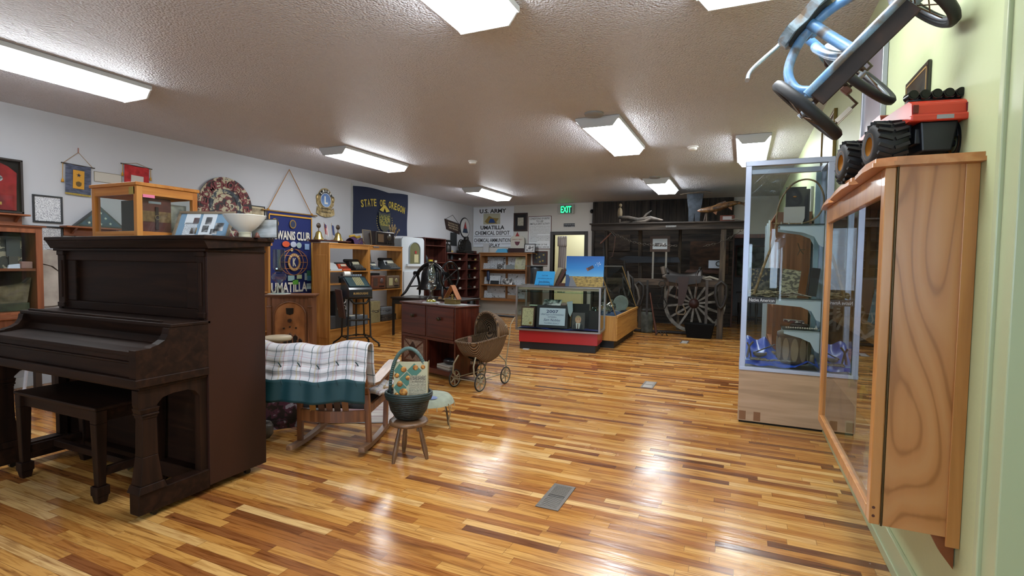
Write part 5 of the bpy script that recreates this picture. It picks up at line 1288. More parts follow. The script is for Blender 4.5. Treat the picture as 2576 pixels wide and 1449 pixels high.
def rug_mat():
    mt, nt, b, N, L_ = nodes('rag_rug'); tc = N('TexCoord'); sp = N('SeparateXYZ'); L_(tc.outputs['Object'], sp.inputs[0])
    n = N('TexNoise'); n.inputs['Scale'].default_value = 3; n.inputs['Detail'].default_value = 8; mp = N('Mapping'); mp.inputs['Scale'].default_value = (.4, 9, 1); L_(tc.outputs['Object'], mp.inputs[0]); L_(mp.outputs[0], n.inputs[0])
    r = ramp(N, [(.3, '5a4248'), (.42, '8f7478'), (.48, 'a8a09c'), (.6, 'b8b4ac')]); L_(n.outputs['Fac'], r.inputs[0]); L_(r.outputs[0], b.inputs['Base Color']); b.inputs['Roughness'].default_value = .95
    return mt
solo('rag_rug', 'pale striped rag rug on the floor in front of the rocking chair', 'rug', G().box(-.55, .28, -.45, .35, .001, .012), rug_mat(), (-3.02, 3.98, 0), 27, bevel=.004)
t = T('turned_pedestal', 'cream turned wooden pedestal just behind the piano end', 'pedestal', (-3.70, 3.28, 0))
t.add('shaft', G().lathe([(.0, 0), (.1, 0), (.1, .03), (.05, .06), (.035, .12), (.06, .2), (.04, .28), (.03, .4), (.045, .5), (.055, .58), (.035, .64), (.03, .68), (.05, .7)], n=24), M('9c8c70', .5))
t.add('top', G().lathe([(0, .735), (.11, .735), (.12, .72), (.11, .7), (0, .7)], n=28), M('a8987c', .5))
t = T('stoneware_crock', 'small dark stoneware crock on the floor by the piano end', 'crock', (-3.42, 2.87, 0))
t.add('body', G().lathe([(0, 0), (.06, 0), (.085, .03), (.085, .09), (.07, .12), (.06, .12), (.06, .1), (0, .02)], n=28), M('55504a', .35))
t = T('magazine_rack', 'black wire rack holding a magazine with purple lettering beside the piano end', 'rack', (-3.38, 3.03, 0), 55)
for y in (0, .09):
    t.add('wire_side', G().tube([(-.16, y, 0), (-.16, y, .32), (-.1, y, .36), (.1, y, .36), (.16, y, .32), (.16, y, 0)], .005, 6), M('1a1614', .4, .6))
    t.add('wire_rail', G().tube([(-.16, y, .1), (.16, y, .1)], .004, 6), M('1a1614', .4, .6))
solo('rack_magazine', 'magazine with dark purple and white cover in the wire rack', 'magazine', G().box(-.13, .13, .03, .045, 0, .34), blotch('magcover', ['1c1218', '4a2438', '8a8490', 'b0acb0'], 14, 3, .4, interp='CONSTANT'), (-3.38, 3.03, .02), 55)
t = T('sign_board', 'white painted board with a dried flower sprig leaning behind the rocking chair', 'board', (-3.46, 3.36, 0), 62)
t.add('board', G().cb((0, .04, .24), (.5, .018, .48), Matrix.Rotation(-.16, 3, 'X')), M('8f9498', .5))
t.add('edge_frame', G().cb((-.25, .035, .24), (.016, .024, .49), Matrix.Rotation(-.16, 3, 'X')), M('5c2e26', .5))
t.add('lower_band', G().cb((0, -.002, .05), (.48, .01, .1), Matrix.Rotation(-.16, 3, 'X')), M('7d8a90', .4))
t.add('flower_sprig', G().tube([(-.12, .03, .42), (-.08, .01, .36), (0, .0, .34)], .004, 5).ball((.02, -.0, .32), (.035, .02, .03), 10, 6).ball((.05, -.0, .29), (.025, .015, .02), 10, 6).ball((.0, -.0, .28), (.022, .015, .02), 10, 6), M('5c4a34', .9))
t = T('iron_bracket', 'thin black iron rod bracket leaning on the white board', 'bracket', (-3.36, 3.17, 0), 62)
t.add('rod', G().tube([(0, 0, 0), (-.02, 0, .2), (.05, 0, .42), (0, .04, .44)], .005, 6), M('14120f', .4, .6))

# ================================================================= wicker doll pram
def wicker_mat():
    mt, nt, b, N, L_ = nodes('brown_wicker')
    tc = N('TexCoord'); mp = N('Mapping'); mp.inputs['Scale'].default_value = (1, 1, .02); L_(tc.outputs['Object'], mp.inputs[0])
    w1 = N('TexWave', wave_type='BANDS', bands_direction='DIAGONAL'); w1.inputs['Scale'].default_value = 26; w1.inputs['Distortion'].default_value = .6; L_(mp.outputs[0], w1.inputs[0])
    r = ramp(N, [(.1, '3a2818'), (.5, '6b4e34'), (.9, '85694a')]); L_(w1.outputs[0], r.inputs[0]); L_(r.outputs[0], b.inputs['Base Color']); b.inputs['Roughness'].default_value = .6
    bp = N('Bump'); bp.inputs['Strength'].default_value = .9; bp.inputs['Distance'].default_value = .01; L_(w1.outputs[0], bp.inputs['Height']); L_(bp.outputs[0], b.inputs['Normal'])
    return mt
WK = wicker_mat(); CRM = M('8a7f66', .5)
t = T('wicker_pram', 'brown wicker doll pram with a round hood and cream spoked wheels', 'doll pram', (-2.70, 5.24, 0), 80)
# local x = length (front toward -x), y = width
def body(u, v):
    # u around 0..1 of the rim, v 0 rim ..1 keel
    a = 2*pi*u; c, s = cos(a), sin(a)
    ex = .34*abs(c)**.38*(1 if c > 0 else -1); ey = .16*abs(s)**.45*(1 if s > 0 else -1)
    k = (1-v)**.55 if v < 1 else 0
    zt = .545+.02*(ex/.36)
    zb = .27 + .10*max(0, -ex/.36)**1.5+.05*max(0, ex/.36)**2
    return (ex*(.62+.38*k), ey*(.45+.55*k), zt+(zb-zt)*v)
t.add('body', G().grid(body, 48, 14), WK, solid=.012)
t.add('bottom', G().prism([(.2*cos(a), .055*sin(a)) for a in [k*2*pi/20 for k in range(20)]], 'z', .27, .3), WK)
t.add('rim', G().tube([body(k/48, 0) for k in range(48)], .014, 8, closed=True), WK)
def hood(u, v):
    # v 0 front arch .. 1 back low; u across
    a = pi*u; ph = radians(8+100*v)
    x = .05+.27*sin(ph)*1.0; top = .56+.28*cos(ph*.75)*(.4+.6*sin(a)**.5) if True else 0
    return (x, .165*cos(a)*(1-.15*v), .56+.275*sin(a)**.7*(cos(ph*.82) if v < 1 else .05))
t.add('hood', G().grid(hood, 24, 14), WK, solid=.014)
t.add('hood_rim', G().tube([hood(k/24, 0) for k in range(25)], .018, 8), WK)
t.add('hood_clasp', G().torus((.26, -.15, .66), .022, .004, 'y', 12, 5), M('b0a894', .4))
t.add('lining', G().prism([(.3*cos(a)*1.0, .12*sin(a)) for a in [k*2*pi/24 for k in range(24)]], 'z', .42, .43), M('4a3c2c', .9))
t.add('cloth_tab', G().box(-.12, -.08, .08, .12, .44, .56), M('8a6250', .8), bevel=.01)
for s in (-1, 1):
    t.add('spring', G().tube([(-.27, s*.12, .37), (-.33, s*.14, .28), (-.33, s*.15, .18), (-.26, s*.15, .115)], .009, 6), CRM)
    t.add('spring', G().tube([(.2, s*.1, .33), (.28, s*.14, .25), (.28, s*.15, .17), (.22, s*.15, .115)], .009, 6), CRM)
    t.add('side_rod', G().tube([(-.26, s*.15, .115), (.22, s*.15, .115)], .006, 6), CRM)
    t.add('handle_rod', G().tube([(.28, s*.14, .2), (.33, s*.15, .5), (.36, s*.15, .68), (.45, s*.15, .76)], .007, 6), CRM)
for x in (-.26, .22):
    t.add('axle', G().cyl((x, -.19, .1), (x, .19, .1), .006, 6), CRM)
    for s in (-1, 1):
        wl = t.add('wheel', G().torus((x, s*.18, .1), .085, .006, 'y', 28, 6).lathe([(0, -.02), (.015, -.018), (.015, .018), (0, .02)], (x, s*.18, .1), 12, 'y'), CRM)
        t.add('tyre', G().torus((x, s*.18, .1), .094, .0075, 'y', 28, 8), M('121214', .7), wl)
        for k in range(6):
            a = 2*pi*k/6; t.add('spoke', G().taper((0, 0, .012), (.016, .008), (0, 0, .084), (.01, .006)).xf(Matrix.Translation((x, s*.18, .1)) @ Matrix.Rotation(a, 4, 'Y')), CRM, wl)
t.add('push_bar', G().cyl((.45, -.15, .76), (.45, .15, .76), .013, 10), M('16151a', .4))

# ================================================================= dark red tool shelves in the far left corner
SR = wood('shelf_red', ['2e120c', '47201a', '5a2e22'], 'Z', .45); SRX = wood('shelf_red_x', ['2e120c', '47201a', '5a2e22'], 'X', .45)
def red_unit(x, y, W_, H_, shelves, label, rz=90, D_=.34, name='tool_shelf', posts=True):
    t = T(name, label, 'shelf unit', (x, y, 0), rz)
    for a in (.001, W_-.023): t.add('side_panel', G().box(a, a+.022, 0, D_, 0, H_), SR)
    t.add('back_panel', G().box(.024, W_-.024, D_-.012, D_, 0, H_), SR)
    for z in shelves: t.add('shelf', G().box(.024, W_-.024, .0, D_-.012, z-.018, z), SRX)
    return t
red_unit(-6.64, 9.99, .92, 1.97, (.1, .55, .95, 1.4, 1.8, 1.97), 'tall red brown shelf unit next to the white enamel cabinet')
red_unit(-6.64, 10.96, 1.0, 1.66, (.1, .49, .72, .98, 1.23, 1.47, 1.64), 'red brown tool shelves left of the wall corner, in line with the tall unit')
red_unit(-6.64, 11.98, .70, 1.66, (.1, .49, .72, .98, 1.23, 1.47, 1.64), 'red brown tool shelves right in the wall corner')
tools_lab = {
 'wrench': 'iron wrench', 'plane': 'old wooden hand plane', 'tin': 'small tin', 'iron': 'old flat iron', 'card': 'paper card'}
def tool(kind, y, z, label, col=None, x=-6.74):
    g = G()
    if kind == 'tag': g.box(-.05, .05, -.012, .0, 0, .045); m_ = M(col or rnd.choice(['b4b0a0', 'a89a5c', '8f8c80', 'b8b8b0', '5c9ab4']), .6)
    elif kind == 'vise': g.box(-.05, .05, -.06, .06, 0, .03).cyl((0, -.02, .03), (0, -.02, .12), .03, 12).cyl((-.07, 0, .1), (.08, 0, .1), .015, 10); m_ = IR
    elif kind == 'iron': g.prism([(-.06, -.05), (.05, -.05), (.08, 0), (.05, .05), (-.06, .05)], 'z', 0, .05).tube([(-.04, 0, .05), (-.03, 0, .1), (.03, 0, .1), (.04, 0, .05)], .01, 6); m_ = IR
    elif kind == 'can': g.lathe([(0, 0), (.045, 0), (.045, .1), (.03, .12), (.012, .14), (.012, .16), (0, .16)], n=18); m_ = M(col or '33363a', .4, .4)
    elif kind == 'wrench': g.tube([(-.08, 0, .015), (.08, .02, .02)], .01, 8).torus((-.1, 0, .02), .02, .01, 'z', 14, 6); m_ = IR
    elif kind == 'plane': g.box(-.09, .09, -.025, .025, 0, .05).tube([(.04, 0, .05), (.06, 0, .09)], .014, 8); m_ = M('4a3020', .5)
    elif kind == 'block': g.box(-.07, .07, -.04, .04, 0, .06); m_ = M(col or '6a4a34', .6)
    names = {'tag': 'price_card', 'vise': 'bench_vise', 'iron': 'flat_iron', 'can': 'oil_can', 'wrench': 'wrench', 'plane': 'hand_plane', 'block': 'wood_block'}
    return solo(names[kind], label, names[kind].replace('_', ' '), g, m_, (x, y, z+.001), 90, bevel=.002)
SH = {0: .72, 1: .98, 2: 1.23, 3: 1.47}
tool('block', 10.35, 1.4, 'yellow box with a small toy on the upper shelf of the tall red brown unit', 'b09c28')
tool('tag', 10.6, 1.4, 'white card at the right of the upper shelf of the tall red brown unit')
tool('can', 10.2, 1.4, 'tall dark tin standing beside the yellow box on the tall red brown unit')
tool('iron', 10.3, .95, 'flat iron on the middle shelf of the tall red brown unit'); tool('vise', 10.55, .95, 'small iron vise on the middle shelf of the tall red brown unit')
for i, (yb, lb) in enumerate(((10.96, 'left tool shelves'), (11.98, 'corner tool shelves'))):
    for k, z in SH.items():
        lv = ['lowest', 'second', 'third', 'top'][k]
        kinds = [['can', 'plane', 'tag'], ['wrench', 'iron', 'tag'], ['plane', 'vise', 'tag'], ['vise', 'can', 'tag']][(k+i) % 4]
        for j, kd in enumerate(kinds):
            nm = {'tag': 'paper card', 'vise': 'iron vise', 'iron': 'black flat iron', 'can': 'dark oil can', 'wrench': 'iron wrench', 'plane': 'wooden hand plane', 'block': 'wood block'}[kd]
            tool(kd, yb+.17+j*(.27 if i == 0 else .18)+rnd.uniform(-.05, .03), z, f'{nm} on the {lv} tier of the {lb}', x=-6.76 if kd != 'tag' else -6.68)
tool('tag', 11.35, 1.66, 'yellow card on top of the left tool shelves', 'b49a54')
# machines on top
t = T('blow_torch', 'old black iron blow torch on top of the left tool shelves', 'blow torch', (-6.78, 11.2, 1.661), 90)
t.add('tank', G().lathe([(0, 0), (.1, 0), (.105, .02), (.1, .14), (.06, .2), (.02, .22), (0, .22)], n=24), IR)
t.add('burner', G().cyl((-.04, 0, .28), (.16, 0, .28), .03, 14), IR); t.add('stem', G().cyl((0, 0, .2), (0, 0, .28), .015, 10), IR)
t.add('pump_handle', G().tube([(.12, 0, .05), (.15, 0, .2), (.24, 0, .22)], .012, 8), IR)
t = T('hit_miss_engine', 'old black cast iron engine with flywheels on top of the tool shelves', 'engine', (-6.74, 12.05, 1.661), 90)
t.add('base', G().box(-.26, .26, -.12, .12, 0, .06), IR, bevel=.008)
t.add('crankcase', G().prism([(-.18, .06), (.2, .06), (.16, .26), (.02, .36), (-.1, .3)], 'y', -.09, .09), IR, bevel=.015)
t.add('cylinder', G().lathe([(0, 0), (.07, 0), (.07, .16), (.05, .18), (0, .18)], (.05, 0, .25), 18), IR)
t.add('flywheel', G().torus((-.22, 0, .2), .14, .014, 'y', 28, 8), IR)
for k in range(3): t.add('flywheel_spoke', G().cyl((-.22-.13*cos(k*pi/3), 0, .2-.13*sin(k*pi/3)), (-.22+.13*cos(k*pi/3), 0, .2+.13*sin(k*pi/3)), .01, 6), IR)
t.add('oiler', G().lathe([(0, 0), (.04, 0), (.045, .08), (.02, .12), (0, .12)], (.24, 0, .14), 14), IR)
solo('wooden_plane', 'long brown wooden plane lying on the corner end of the tool shelves', 'hand plane', G().box(-.2, .2, -.05, .05, 0, .07), M('4a241a', .5), (-6.80, 12.52, 1.661), 90, bevel=.01)
solo('milk_can', 'small grey metal can under the lowest tier of the corner shelves', 'can', G().lathe([(0, 0), (.1, 0), (.1, .26), (.06, .32), (.07, .36), (0, .36)], n=22), M('4c5258', .35, .6), (-6.78, 12.45, .101))

# ================================================================= back wall
def BWx(x): return x
t = T('depot_sign', 'large white U.S. Army depot sign hung at the left end of the back wall', 'sign', (-6.40, YF, 2.42), 0)
t.add('board', G().box(-.60, .65, -.02, -.003, -.57, .54), M('d0d6de', .45), bevel=.003)
K_ = M('16181c', .5)
g = G(); bz = -2.42
def TX(s, x0, x1, z0, z1, b=.03): g.text(s, x0+6.40, x1+6.40, z0+bz, z1+bz, -.0215, b)
TX('U.S. ARMY', -6.80, -5.98, 2.79, 2.905); TX('UMATILLA', -6.77, -6.03, 2.335, 2.445); TX('CHEMICAL DEPOT', -6.94, -5.87, 2.185, 2.295, .015)
TX('CHEMICAL AMMUNITION', -6.97, -5.84, 1.985, 2.09, .015); TX('DISPLAY', -6.64, -6.15, 1.845, 1.95, .02)
t.add('lettering', g, K_)
t.add('rule', G().box(-.57, .58, -.0215, -.0205, 2.145+bz, 2.155+bz), K_); 
t.add('rule', G().box(-.57, -.27, -.0215, -.0205, 1.935+bz, 1.943+bz), K_); t.add('rule', G().box(.28, .58, -.0215, -.0205, 1.935+bz, 1.943+bz), K_)
e_ = t.add('emblem', G().box(-.28, .24, -.0225, -.0205, 2.48+bz, 2.78+bz), M('a6a692', .5))
t.add('gold_shape', G().prism([(-.24, .14), (-.1, .3), (0, .24), (.2, .22), (.12, .12), (.16, .08), (-.16, .08)], 'y', -.026, -.023), M('86723c', .5), e_)
t.add('blue_shape', G().prism([(-.12, .1), (.1, .1), (.04, .2), (-.06, .22)], 'y', -.029, -.0265), M('24457c', .5), e_)
frame_on('shadow_box', 'dark red framed medal box with a cream card next to the depot sign', 'framed medal', (-5.545, YF-.003, 2.525), 0, .40, .49, M('2c1816', .4), M('16161c', .7), .04, .04, items=[('card', -.085, .085, -.1, .12, printed('card', 'b4b2a4', '6a6a60', .02))])
t = T('entry_sign', 'tall white conditions of entry sign with a thin red border', 'sign', (-4.99, YF, 2.235), 0)
t.add('board', G().box(-.33, .33, -.018, -.003, -.44, .44), M('5e3230', .5), bevel=.002)
t.add('face', G().box(-.315, .315, -.02, -.018, -.425, .425), M('d2d6d8', .5))
g = G(); y = -.0212
g.text('CONDITIONS OF ENTRY', -.29, .29, .345, .40, y, .01).text('TO USE', -.1, .1, .275, .325, y, .01).text('UMATILLA DEPOT ACTIVITY', -.29, .29, .205, .258, y, .01)
rows = ['AN VEHICLES, THEIR PASSENGERS AND SUPPLIES', 'SHALL BE SUBJECT TO SEARCH ENTERING, WHILE', 'ON OR WHEN LEAVING THE INSTALLATION', 'ENTRY OF PERSONS AND VEHICLES CONSTITUTES', 'CONSENT TO SUCH SEARCH AND SEIZURE BY', 'THE FOLLOWING ARTICLES ARE PROHIBITED WITHIN', 'THE INSTALLATION', 'OTHER DANGEROUS ARTICLES AND CONTRABAND', 'AS DEFINED BY FEDERAL STATUTE OR INCLUDES', 'CAMERAS, RADIO TRANSMITTING EQUIPMENT', 'LIQUOR AND FIREARMS WITHOUT PERMISSION', 'STOLEN PROPERTY']
for i, r_ in enumerate(rows): g.text(r_, -.29, .29 if len(r_) > 20 else -.06, .155-i*.037, .176-i*.037, y, .005)
g.text('BY ORDER OF THE', -.22, .22, -.34, -.30, y, .01).text('COMMANDING OFFICER', -.28, .28, -.41, -.37, y, .01)
t.add('lettering', g, K_)
t = T('exit_sign', 'small lit green EXIT sign above the dark framed door', 'exit sign', (-4.25, YF, 2.825), 0)
t.add('housing', G().box(-.21, .21, -.06, -.0, -.115, .125), M('a8aaa4', .5), bevel=.005)
t.add('panel', G().box(-.155, .16, -.064, -.06, -.1, .1), M('0c4a34', .4))
t.add('letters', G().text('EXIT', -.14, .145, -.085, .085, -.066, .02), M('30ffa0', .4, emit=1.6))
t = T('dome_camera', 'small black dome camera high at the end of the pale wall', 'camera', (-3.56, YF, 2.76), 0)
t.add('base', G().lathe([(0, 0), (.055, 0), (.055, -.03), (0, -.03)], n=20, axis='y'), M('1a1a1c', .4)); t.add('dome', G().ball((0, -.04, 0), .045, 16, 10), M('08080a', .1))
solo('door_plate', 'small dark name plate above the dark framed door', 'name plate', G().box(-.15, .15, -.01, -.001, -.045, .045), printed('dplate', '23262c', '7a7e84', .05, .55), (-4.17, YF, 2.42))
solo('conduit', 'thin white conduit running down from the camera on the back wall', 'conduit', G().tube([(0, -.012, 2.7), (0, -.012, .1)], .008, 6), M('a4a29c', .5), (-3.56, YF, 0))
# oak display rack on back wall
BO = wood('rack_oak_z', ['6a4224', '825730', '96683e'], 'Z', .45); BOX_ = wood('rack_oak_x', ['6a4224', '825730', '96683e'], 'X', .45)
t = T('display_rack', 'oak wall rack with three tiers of military papers on the back wall', 'display rack', (-6.63, YF-.30, 0), 0)
W_ = 1.40
for x in (0, W_-.04): t.add('side_panel', G().box(x, x+.04, 0, .29, .38, 1.66), BO, bevel=.003)
t.add('top', G().box(-.03, W_+.16, -.02, .29, 1.66, 1.69), BOX_, bevel=.003)
t.add('head_rail', G().box(.04, W_-.04, .0, .02, 1.60, 1.66), BOX_); t.add('foot_rail', G().box(.04, W_-.04, .0, .02, .38, .44), BOX_)
t.add('back_panel', G().box(.04, W_-.04, .275, .29, .38, 1.66), BOX_)
t.add('mullion', G().box(.68, .71, .255, .275, .44, 1.60), BO)
TZ = (1.24, .82, .44)
for z in TZ[:2]: t.add('shelf', G().box(.04, W_-.04, 0.0, .275, z-.03, z), BOX_)
t.add('shelf', G().box(.04, W_-.04, .02, .275, .42, .44), BOX_)
for z, h_ in ((1.24, .34), (.82, .30), (.44, .33)):
    for x in (.1, .73): t.add('printed_backing', G().box(x, x+.56, .27, .274, z+.005, z+h_), blotch('mapprint', ['4c4a48', 'a4a6a8', 'b0b4b8', 'b8bcc0'], 16, 3, .5, interp='CONSTANT', lo=.3, hi=.45))
rx, ry = -6.63, YF-.30
def leaf(x, z, w_, h_, mt, label, y=.12, name='display_card', cat='card', tilt=-.2):
    g = G().cb((0, .02, h_/2), (w_, .004, h_), Matrix.Rotation(tilt, 3, 'X'))
    return solo(name, label, cat, g, mt, (rx+x, ry+y, z+.002))
PR = printed('leaflet', 'acb2b8', '6a6e74', .03, .5)
leaf(.14, 1.24, .2, .16, PR, 'small printed card at the left of the top rack tier'); leaf(.42, 1.24, .4, .32, PR, 'large folded leaflet on the top rack tier', .17)
leaf(.55, 1.24, .16, .15, BW2, 'dark photo on the large leaflet of the top rack tier', .1, 'photograph', 'photograph'); leaf(.86, 1.24, .24, .12, M('6a7274', .6), 'grey box front in the middle of the top rack tier', .1)
leaf(1.16, 1.24, .3, .34, blotch('mapg', ['8a8a64', 'a0a088', '6a7068'], 5, 3), 'tall leaning map frame at the right of the top rack tier', .1, 'framed_map', 'map')
leaf(.13, .82, .12, .2, PR, 'narrow card at the left of the middle rack tier'); leaf(.38, .82, .34, .24, printed('lf2', 'b0b6bc', '70757c', .04, .4), 'leaflet with a dark bunker photo on the middle rack tier', .15)
leaf(.4, .82, .26, .1, M('1c2024', .6), 'dark bunker photo at the foot of the middle tier leaflet', .1, 'photograph', 'photograph'); leaf(.78, .82, .3, .17, BW, 'grey landscape photo in the middle of the rack', .1, 'photograph', 'photograph')
leaf(1.1, .82, .2, .12, PR, 'small white card at the right of the middle rack tier')
leaf(.12, .44, .1, .2, PR, 'narrow card at the left of the lowest rack tier'); leaf(.22, .44, .22, .13, PR, 'wide printed card on the lowest rack tier', .08)
leaf(.95, .44, .3, .1, M('7a5a3a', .6), 'brown bracket card with a round emblem on the lowest rack tier', .08)
solo('blue_cylinder', 'dark blue canister hanging in the middle tier of the rack', 'canister', G().lathe([(0, 0), (.04, 0), (.045, .04), (.045, .24), (.03, .28), (0, .28)], n=18), M('1c2c48', .4), (rx+.21, ry+.1, 1.211-.31+.02))
# on rack top
solo('white_brochure', 'white folded brochure standing on the oak rack under the depot sign', 'brochure', G().box(-.085, .085, 0, .02, 0, .26), M('b0b4b8', .5), (rx+.13, ry+.1, 1.691))
solo('blue_folder', 'light blue folded folder on the oak rack', 'folder', G().prism([(-.19, 0), (.17, 0), (.16, .08), (.08, .11), (-.12, .1)], 'y', -.06, .06), M('4f9cc4', .5), (rx+.62, ry+.14, 1.691))
t = T('award_stand', 'white award plaque with a red flame and badge on a dark red base', 'award', (rx+1.06, ry+.14, 1.691))
t.add('base', G().box(-.24, .24, -.08, .08, 0, .12), M('2c1414', .4), bevel=.004)
t.add('plaque', G().prism([(-.2, .12), (.2, .12), (.2, .4), (.13, .46), (-.13, .46), (-.2, .4)], 'y', -.01, .02), M('b4b2a8', .4), bevel=.004)
t.add('flame', G().prism([(-.06, .44), (.06, .44), (.03, .5), (0, .56), (-.03, .5)], 'y', -.016, -.01), M('8c2c2c', .5))
t.add('badge', G().prism([(-.08, .3), (.08, .3), (.05, .22), (0, .19), (-.05, .22)], 'y', -.014, -.01), M('5a2c38', .5))
t.add('lettering', G().text('SAFETY FIRST', -.15, .15, .34, .37, -.012, .01), M('7a2c2c', .5))
easel_frame('framed_photo', 'small black framed photo of a plain at the right end of the oak rack', 'framed photo', (rx+1.44, ry+.08, 1.692), 0, .32, .24, 6, BF, M('b0b2b4', .5), [(0, .12, .2, .13, BW)], .02)
frame_on('coin_frame', 'brown framed board of gold medals beside the dark framed door', 'framed medals', (-4.965, YF-.004, 1.56), 0, .42, .36, M('46241a', .45), M('3c3c3e', .8), .03, .03, items=[('medal', x-.022, x+.022, z-.022, z+.022, M('9a8a50', .4, .4)) for x, z in ((-.1, .09), (-.02, .02), (.08, -.08), (-.1, .0), (.1, .08), (.0, -.1))])
t = T('shell_cylinder', 'grey upright metal cylinder with dark slots beside the oak rack', 'cylinder', (-4.90, YF-.42, 0), 0)
t.add('tube', G().lathe([(0, 0), (.16, 0), (.16, 1.2), (.17, 1.25), (.17, 1.33), (0, 1.33)], n=28), M('4a5258', .4, .5))
for x in (-.05,): t.add('slot', G().box(x-.015, x+.015, -.162, -.15, .3, 1.15), M('0c0e10', .7))
t.add('top_plate', G().box(-.24, .22, -.2, .2, 1.33, 1.35), M('3a3f44', .5))
# beyond the door
def cf(u, v): return (u*.22+.01*sin(v*5), .05+.025*sin(u*22), 2.12-v*1.0)
solo('lace_curtain', 'grey white curtain hanging inside the dark framed doorway', 'curtain', G().grid(cf, 24, 10), M('a8a2a0', .8), (DX0+.02, YF+.3, 0), 0, solid=.004)
solo('curtain_valance', 'short gathered valance over the curtain in the doorway', 'curtain', G().grid(lambda u, v: (u*.26, .0+.02*sin(u*26), 2.15-v*.27), 24, 4), M('b0aaa8', .8), (DX0+.01, YF+.3, 0), 0, solid=.004)
# ================================================================= the 2007 display case
AL = M('8d8a88', .35, .7, name='aluminium_trim'); GC = glass('case_glass', 'f6faf8', 1.0, ior=1.28)
RED = M('a01c22', .35, coat=.2); KICK = M('0e0f12', .5)
RZ = 6.0
cx0, cy0 = -3.32, 7.79           # front left foot of the case
t = T('showcase', 'glass showcase on a red base with the 2007 citizen sign inside', 'showcase', (cx0, cy0, 0), RZ)
W_, D_ = 1.28, .50; x0, x1, yb = -.05, W_+.0, D_
t.add('kick_base', G().box(.0, W_-.03, .02, D_+.02, 0, .12), KICK, bevel=.003)
t.add('red_base', G().box(-.01, W_, .0, D_+.02, .12, .31), RED, bevel=.003)
def bars(t, x0, x1, y0, y1, z0, z1, r, mt, nm='edge_trim'):
    for z in (z0, z1):
        for y in (y0, y1): t.add(nm, G().box(x0, x1, y-r, y+r, z-r, z+r), mt)
        for x in (x0, x1): t.add(nm, G().box(x-r, x+r, y0, y1, z-r, z+r), mt)
    for x in (x0, x1):
        for y in (y0, y1): t.add(nm, G().box(x-r, x+r, y-r, y+r, z0, z1), mt)
bars(t, -.05, W_+.03, -.02, D_+.02, .325, 1.035, .014, AL)
t.add('deck', G().box(-.04, W_+.02, -.01, D_+.01, .312, .335), M('5c5c5c', .6))
t.add('blue_cloth', G().grid(lambda u, v: (-.03+u*1.32, -.0+v*.5, .338+.012*sin(u*23)*sin(v*9)+.02*(sin(u*9)*.5+.5)*(1-v)), 50, 12), M('101c5c', .7))
for (a, b, c, d) in ((-.04, W_+.02, -.022, -.018), (-.04, W_+.02, D_+.018, D_+.022)): t.add('glass_pane', G().box(a, b, c, d, .34, 1.02), GC)
for x in (-.052, W_+.028): t.add('glass_pane', G().box(x, x+.004, -.0, D_, .34, 1.02), GC)
t.add('top_glass', G().box(-.04, W_+.02, -.01, D_+.01, 1.03, 1.037), GC)
t.add('glass_shelf', G().box(-.03, W_+.01, .16, D_, .93, .936), glass('green_edge_glass', 'a8d4c4', 1.))
t.add('light_strip', G().box(-.03, W_+.01, .0, .05, .98, 1.015), M('a8a290', .5))
RC = Matrix.Rotation(radians(RZ), 4, 'Z')
def CP(x, y, z): v = RC @ Vector((x, y, 0)); return (v.x+cx0, v.y+cy0, z)
def standing(name, label, cat, x, y, z, w_, h_, frame, face, fw=.03, extra=(), tilt=12, rz=RZ, base=CP):
    R_ = Matrix.Rotation(radians(rz), 3, 'Z') @ Matrix.Rotation(-radians(tilt), 3, 'X')
    t = T(name, label, cat, base(x, y, z+.004), rot=R_)
    t.add('frame', G().box(-w_/2, w_/2, 0, .015, 0, h_), frame, bevel=.002)
    if face: t.add('face', G().box(-w_/2+fw, w_/2-fw, -.003, 0, fw, h_-fw), face)
    for nm, gg, mt in extra: t.add(nm, gg, mt)
    return t
g = G().text('2007', -.10, .10, .245, .295, -.0045, .02).text('UMATILLA OUTSTANDING', -.19, .19, .205, .232, -.0045, .0).text('CITIZEN', -.07, .07, .165, .19, -.0045, 0).text('Sam Nobles', -.14, .14, .11, .152, -.0045, 0, shear=.35).text('"A LIVING LEGACY"', -.13, .13, .065, .09, -.0045, 0)
standing('award_sign', 'black framed white 2007 outstanding citizen sign inside the red based showcase', 'sign', .52, .07, .355, .52, .37, M('15161a', .45), M('aebccc', .5), .045, [('lettering', g, M('1e2f5c', .5))], 10)
standing('certificate', 'gold framed cream certificate with a seal at the left in the showcase', 'certificate', .10, .10, .355, .23, .33, M('4a2c1c', .5), printed('cert', 'b4ae88', '7a7660', .02, .45), .02, [('seal', G().disc((.05, -.004, .06), .022), M('8a6c2c', .5))], 8)
px_ = [('suit', G().prism([(-.085, .0), (.075, .0), (.07, .07), (.03, .105), (-.045, .105), (-.085, .06)], 'y', -.008, -.003), M('1c2024', .6)),
       ('shirt', G().prism([(-.03, .01), (.02, .01), (.035, .1), (-.04, .1)], 'y', -.010, -.008), M('b4b4b0', .6)),
       ('tie', G().prism([(-.014, .01), (.004, .01), (.0, .09), (-.012, .09)], 'y', -.012, -.010), M('4a2c24', .6)),
       ('face_shape', G().disc((-.004, -.0085, .155), .048, r2=.062), M('a88468', .6)),
       ('hair', G().prism([(.05*cos(a)-.004, .165+.055*sin(a)) for a in [pi*k/10 for k in range(11)]]+[(-.035, .185), (.03, .19)], 'y', -.0115, -.009), M('8a7a5c', .7)),
       ('smile', G().box(-.022, .012, -.0095, -.0088, .128, .134), M('c4b4a8', .6)),
       ('eye', G().disc((-.02, -.0095, .165), .006), M('2a2420', .6)), ('eye', G().disc((.014, -.0095, .165), .006), M('2a2420', .6))]
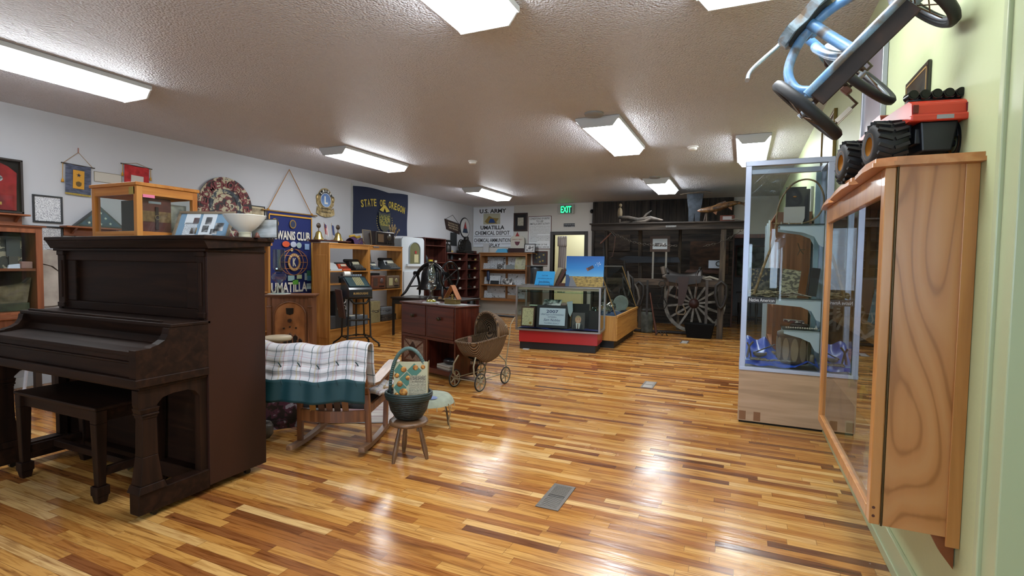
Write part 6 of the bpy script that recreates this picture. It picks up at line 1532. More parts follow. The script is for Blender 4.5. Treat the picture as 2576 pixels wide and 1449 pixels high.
standing('portrait_photo', 'portrait photo of a smiling person in a dark suit and tie, in the showcase', 'photo', .955, .08, .355, .21, .27, M('26282a', .5), M('3a3a3a', .6), .008, px_, 8)
standing('black_folder', 'black upright folder behind the portrait in the showcase', 'folder', .94, .30, .35, .30, .40, M('0d0e10', .6), None, tilt=6)
standing('black_case', 'smaller black upright case at the right end of the showcase', 'case', 1.18, .22, .35, .16, .30, M('0b0c0e', .6), None, tilt=4)
solo('newspaper', 'curled black and white newspaper photo on top of the 2007 sign', 'newspaper', G().cb((0, 0, .06), (.3, .01, .14), Matrix.Rotation(-.9, 3, 'X')), BW, CP(.48, .27, .70), RZ)
solo('sea_shell', 'pinkish shell ornament beside the newspaper in the showcase', 'shell', G().ball((0, 0, .035), (.06, .04, .035), 14, 8), M('8a7468', .5), CP(.68, .26, .70), RZ)
t = T('inner_riser', 'dark riser block inside the showcase holding the small ornaments', 'riser', CP(.5, .30, .335), RZ)
t.add('block', G().box(-.35, .26, -.1, .14, 0, .362), M('201812', .7))
solo('name_ribbon', 'pale blue draped ribbon hanging beside the black folder', 'ribbon', G().prism([(-.04, .24), (.05, .26), (.06, .1), (.02, 0), (-.01, .06)], 'y', 0, .012), M('8ca0a8', .7), CP(.80, .1, .55), RZ)
solo('green_card', 'white and green cards on a dark stand at the upper left of the showcase', 'cards', G().box(-.1, .1, -.06, .06, 0, .01), M('a4b49c', .6), CP(.2, .25, .7), RZ)
# on the showcase top
t = T('blue_card', 'bright blue card with handwriting on a wire stand on the showcase', 'card', CP(.38, .1, 1.038), rot=Matrix.Rotation(radians(RZ), 3, 'Z') @ Matrix.Rotation(-radians(10), 3, 'X'))
t.add('card', G().prism([(-.17, .01), (.15, .01), (.17, .245), (-.14, .245)], 'y', 0, .006), M('1c8cc8', .5))
t.add('lettering', G().text('Let me', -.05, .05, .165, .19, -.0015, .0, shear=.3).text('introduce you to', -.12, .12, .11, .14, -.0015, .0, shear=.3).text('Sam Nobles', -.1, .08, .06, .09, -.0015, .0, shear=.3), M('123a6a', .5))
t.add('wire_stand', G().tube([(-.09, -.03, 0), (-.09, -.02, .06), (.09, -.02, .06), (.09, -.03, 0)], .003, 5).tube([(-.15, -.02, .015), (.15, -.02, .015)], .003, 5), M('101012', .4))
t = T('rocket_painting', 'large canvas painting of a shell falling through blue sky over desert', 'painting', CP(1.03, .14, 1.038), rot=Matrix.Rotation(radians(RZ), 3, 'Z') @ Matrix.Rotation(-radians(8), 3, 'X'))
t.add('canvas', G().box(-.31, .30, 0, .03, 0, .50), M('1d5fa0', .5))
def sky_mat():
    mt, nt, b, N, L_ = nodes('painted_sky'); tc = N('TexCoord'); sp = N('SeparateXYZ'); L_(tc.outputs['Object'], sp.inputs[0])
    r = ramp(N, [(.16, '5a9cc8'), (.3, '1c74b8'), (.48, '0c4f96')]); L_(sp.outputs['Z'], r.inputs[0]); L_(r.outputs[0], b.inputs['Base Color']); b.inputs['Roughness'].default_value = .5
    return mt
t.add('painted_sky', G().box(-.31, .30, -.003, 0, .17, .50), sky_mat())
t.add('painted_desert', G().box(-.31, .30, -.003, 0, 0, .17), blotch('desert', ['5a4c2c', '8a743c', 'a8904c'], 18, 5, .6, (1, 1, 2.5)))
t.add('painted_road', G().prism([(-.26, .0), (-.12, .0), (-.2, .16), (-.23, .16)], 'y', -.005, -.003), M('6a6c70', .6))
t.add('painted_hill', G().prism([(-.31, .0), (-.25, .0), (-.235, .12), (-.26, .19), (-.31, .2)], 'y', -.0055, -.003), M('2a4668', .6))
t.add('painted_shell', G().cb((.09, -.004, .31), (.1, .003, .05), Matrix.Rotation(-.5, 3, 'Y')), M('3a2c30', .6))
t.add('painted_shell_tip', G().cb((.04, -.0045, .285), (.022, .003, .055), Matrix.Rotation(-.5, 3, 'Y')), M('7c4c34', .6))
for x, z in ((.17, .36), (.19, .39), (.205, .37), (.22, .385), (.235, .365), (.21, .345), (.245, .375), (.225, .40)): t.add('bomblet', G().disc((x, -.0045, z), .006, n=8), M('c8ccd0', .6))
t = T('tilted_frames', 'pair of cream and brown frames leaning together behind the blue card', 'frames', CP(.56, .25, 1.038), RZ)
t.add('cream_frame', G().cb((0, 0, .16), (.06, .16, .3), Matrix.Rotation(.42, 3, 'Y')), M('8a8268', .6), bevel=.003)
t.add('brown_frame', G().cb((.08, 0, .15), (.05, .16, .3), Matrix.Rotation(.5, 3, 'Y')), M('3c1c10', .5), bevel=.003)
t.add('small_box', G().box(-.04, .14, -.06, .06, 0, .05), M('4a2414', .6), bevel=.003)
solo('wire_rack', 'thin dark wire rack lying across the showcase top', 'rack', G().tube([(-.4, -.04, .006), (.45, -.04, .006), (.45, .02, .006), (-.4, .02, .006)], .004, 5, closed=True), M('101214', .4), CP(.9, .0, 1.038), RZ)
solo('paper_shim', 'white folded paper wedged under the showcase', 'paper', G().box(-.05, .05, -.03, .03, 0, .008), M('b4b8bc', .6), CP(.12, -.02, 0), RZ)

# ================================================================= slanted jewellery case
MPL = wood('maple_ply_z', ['9c6a34', 'b4823f', 'c08f4c'], 'Z', .4); MPX = wood('maple_ply_y', ['9c6a34', 'b4823f', 'c08f4c'], 'Y', .4)
t = T('slant_case', 'light oak display case with a sloping glass top behind the red based one', 'showcase', (-1.87, 8.51, 0), 1.5)
Lc = 2.10; Wc = .62
t.add('kick_base', G().box(-Wc+.04, -.06, .06, Lc-.08, 0, .13), KICK)
t.add('side_panel', G().box(-.02, 0, 0, Lc, .13, .545), MPX, bevel=.003, label='long side panel')
t.add('end_panel', G().box(-Wc, -.02, 0, .02, .13, .545), MPL, bevel=.003)
t.add('end_panel', G().box(-Wc, -.02, Lc-.02, Lc, .13, .545), MPL, bevel=.003)
t.add('back_panel', G().box(-Wc, -Wc+.02, .02, Lc-.02, .13, .545), MPL)
t.add('top_rail', G().box(-.025, .012, -.008, Lc+.008, .52, .56), MPX, bevel=.004)
t.add('deck', G().box(-Wc+.02, -.02, .02, Lc-.02, .46, .48), M('8a8c8c', .6))
gf = M('8a6c3c', .35, .6)
for y in (0.005, Lc-.005):
    t.add('slope_trim', G().tube([(-.03, y, .56), (-.33, y, 1.375)], .009, 6), gf)
    t.add('top_trim', G().tube([(-Wc, y, 1.375), (-.33, y, 1.375)], .008, 6), M('8d8d88', .4, .5))
    t.add('end_glass', G().prism([(-Wc, .56), (-.03, .56), (-.33, 1.375), (-Wc, 1.375)], 'y', y-.002, y+.002), GC)
t.add('slope_glass', G().prism([(-.03, .56), (-.33, 1.375), (-.336, 1.373), (-.036, .558)], 'y', .01, Lc-.01), GC)
t.add('ridge_trim', G().box(-.34, -.32, 0, Lc, 1.368, 1.384), M('8d8d88', .4, .5)); t.add('top_glass', G().box(-Wc, -.34, 0, Lc, 1.374, 1.38), GC)
t.add('glass_shelf', G().box(-Wc+.02, -.26, .02, Lc-.02, 1.06, 1.066), GC)
bx, by = -1.87, 8.51
def silver(kind, x, y, z, label, col='a8aaa6'):
    m_ = M(col, .18, .9); g = G()
    if kind == 'ball': g.lathe([(0, 0), (.04, 0), (.03, .02), (.08, .06), (.095, .11), (.08, .17), (.03, .2), (.025, .23), (.04, .25), (0, .25)], n=26)
    elif kind == 'pot': g.lathe([(0, 0), (.06, 0), (.09, .04), (.09, .09), (.05, .14), (.04, .18), (0, .19)], n=26).tube([(.08, 0, .06), (.13, 0, .1), (.16, 0, .16)], .012, 8)
    elif kind == 'jug': g.tube([(-.18, 0, .08), (-.02, 0, .08), (.04, 0, .08), (.1, 0, .08)], [.075, .078, .06, .03], 18).tube([(.1, 0, .08), (.14, 0, .08)], [.045, .05], 14).box(-.14, .0, -.03, .03, 0, .03)
    elif kind == 'tray': g.lathe([(0, .0), (.12, 0), (.15, .012), (.15, .016), (0, .01)], n=30)
    nm = {'ball': 'silver_urn', 'pot': 'silver_teapot', 'jug': 'milk_bottle', 'tray': 'silver_tray'}[kind]
    return solo(nm, label, nm.replace('_', ' '), g, m_, (bx+x, by+y, z))
silver('jug', -.42, .25, 1.067, 'grey metal flask lying on the upper glass shelf of the slanted case', '5c6a6c')
silver('ball', -.38, .55, .481, 'shiny round silver urn nearest the front inside the slanted case'); silver('pot', -.42, .95, .481, 'silver teapot in the middle of the slanted case', '8a8f8c')
silver('ball', -.42, 1.35, .481, 'silver urn toward the far end of the slanted case', '9a9c94')
silver('pot', -.45, .22, .481, 'dark pewter pot at the near left corner of the slanted case', '3c4a48')
solo('white_plate', 'large white oval plate standing in the slanted case', 'plate', G().lathe([(0, 0), (.1, -.004), (.15, -.02), (.155, -.018), (.1, .004), (0, .01)], (0, 0, .16), 30, 'y'), M('8a9490', .3), (bx-.3, by+1.62, .49), 30)
solo('blue_pad', 'slate blue display pad on the slanted case floor', 'display pad', G().box(-.2, .2, -.35, .35, 0, .02), M('24385c', .7), (bx-.26, by+1.1, .4805), bevel=.004)
solo('photo_stack', 'loose white photographs at the near end of the slanted case', 'photographs', G().box(-.1, .1, -.08, .08, 0, .012), M('a8a8a0', .5), (bx-.22, by+.2, .4805), 20)
solo('dark_glove', 'dark leather glove lying at the far end of the slanted case', 'glove', G().ball((0, 0, .02), (.09, .16, .02), 12, 6), M('1c1c20', .6), (bx-.26, by+1.72, .4805), 20)

# ================================================================= barn wall display
BW_ = blotch('barn_boards', ['171412', '231e1b', '2f2924', '3a332d'], 3, 8, .85, (6, 6, .5), bump=.3)
BWX = blotch('barn_boards_x', ['171412', '241f1b', '322b25', '3d352e'], 3, 8, .85, (.5, 6, 6), bump=.3)
t = T('barn_board_wall', 'weathered dark barn board wall built across the back of the room', 'barn wall', (-1.75, YF-.09, 0), 0)
g = G(); x = -1.71
while x < 1.5: 
    w_ = rnd.uniform(.14, .24); w_ = min(w_, 1.53-x); g.box(x, x+w_-.008, -.012+rnd.uniform(-.01, .01), .03, 2.33, ZC-.012); x += w_
t.add('upper_boards', g, BW_)
g = G(); z = .02
while z < 2.3:
    h_ = rnd.uniform(.14, .22); h_ = min(h_, 2.33-z); g.box(-1.71, 1.53, -.02+rnd.uniform(-.012, .01), .03, z, z+h_-.008); z += h_
t.add('lower_boards', g, BWX)
t.add('corner_board', G().box(-1.76, -1.71, -.05, .04, 0, ZC-.012), BW_)
solo('crate_panel', 'faded brown lettered crate panel nailed to the barn boards on the right', 'crate panel', G().box(-.42, .42, -.02, 0, -.38, .38), blotch('crate', ['241a14', '3a2a20', '4a3224'], 4, 6, .85, (1, 1, 3)), (-.72, YF-.135, 1.60))
solo('crate_panel', 'faded lettered board on the left part of the barn wall', 'crate panel', G().box(-.3, .3, -.02, 0, -.2, .2), blotch('crate2', ['221c18', '342b24', '40362c'], 5, 6, .85, (1, 1, 3)), (-2.85, YF-.135, 1.95))
# front frame: beam shelf, posts, rails
PY_ = 10.72
BM_ = blotch('beam_wood', ['1c1714', '2c2520', '3f362e'], 4, 7, .85, (.5, 5, 5), bump=.25); BMV = blotch('beam_wood_v', ['28221d', '3c342c', '544839'], 4, 7, .85, (5, 5, .5), bump=.25)
t = T('timber_frame', 'rough timber frame with a shelf plank along the front of the barn display', 'timber frame', (-1.5, PY_, 0), 0)
t.add('shelf_plank', G().box(-1.47, 1.50, -.10, 1.2, 2.235, 2.262), BM_, bevel=.004)
t.add('beam', G().box(-1.44, 1.50, -.06, .02, 2.11, 2.235), BM_, bevel=.006)
t.add('post', G().taper((1.13, 0, 0), (.115, .09), (1.15, 0, 2.11), (.1, .08)), BMV, bevel=.006)
t.add('post', G().taper((.255, .95, 0), (.07, .07), (.25, .95, 2.235), (.06, .06)), BMV, bevel=.004)
t.add('post', G().taper((-.55, .95, 0), (.08, .07), (-.6, .95, 2.235), (.08, .07)), BMV, bevel=.004)
t.add('post', G().taper((-1.33, .95, 0), (.08, .07), (-1.36, .95, 2.235), (.08, .07)), BMV, bevel=.004)
t.add('hitch_rail', G().box(-1.3, 1.1, .02, .07, .995, 1.13), blotch('rail_wood', ['2c251f', '453a30', '584a3c'], 4, 7, .85, (.5, 5, 5), bump=.2), bevel=.005)
solo('horse_name_sign', 'small dark pill-shaped plate with light lettering on the timber beam', 'plate', G().box(-.1, .1, -.012, 0, -.02, .02), printed('bplate', '1c1c1e', '8a8a88', .02, .6), (-1.32, PY_-.061, 2.18))
def iron(name, label, cat, g, loc, rz=0, mt=None, **kw): return solo(name, label, cat, g, mt or IR, loc, rz, **kw)
# wagon wheel
WP = blotch('grey_paint', ['5a564f', '75716a', '8d8982'], 9, 5, .7)
hub = Vector((-.90, 11.35, .62))
t = T('wagon_wheel', 'big grey spoked wooden wagon wheel leaning in front of the barn wall', 'wagon wheel', (hub.x, hub.y, 0), 0)
t.add('rim', G().lathe([(.54, -.03), (.61, -.03), (.61, .03), (.54, .03), (.54, -.03)], (0, 0, .62), 56, 'y', smooth=False), WP)
t.add('hub', G().lathe([(0, -.12), (.07, -.12), (.09, -.06), (.11, 0), (.09, .06), (.07, .1), (0, .1)], (0, 0, .62), 24, 'y'), M('3a1a16', .5))
for k in range(14):
    a = 2*pi*k/14+.1; g = G().taper((0, 0, .09), (.034, .04), (0, 0, .3), (.045, .045)).taper((0, 0, .3), (.045, .045), (0, 0, .545), (.04, .04)); g.xf(Matrix.Translation((0, 0, .62)) @ Matrix.Rotation(a, 4, 'Y')); t.add('spoke', g, WP)
# saddle
LT = blotch('dark_leather', ['0e0b0a', '1a1512', '28201c'], 6, 4, .5); LTR = M('2c1a17', .6)
t = T('western_saddle', 'old dark leather western saddle resting on the hitch rail', 'saddle', (-1.05, PY_+.045, 1.131), 4)
def sd(u, v):
    x = -.33+.66*u; a = (v-.5)*2; rise = .10*abs(2*u-1)**2.2
    return (x, a*.20*(1-.25*abs(2*u-1)), .04+rise+.06*(1-a*a)-.10*abs(a)**2)
t.add('seat', G().grid(sd, 20, 12), LT, solid=.03)
t.add('cantle', G().tube([(-.30, -.13, .12), (-.33, -.06, .19), (-.34, 0, .21), (-.33, .06, .19), (-.30, .13, .12)], .022, 8), LT)
t.add('horn', G().tube([(.25, 0, .14), (.29, 0, .22)], [.03, .02], 10).ball((.29, 0, .235), (.035, .035, .018), 12, 6), LT)
t.add('pommel', G().tube([(.22, -.13, .04), (.25, -.05, .16), (.25, .05, .16), (.22, .13, .04)], .03, 8), LT)
t.add('fender', G().prism([(-.12, .06), (.1, .06), (.04, -.35), (-.02, -.5), (-.1, -.5), (-.1, -.2)], 'y', -.215, -.20), LTR, bevel=.004)
st_ = t.add('stirrup', G().tube([(-.1, -.21, -.5), (-.13, -.21, -.62), (-.1, -.21, -.68), (.02, -.21, -.68), (.05, -.21, -.62), (.0, -.21, -.5)], .014, 8), M('6a5e4c', .7))
t.add('skirt', G().prism([(-.36, .08), (.34, .08), (.3, -.06), (.05, -.1), (-.3, -.04)], 'y', -.2, -.185), LT, bevel=.004)
for x in (-.3, -.15, .22): t.add('tie_string', G().tube([(x, -.21, .0), (x+.02, -.22, -.2), (x, -.21, -.38)], .006, 5), M('4a3024', .7))
# hanging things between the posts
def collar(x, z, label, y=PY_-.02):
    g = G().tube([(.0, 0, .26), (-.09, 0, .18), (-.1, 0, 0), (-.05, 0, -.2), (0, 0, -.26), (.05, 0, -.2), (.1, 0, 0), (.09, 0, .18)], .03, 8, closed=True); return solo('harness_collar', label, 'harness', g, M('1a1614', .6), (x, y, z))
t = T('towel_picture', 'small framed white photograph hanging on two straps in the barn display', 'framed photo', (-1.56, PY_+.2, 1.84), 0)
t.add('frame', G().box(-.2, .2, 0, .02, -.16, .16), M('3a281c', .6), bevel=.003); t.add('picture', G().box(-.145, .145, -.004, 0, -.105, .105), M('a8b0b4', .5)); t.add('photo', G().box(-.115, .115, -.006, -.004, -.05, .02), BW2)
for s in (-1, 1): t.add('strap', G().box(s*.13-.018, s*.13+.018, -.008, 0, -1.1 if s > 0 else -.72, -.16), M('77736a', .7))
solo('small_picture', 'little bright framed photo on the right side of the barn display', 'framed photo', G().box(-.12, .12, -.015, 0, -.08, .08), M('8f9aa8', .4), (-.52, PY_+.6, 1.44))
solo('horse_bit', 'dark iron bit ring hanging in front of the little bright photo', 'bit', G().torus((0, 0, 0), .045, .01, 'y', 16, 6).tube([(.03, 0, -.03), (.09, 0, .05)], .008, 6), IR, (-.45, PY_+.55, 1.45))
solo('cross_saw_blade', 'long dark blade hanging across the middle of the barn display', 'saw', G().prism([(-.75, .02), (-.6, .08), (.5, .06), (.55, -.05), (-.6, -.07)], 'y', -.01, .01), M('20252c', .5, .3), (-1.75, PY_+.7, 1.52))
solo('bucksaw_frame', 'reddish wooden tool frame lying on the right of the barn wall', 'saw', G().prism([(-.35, 0), (-.3, .06), (.4, .06), (.42, 0), (.1, .0), (.05, .02), (-.1, .02), (-.15, 0)], 'y', -.02, .02), M('4a2a1a', .6), (-.78, PY_+.9, 1.26))
for i, (x, y0_, x2, z2, lb) in enumerate(((-2.66, 2.09, -2.82, 1.86, 'pick'), (-2.52, 2.06, -2.55, 1.62, 'hay hook'))): pass
t = T('pickaxe', 'reddish handled pickaxe hanging below the left end of the timber beam', 'pickaxe', (-2.52, PY_-.0, 2.06), 0)
t.add('handle', G().tube([(0, -.03, 0), (-.22, -.05, -.22)], .014, 8), M('5a3424', .6)); t.add('head', G().tube([(-.08, -.04, .03), (.0, -.03, .02), (.1, -.03, -.1)], [.006, .02, .006], 6), IR)
solo('hay_hook', 'thin reddish handled iron hook hanging next to the pickaxe', 'hook', G().tube([(0, 0, .0), (-.02, 0, -.25), (-.05, 0, -.42), (-.1, 0, -.45)], .009, 6), M('43281c', .6), (-2.42, PY_-.08, 2.0))
def chain(name, label, pts, r=.014, lr=.03):
    g = G()
    for i in range(len(pts)-1):
        a, b = Vector(pts[i]), Vector(pts[i+1]); d = b-a; n_ = max(1, int(d.length/(lr*1.5)))
        for k in range(n_):
            c = a+d*((k+.5)/n_); q = Vector((1, 0, 0)).rotation_difference(d.normalized()).to_matrix().to_4x4()
            s_ = G().torus((0, 0, 0), lr, r*.45, 'y' if k % 2 else 'z', 10, 5); s_.v = [(v[0]*1.1, v[1]*.6, v[2]*.6) for v in s_.v]; s_.xf(Matrix.Translation(c) @ q); g._add(s_.v, s_.f, True)
    return solo(name, label, 'chain', g, M('4a443c', .5, .6), (0, 0, 0))
yy = PY_-.09
chain('log_chain', 'heavy linked chain draped from the left end of the timber beam', [(-2.55, yy, 2.10), (-2.35, yy, 2.0), (-2.1, yy, 1.88), (-1.9, yy, 1.83), (-1.6, yy, 1.80), (-1.2, yy+.02, 1.79)])
chain('log_chain', 'rusty chain rising to the right end of the timber beam', [(-.7, yy, 1.78), (-.45, yy, 1.84), (-.3, yy, 1.90), (-.1, yy, 2.03), (-.02, yy, 2.1)])
collar(-2.15, .95, 'dark horse collar hanging left of the saddle in the barn display'); collar(-1.93, .80, 'leather horse collar with iron hames beside the grey bucket')
collar(-.36, .85, 'dark leather collar hanging on the right hand barn post', PY_-.09)
solo('hame', 'curved grey wooden hame leaning on the hitch rail, left one', 'hame', G().tube([(0, 0, .38), (.02, 0, .2), (.06, 0, .05), (.02, 0, -.12)], [.014, .03, .02, .012], 8), M('5c5852', .6), (-2.15, PY_-.06, .9))
solo('hame', 'curved grey wooden hame on the post above the bucket, right one', 'hame', G().tube([(0, 0, .3), (.06, 0, .18), (.1, 0, 0), (.05, 0, -.15)], [.014, .025, .02, .012], 8), M('524c46', .6), (-2.0, PY_-.08, .72))
solo('iron_ring', 'iron ring hanging from the middle of the hitch rail', 'ring', G().torus((0, 0, 0), .06, .01, 'y', 20, 8), M('3c3834', .5, .6), (-1.47, PY_+.0, 1.03))
solo('ice_tongs', 'black iron ice tongs hanging under the ring on the hitch rail', 'tongs', G().tube([(0, 0, .25), (.02, 0, .12), (-.1, 0, -.1), (-.04, 0, -.2)], .01, 6).tube([(0, 0, .25), (-.02, 0, .12), (.1, 0, -.1), (.04, 0, -.2)], .01, 6), IR, (-1.46, PY_-.02, .72))
solo('axe_handle', 'reddish wooden handle leaning on the rail left of the wheel', 'handle', G().tube([(-.08, 0.02, .85), (0, 0, .4), (.08, -.05, .02)], [.016, .018, .024], 8), M('4c2618', .55), (-1.62, PY_-.04, 0))
solo('iron_shackle', 'small iron shackle lying on the floor before the barn display', 'shackle', G().tube([(-.12, 0, .01), (-.06, 0, .1), (0, 0, .01), (.05, -.03, .1), (.1, 0, .01)], .012, 6), IR, (-1.42, PY_-.15, 0))
solo('wagon_tongue', 'long dark wooden wagon pole lying along the barn floor', 'pole', G().tube([(-.9, 0, .03), (.6, .1, .03)], .03, 8), M('241c18', .7), (-1.15, PY_+.25, 0))
solo('trace_strap', 'dark hanging leather strap on the left part of the hitch rail', 'strap', G().box(-.02, .02, -.01, .0, -.7, 0), M('1e1a18', .6), (-1.75, PY_-.03, 1.1))
solo('trace_strap', 'grey hanging strap in front of the right half of the wagon wheel', 'strap', G().box(-.025, .025, -.01, .0, -.85, 0), M('3f3a36', .6), (-.62, PY_-.03, 1.12))
t = T('galvanised_can', 'dented grey galvanised milk can with straps beside the slanted case', 'can', (-1.79, 10.97, 0), 0)
t.add('body', G().lathe([(0, 0), (.115, 0), (.12, .04), (.125, .3), (.12, .42), (.09, .46), (0, .46)], n=28), blotch('galv', ['32352f', '454841', '565a52'], 8, 5, .6))
t.add('lid', G().lathe([(0, .52), (.08, .51), (.12, .47), (.12, .455), (0, .455)], n=28), M('3c3a36', .5, .3))
t = T('black_trough', 'low black metal trough on the floor under the wagon wheel', 'trough', (-.735, PY_-.02, 0), 0)
t.add('tub', G().taper((0, 0, 0), (.44, .25), (0, 0, .28), (.55, .33)), M('060607', .8, spec=.2), bevel=.01)
solo('leather_boot', 'tall pale topped leather case standing left of the saddle', 'boot', G().ball((0, 0, .0), (.1, .07, .06), 14, 8).tube([(-.06, 0, .05), (-.1, 0, .2)], .045, 8), M('5a5046', .6), (-1.38, PY_+.045, 1.18))
solo('rope_coil', 'white rope end tied behind the saddle on the hitch rail', 'rope', G().tube([(-.12, 0, .04), (-.02, .02, .07), (.08, 0, .04), (.14, 0, .02)], .022, 8), M('8a8578', .8), (-.56, PY_+.045, 1.12))
for i, (x, z0_, z1_) in enumerate(((-2.75, 1.0, 1.9), (-2.3, .6, 1.5))):
    solo('harness_strap', ['long dark harness bundle hanging at the left end of the barn display', 'dark harness bundle hanging behind the slanted glass case'][i], 'harness', G().tube([(0, 0, z1_), (.03, 0, (z0_+z1_)/2), (-.04, 0, z0_+.1), (.05, 0, z0_)], [.02, .04, .03, .02], 8), M('14110f', .7), (x, PY_+.3, 0))
# on the plank
t = T('driftwood', 'branching grey driftwood lying on the timber shelf plank', 'driftwood', (-1.95, PY_+.1, 2.263), 0)
DWm = blotch('driftwood_m', ['1e1a16', '332c25', '4a4138'], 8, 5, .8)
t.add('trunk', G().tube([(-.45, 0, .13), (-.25, 0, .12), (-.05, 0, .06), (.2, .02, .1), (.45, 0, .05)], [.03, .04, .05, .045, .015], 8), DWm)
t.add('branch', G().tube([(.05, 0, .08), (.12, 0, .18), (.22, 0, .25)], [.03, .025, .01], 7), DWm); t.add('branch', G().tube([(.2, 0, .09), (.1, -.05, .03), (-.15, -.06, .02)], [.03, .03, .012], 7), DWm)
t.add('branch', G().tube([(-.1, 0, .08), (-.25, .03, .03), (-.42, 0, .02)], [.03, .025, .012], 7), DWm)
t = T('carved_bird', 'small tan wooden bird figure perched on the left of the driftwood', 'bird figure', (-2.42, PY_+.3, 2.263), 0)
t.add('body', G().ball((0, 0, .24), (.055, .05, .12), 14, 10).ball((.01, -.01, .40), (.035, .035, .04), 12, 8), M('5c4e36', .7)); t.add('beak', G().lathe([(.012, 0), (0, .04)], (.01, -.045, .4), 8, 'y'), M('8a7a50', .6)); t.add('perch', G().cyl((0, 0, 0), (0, 0, .16), .02, 8), M('3a2e22', .7))
t = T('hanging_overalls', 'faded blue denim overalls hanging above the timber shelf', 'overalls', (-.94, PY_+.6, 2.262), 0)
dn = blotch('denim', ['12161b', '1c232b', '252d36'], 14, 4, .85)
t.add('overalls', G().prism([(-.16, .62), (.16, .62), (.14, .4), (.12, .3), (.1, .0), (.02, .0), (.0, .22), (-.02, .0), (-.11, .0), (-.12, .3), (-.14, .4)], 'y', -.04, .04), dn, bevel=.015)
t.add('hanger', G().tube([(-.3, 0, .62), (-.15, 0, .64), (.2, 0, .66), (.34, 0, .63)], .014, 6), M('4a3e30', .7))
FB = blotch('fish_skin', ['2a1c10', '54381e', '74552f'], 18, 4, .45)
t = T('mounted_fish', 'mounted brown walleye fish curving over the timber shelf at right', 'mounted fish', (-.42, PY_+.1, 2.263), 0)
t.add('body', G().tube([(-.42, 0, .22), (-.34, -.01, .225), (-.22, -.02, .235), (-.05, -.01, .27), (.15, 0, .33), (.3, 0, .355), (.4, 0, .33)], [.015, .045, .058, .07, .055, .03, .018], 14, sm=3), FB)
t.add('tail_fin', G().prism([(.38, .35), (.47, .39), (.45, .31), (.48, .24), (.38, .31)], 'y', -.006, .006), FB)
t.add('dorsal_fin', G().prism([(-.15, .30), (-.05, .36), (.08, .40), (.1, .35)], 'y', -.004, .004), FB); t.add('belly_fin', G().prism([(-.15, .19), (-.08, .13), (-.06, .2)], 'y', -.03, -.022), M('7a4a24', .5)); t.add('belly_fin', G().prism([(.12, .27), (.2, .21), (.2, .28)], 'y', -.02, -.014), M('7a4a24', .5))
t.add('eye', G().ball((-.36, -.042, .235), .01, 8, 6), M('0a0a0a', .1)); t.add('mouth', G().tube([(-.43, -.01, .22), (-.38, -.045, .205)], .005, 5), M('7c3a24', .5))
t.add('stand', G().cyl((-.25, 0, 0), (-.25, 0, .19), .02, 8).cyl((-.3, 0, 0), (-.27, 0, .17), .012, 8), M('3a2e24', .8))
t.add('base_card', G().cb((.12, -.02, .06), (.26, .02, .12), Matrix.Rotation(-.3, 3, 'X')), M('54281a', .5)); t.add('card_label', G().cb((.12, -.036, .065), (.16, .004, .07), Matrix.Rotation(-.3, 3, 'X')), M('8a8484', .6))
solo('antler_piece', 'small pale antler piece at the right end of the timber shelf', 'antler', G().tube([(-.1, 0, .02), (0, 0, .04), (.08, 0, .02)], [.01, .016, .006], 6), M('7a7468', .6), (-.14, PY_+.0, 2.263))
# seen through the opening at right
frame_on('landscape_painting', 'large framed landscape painting in the room beyond the red brown doorway', 'painting', (.25, YF+2.998, 1.55), 0, .9, .9, RB, blotch('landp', ['1e241c', '4a5444', '7a8474', '8d9488'], 3, 4, .6, (1, 1, 2)), .05)
t = T('hair_dryer', 'white salon hair dryer hood in the room beyond the red brown doorway', 'hair dryer', (.12, YF+2.0, 0), 0)
t.add('hood', G().lathe([(.16, 0), (.17, .08), (.14, .2), (.07, .27), (0, .29)], (0, 0, 1.5), 24), M('8f8c94', .4), solid=.01); t.add('post', G().cyl((.1, .1, 0), (.1, .1, 1.6), .018, 8), M('3a3c40', .4, .5)); t.add('foot', G().lathe([(0, .03), (.2, .02), (.22, 0), (0, 0)], (.1, .1, 0), 20), M('3a3c40', .4, .5))
t = T('sewing_table', 'small dark wooden table beyond the red brown doorway', 'table', (.12, YF+1.0, 0), 0)
t.add('top', G().box(-.25, .3, -.2, .2, .74, .77), M('1c1412', .4), bevel=.004); t.add('apron', G().box(-.2, .25, -.16, .16, .52, .74), M('20120e', .4))
for x in (-.17, .22):
    for y in (-.14, .14): t.add('leg', G().lathe([(.025, 0), (.03, .1), (.02, .2), (.035, .35), (.03, .52)], (x, y, 0), 12), M('1e120e', .4))
# ================================================================= tall aluminium showcase
ALB = M('a4acc0', .3, .35, name='blue_aluminium'); PLY = wood('birch_ply', ['967c62', 'ac9074', 'b89c82'], 'X', .4, .8)
GS = glass('showcase_glass', 'f8fbfa', 1.0, ior=1.4)
tx, ty = .0, 5.03; W_, D_ = .675, .50; Z1, Z2 = .50, 2.325
t = T('tall_showcase', 'tall aluminium framed glass showcase on a birch plywood base at the right', 'showcase', (tx, ty, 0))
t.add('base', G().box(0, W_, 0.01, D_, .02, Z1-.02), PLY, bevel=.003)
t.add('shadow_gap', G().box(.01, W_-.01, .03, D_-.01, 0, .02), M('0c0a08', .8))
for x in (.012, .13): t.add('tape_patch', G().box(x, x+.055, .0085, .01, .03, .11), M('7d5636', .5))
r = .024
for x in (0, W_-2*r):
    for y in (0, D_-2*r): t.add('corner_post', G().box(x, x+2*r, y, y+2*r, Z1, Z2-.03), ALB, bevel=.003)
for z0, z1 in ((Z1-.02, Z1+.012), (Z2-.045, Z2)):
    for y in (0, D_-2*r): t.add('rail', G().box(0, W_, y-.004, y+2*r, z0, z1), ALB, bevel=.003)
    for x in (0, W_-2*r): t.add('side_rail', G().box(x-.003, x+2*r, 0, D_, z0, z1), ALB, bevel=.003)
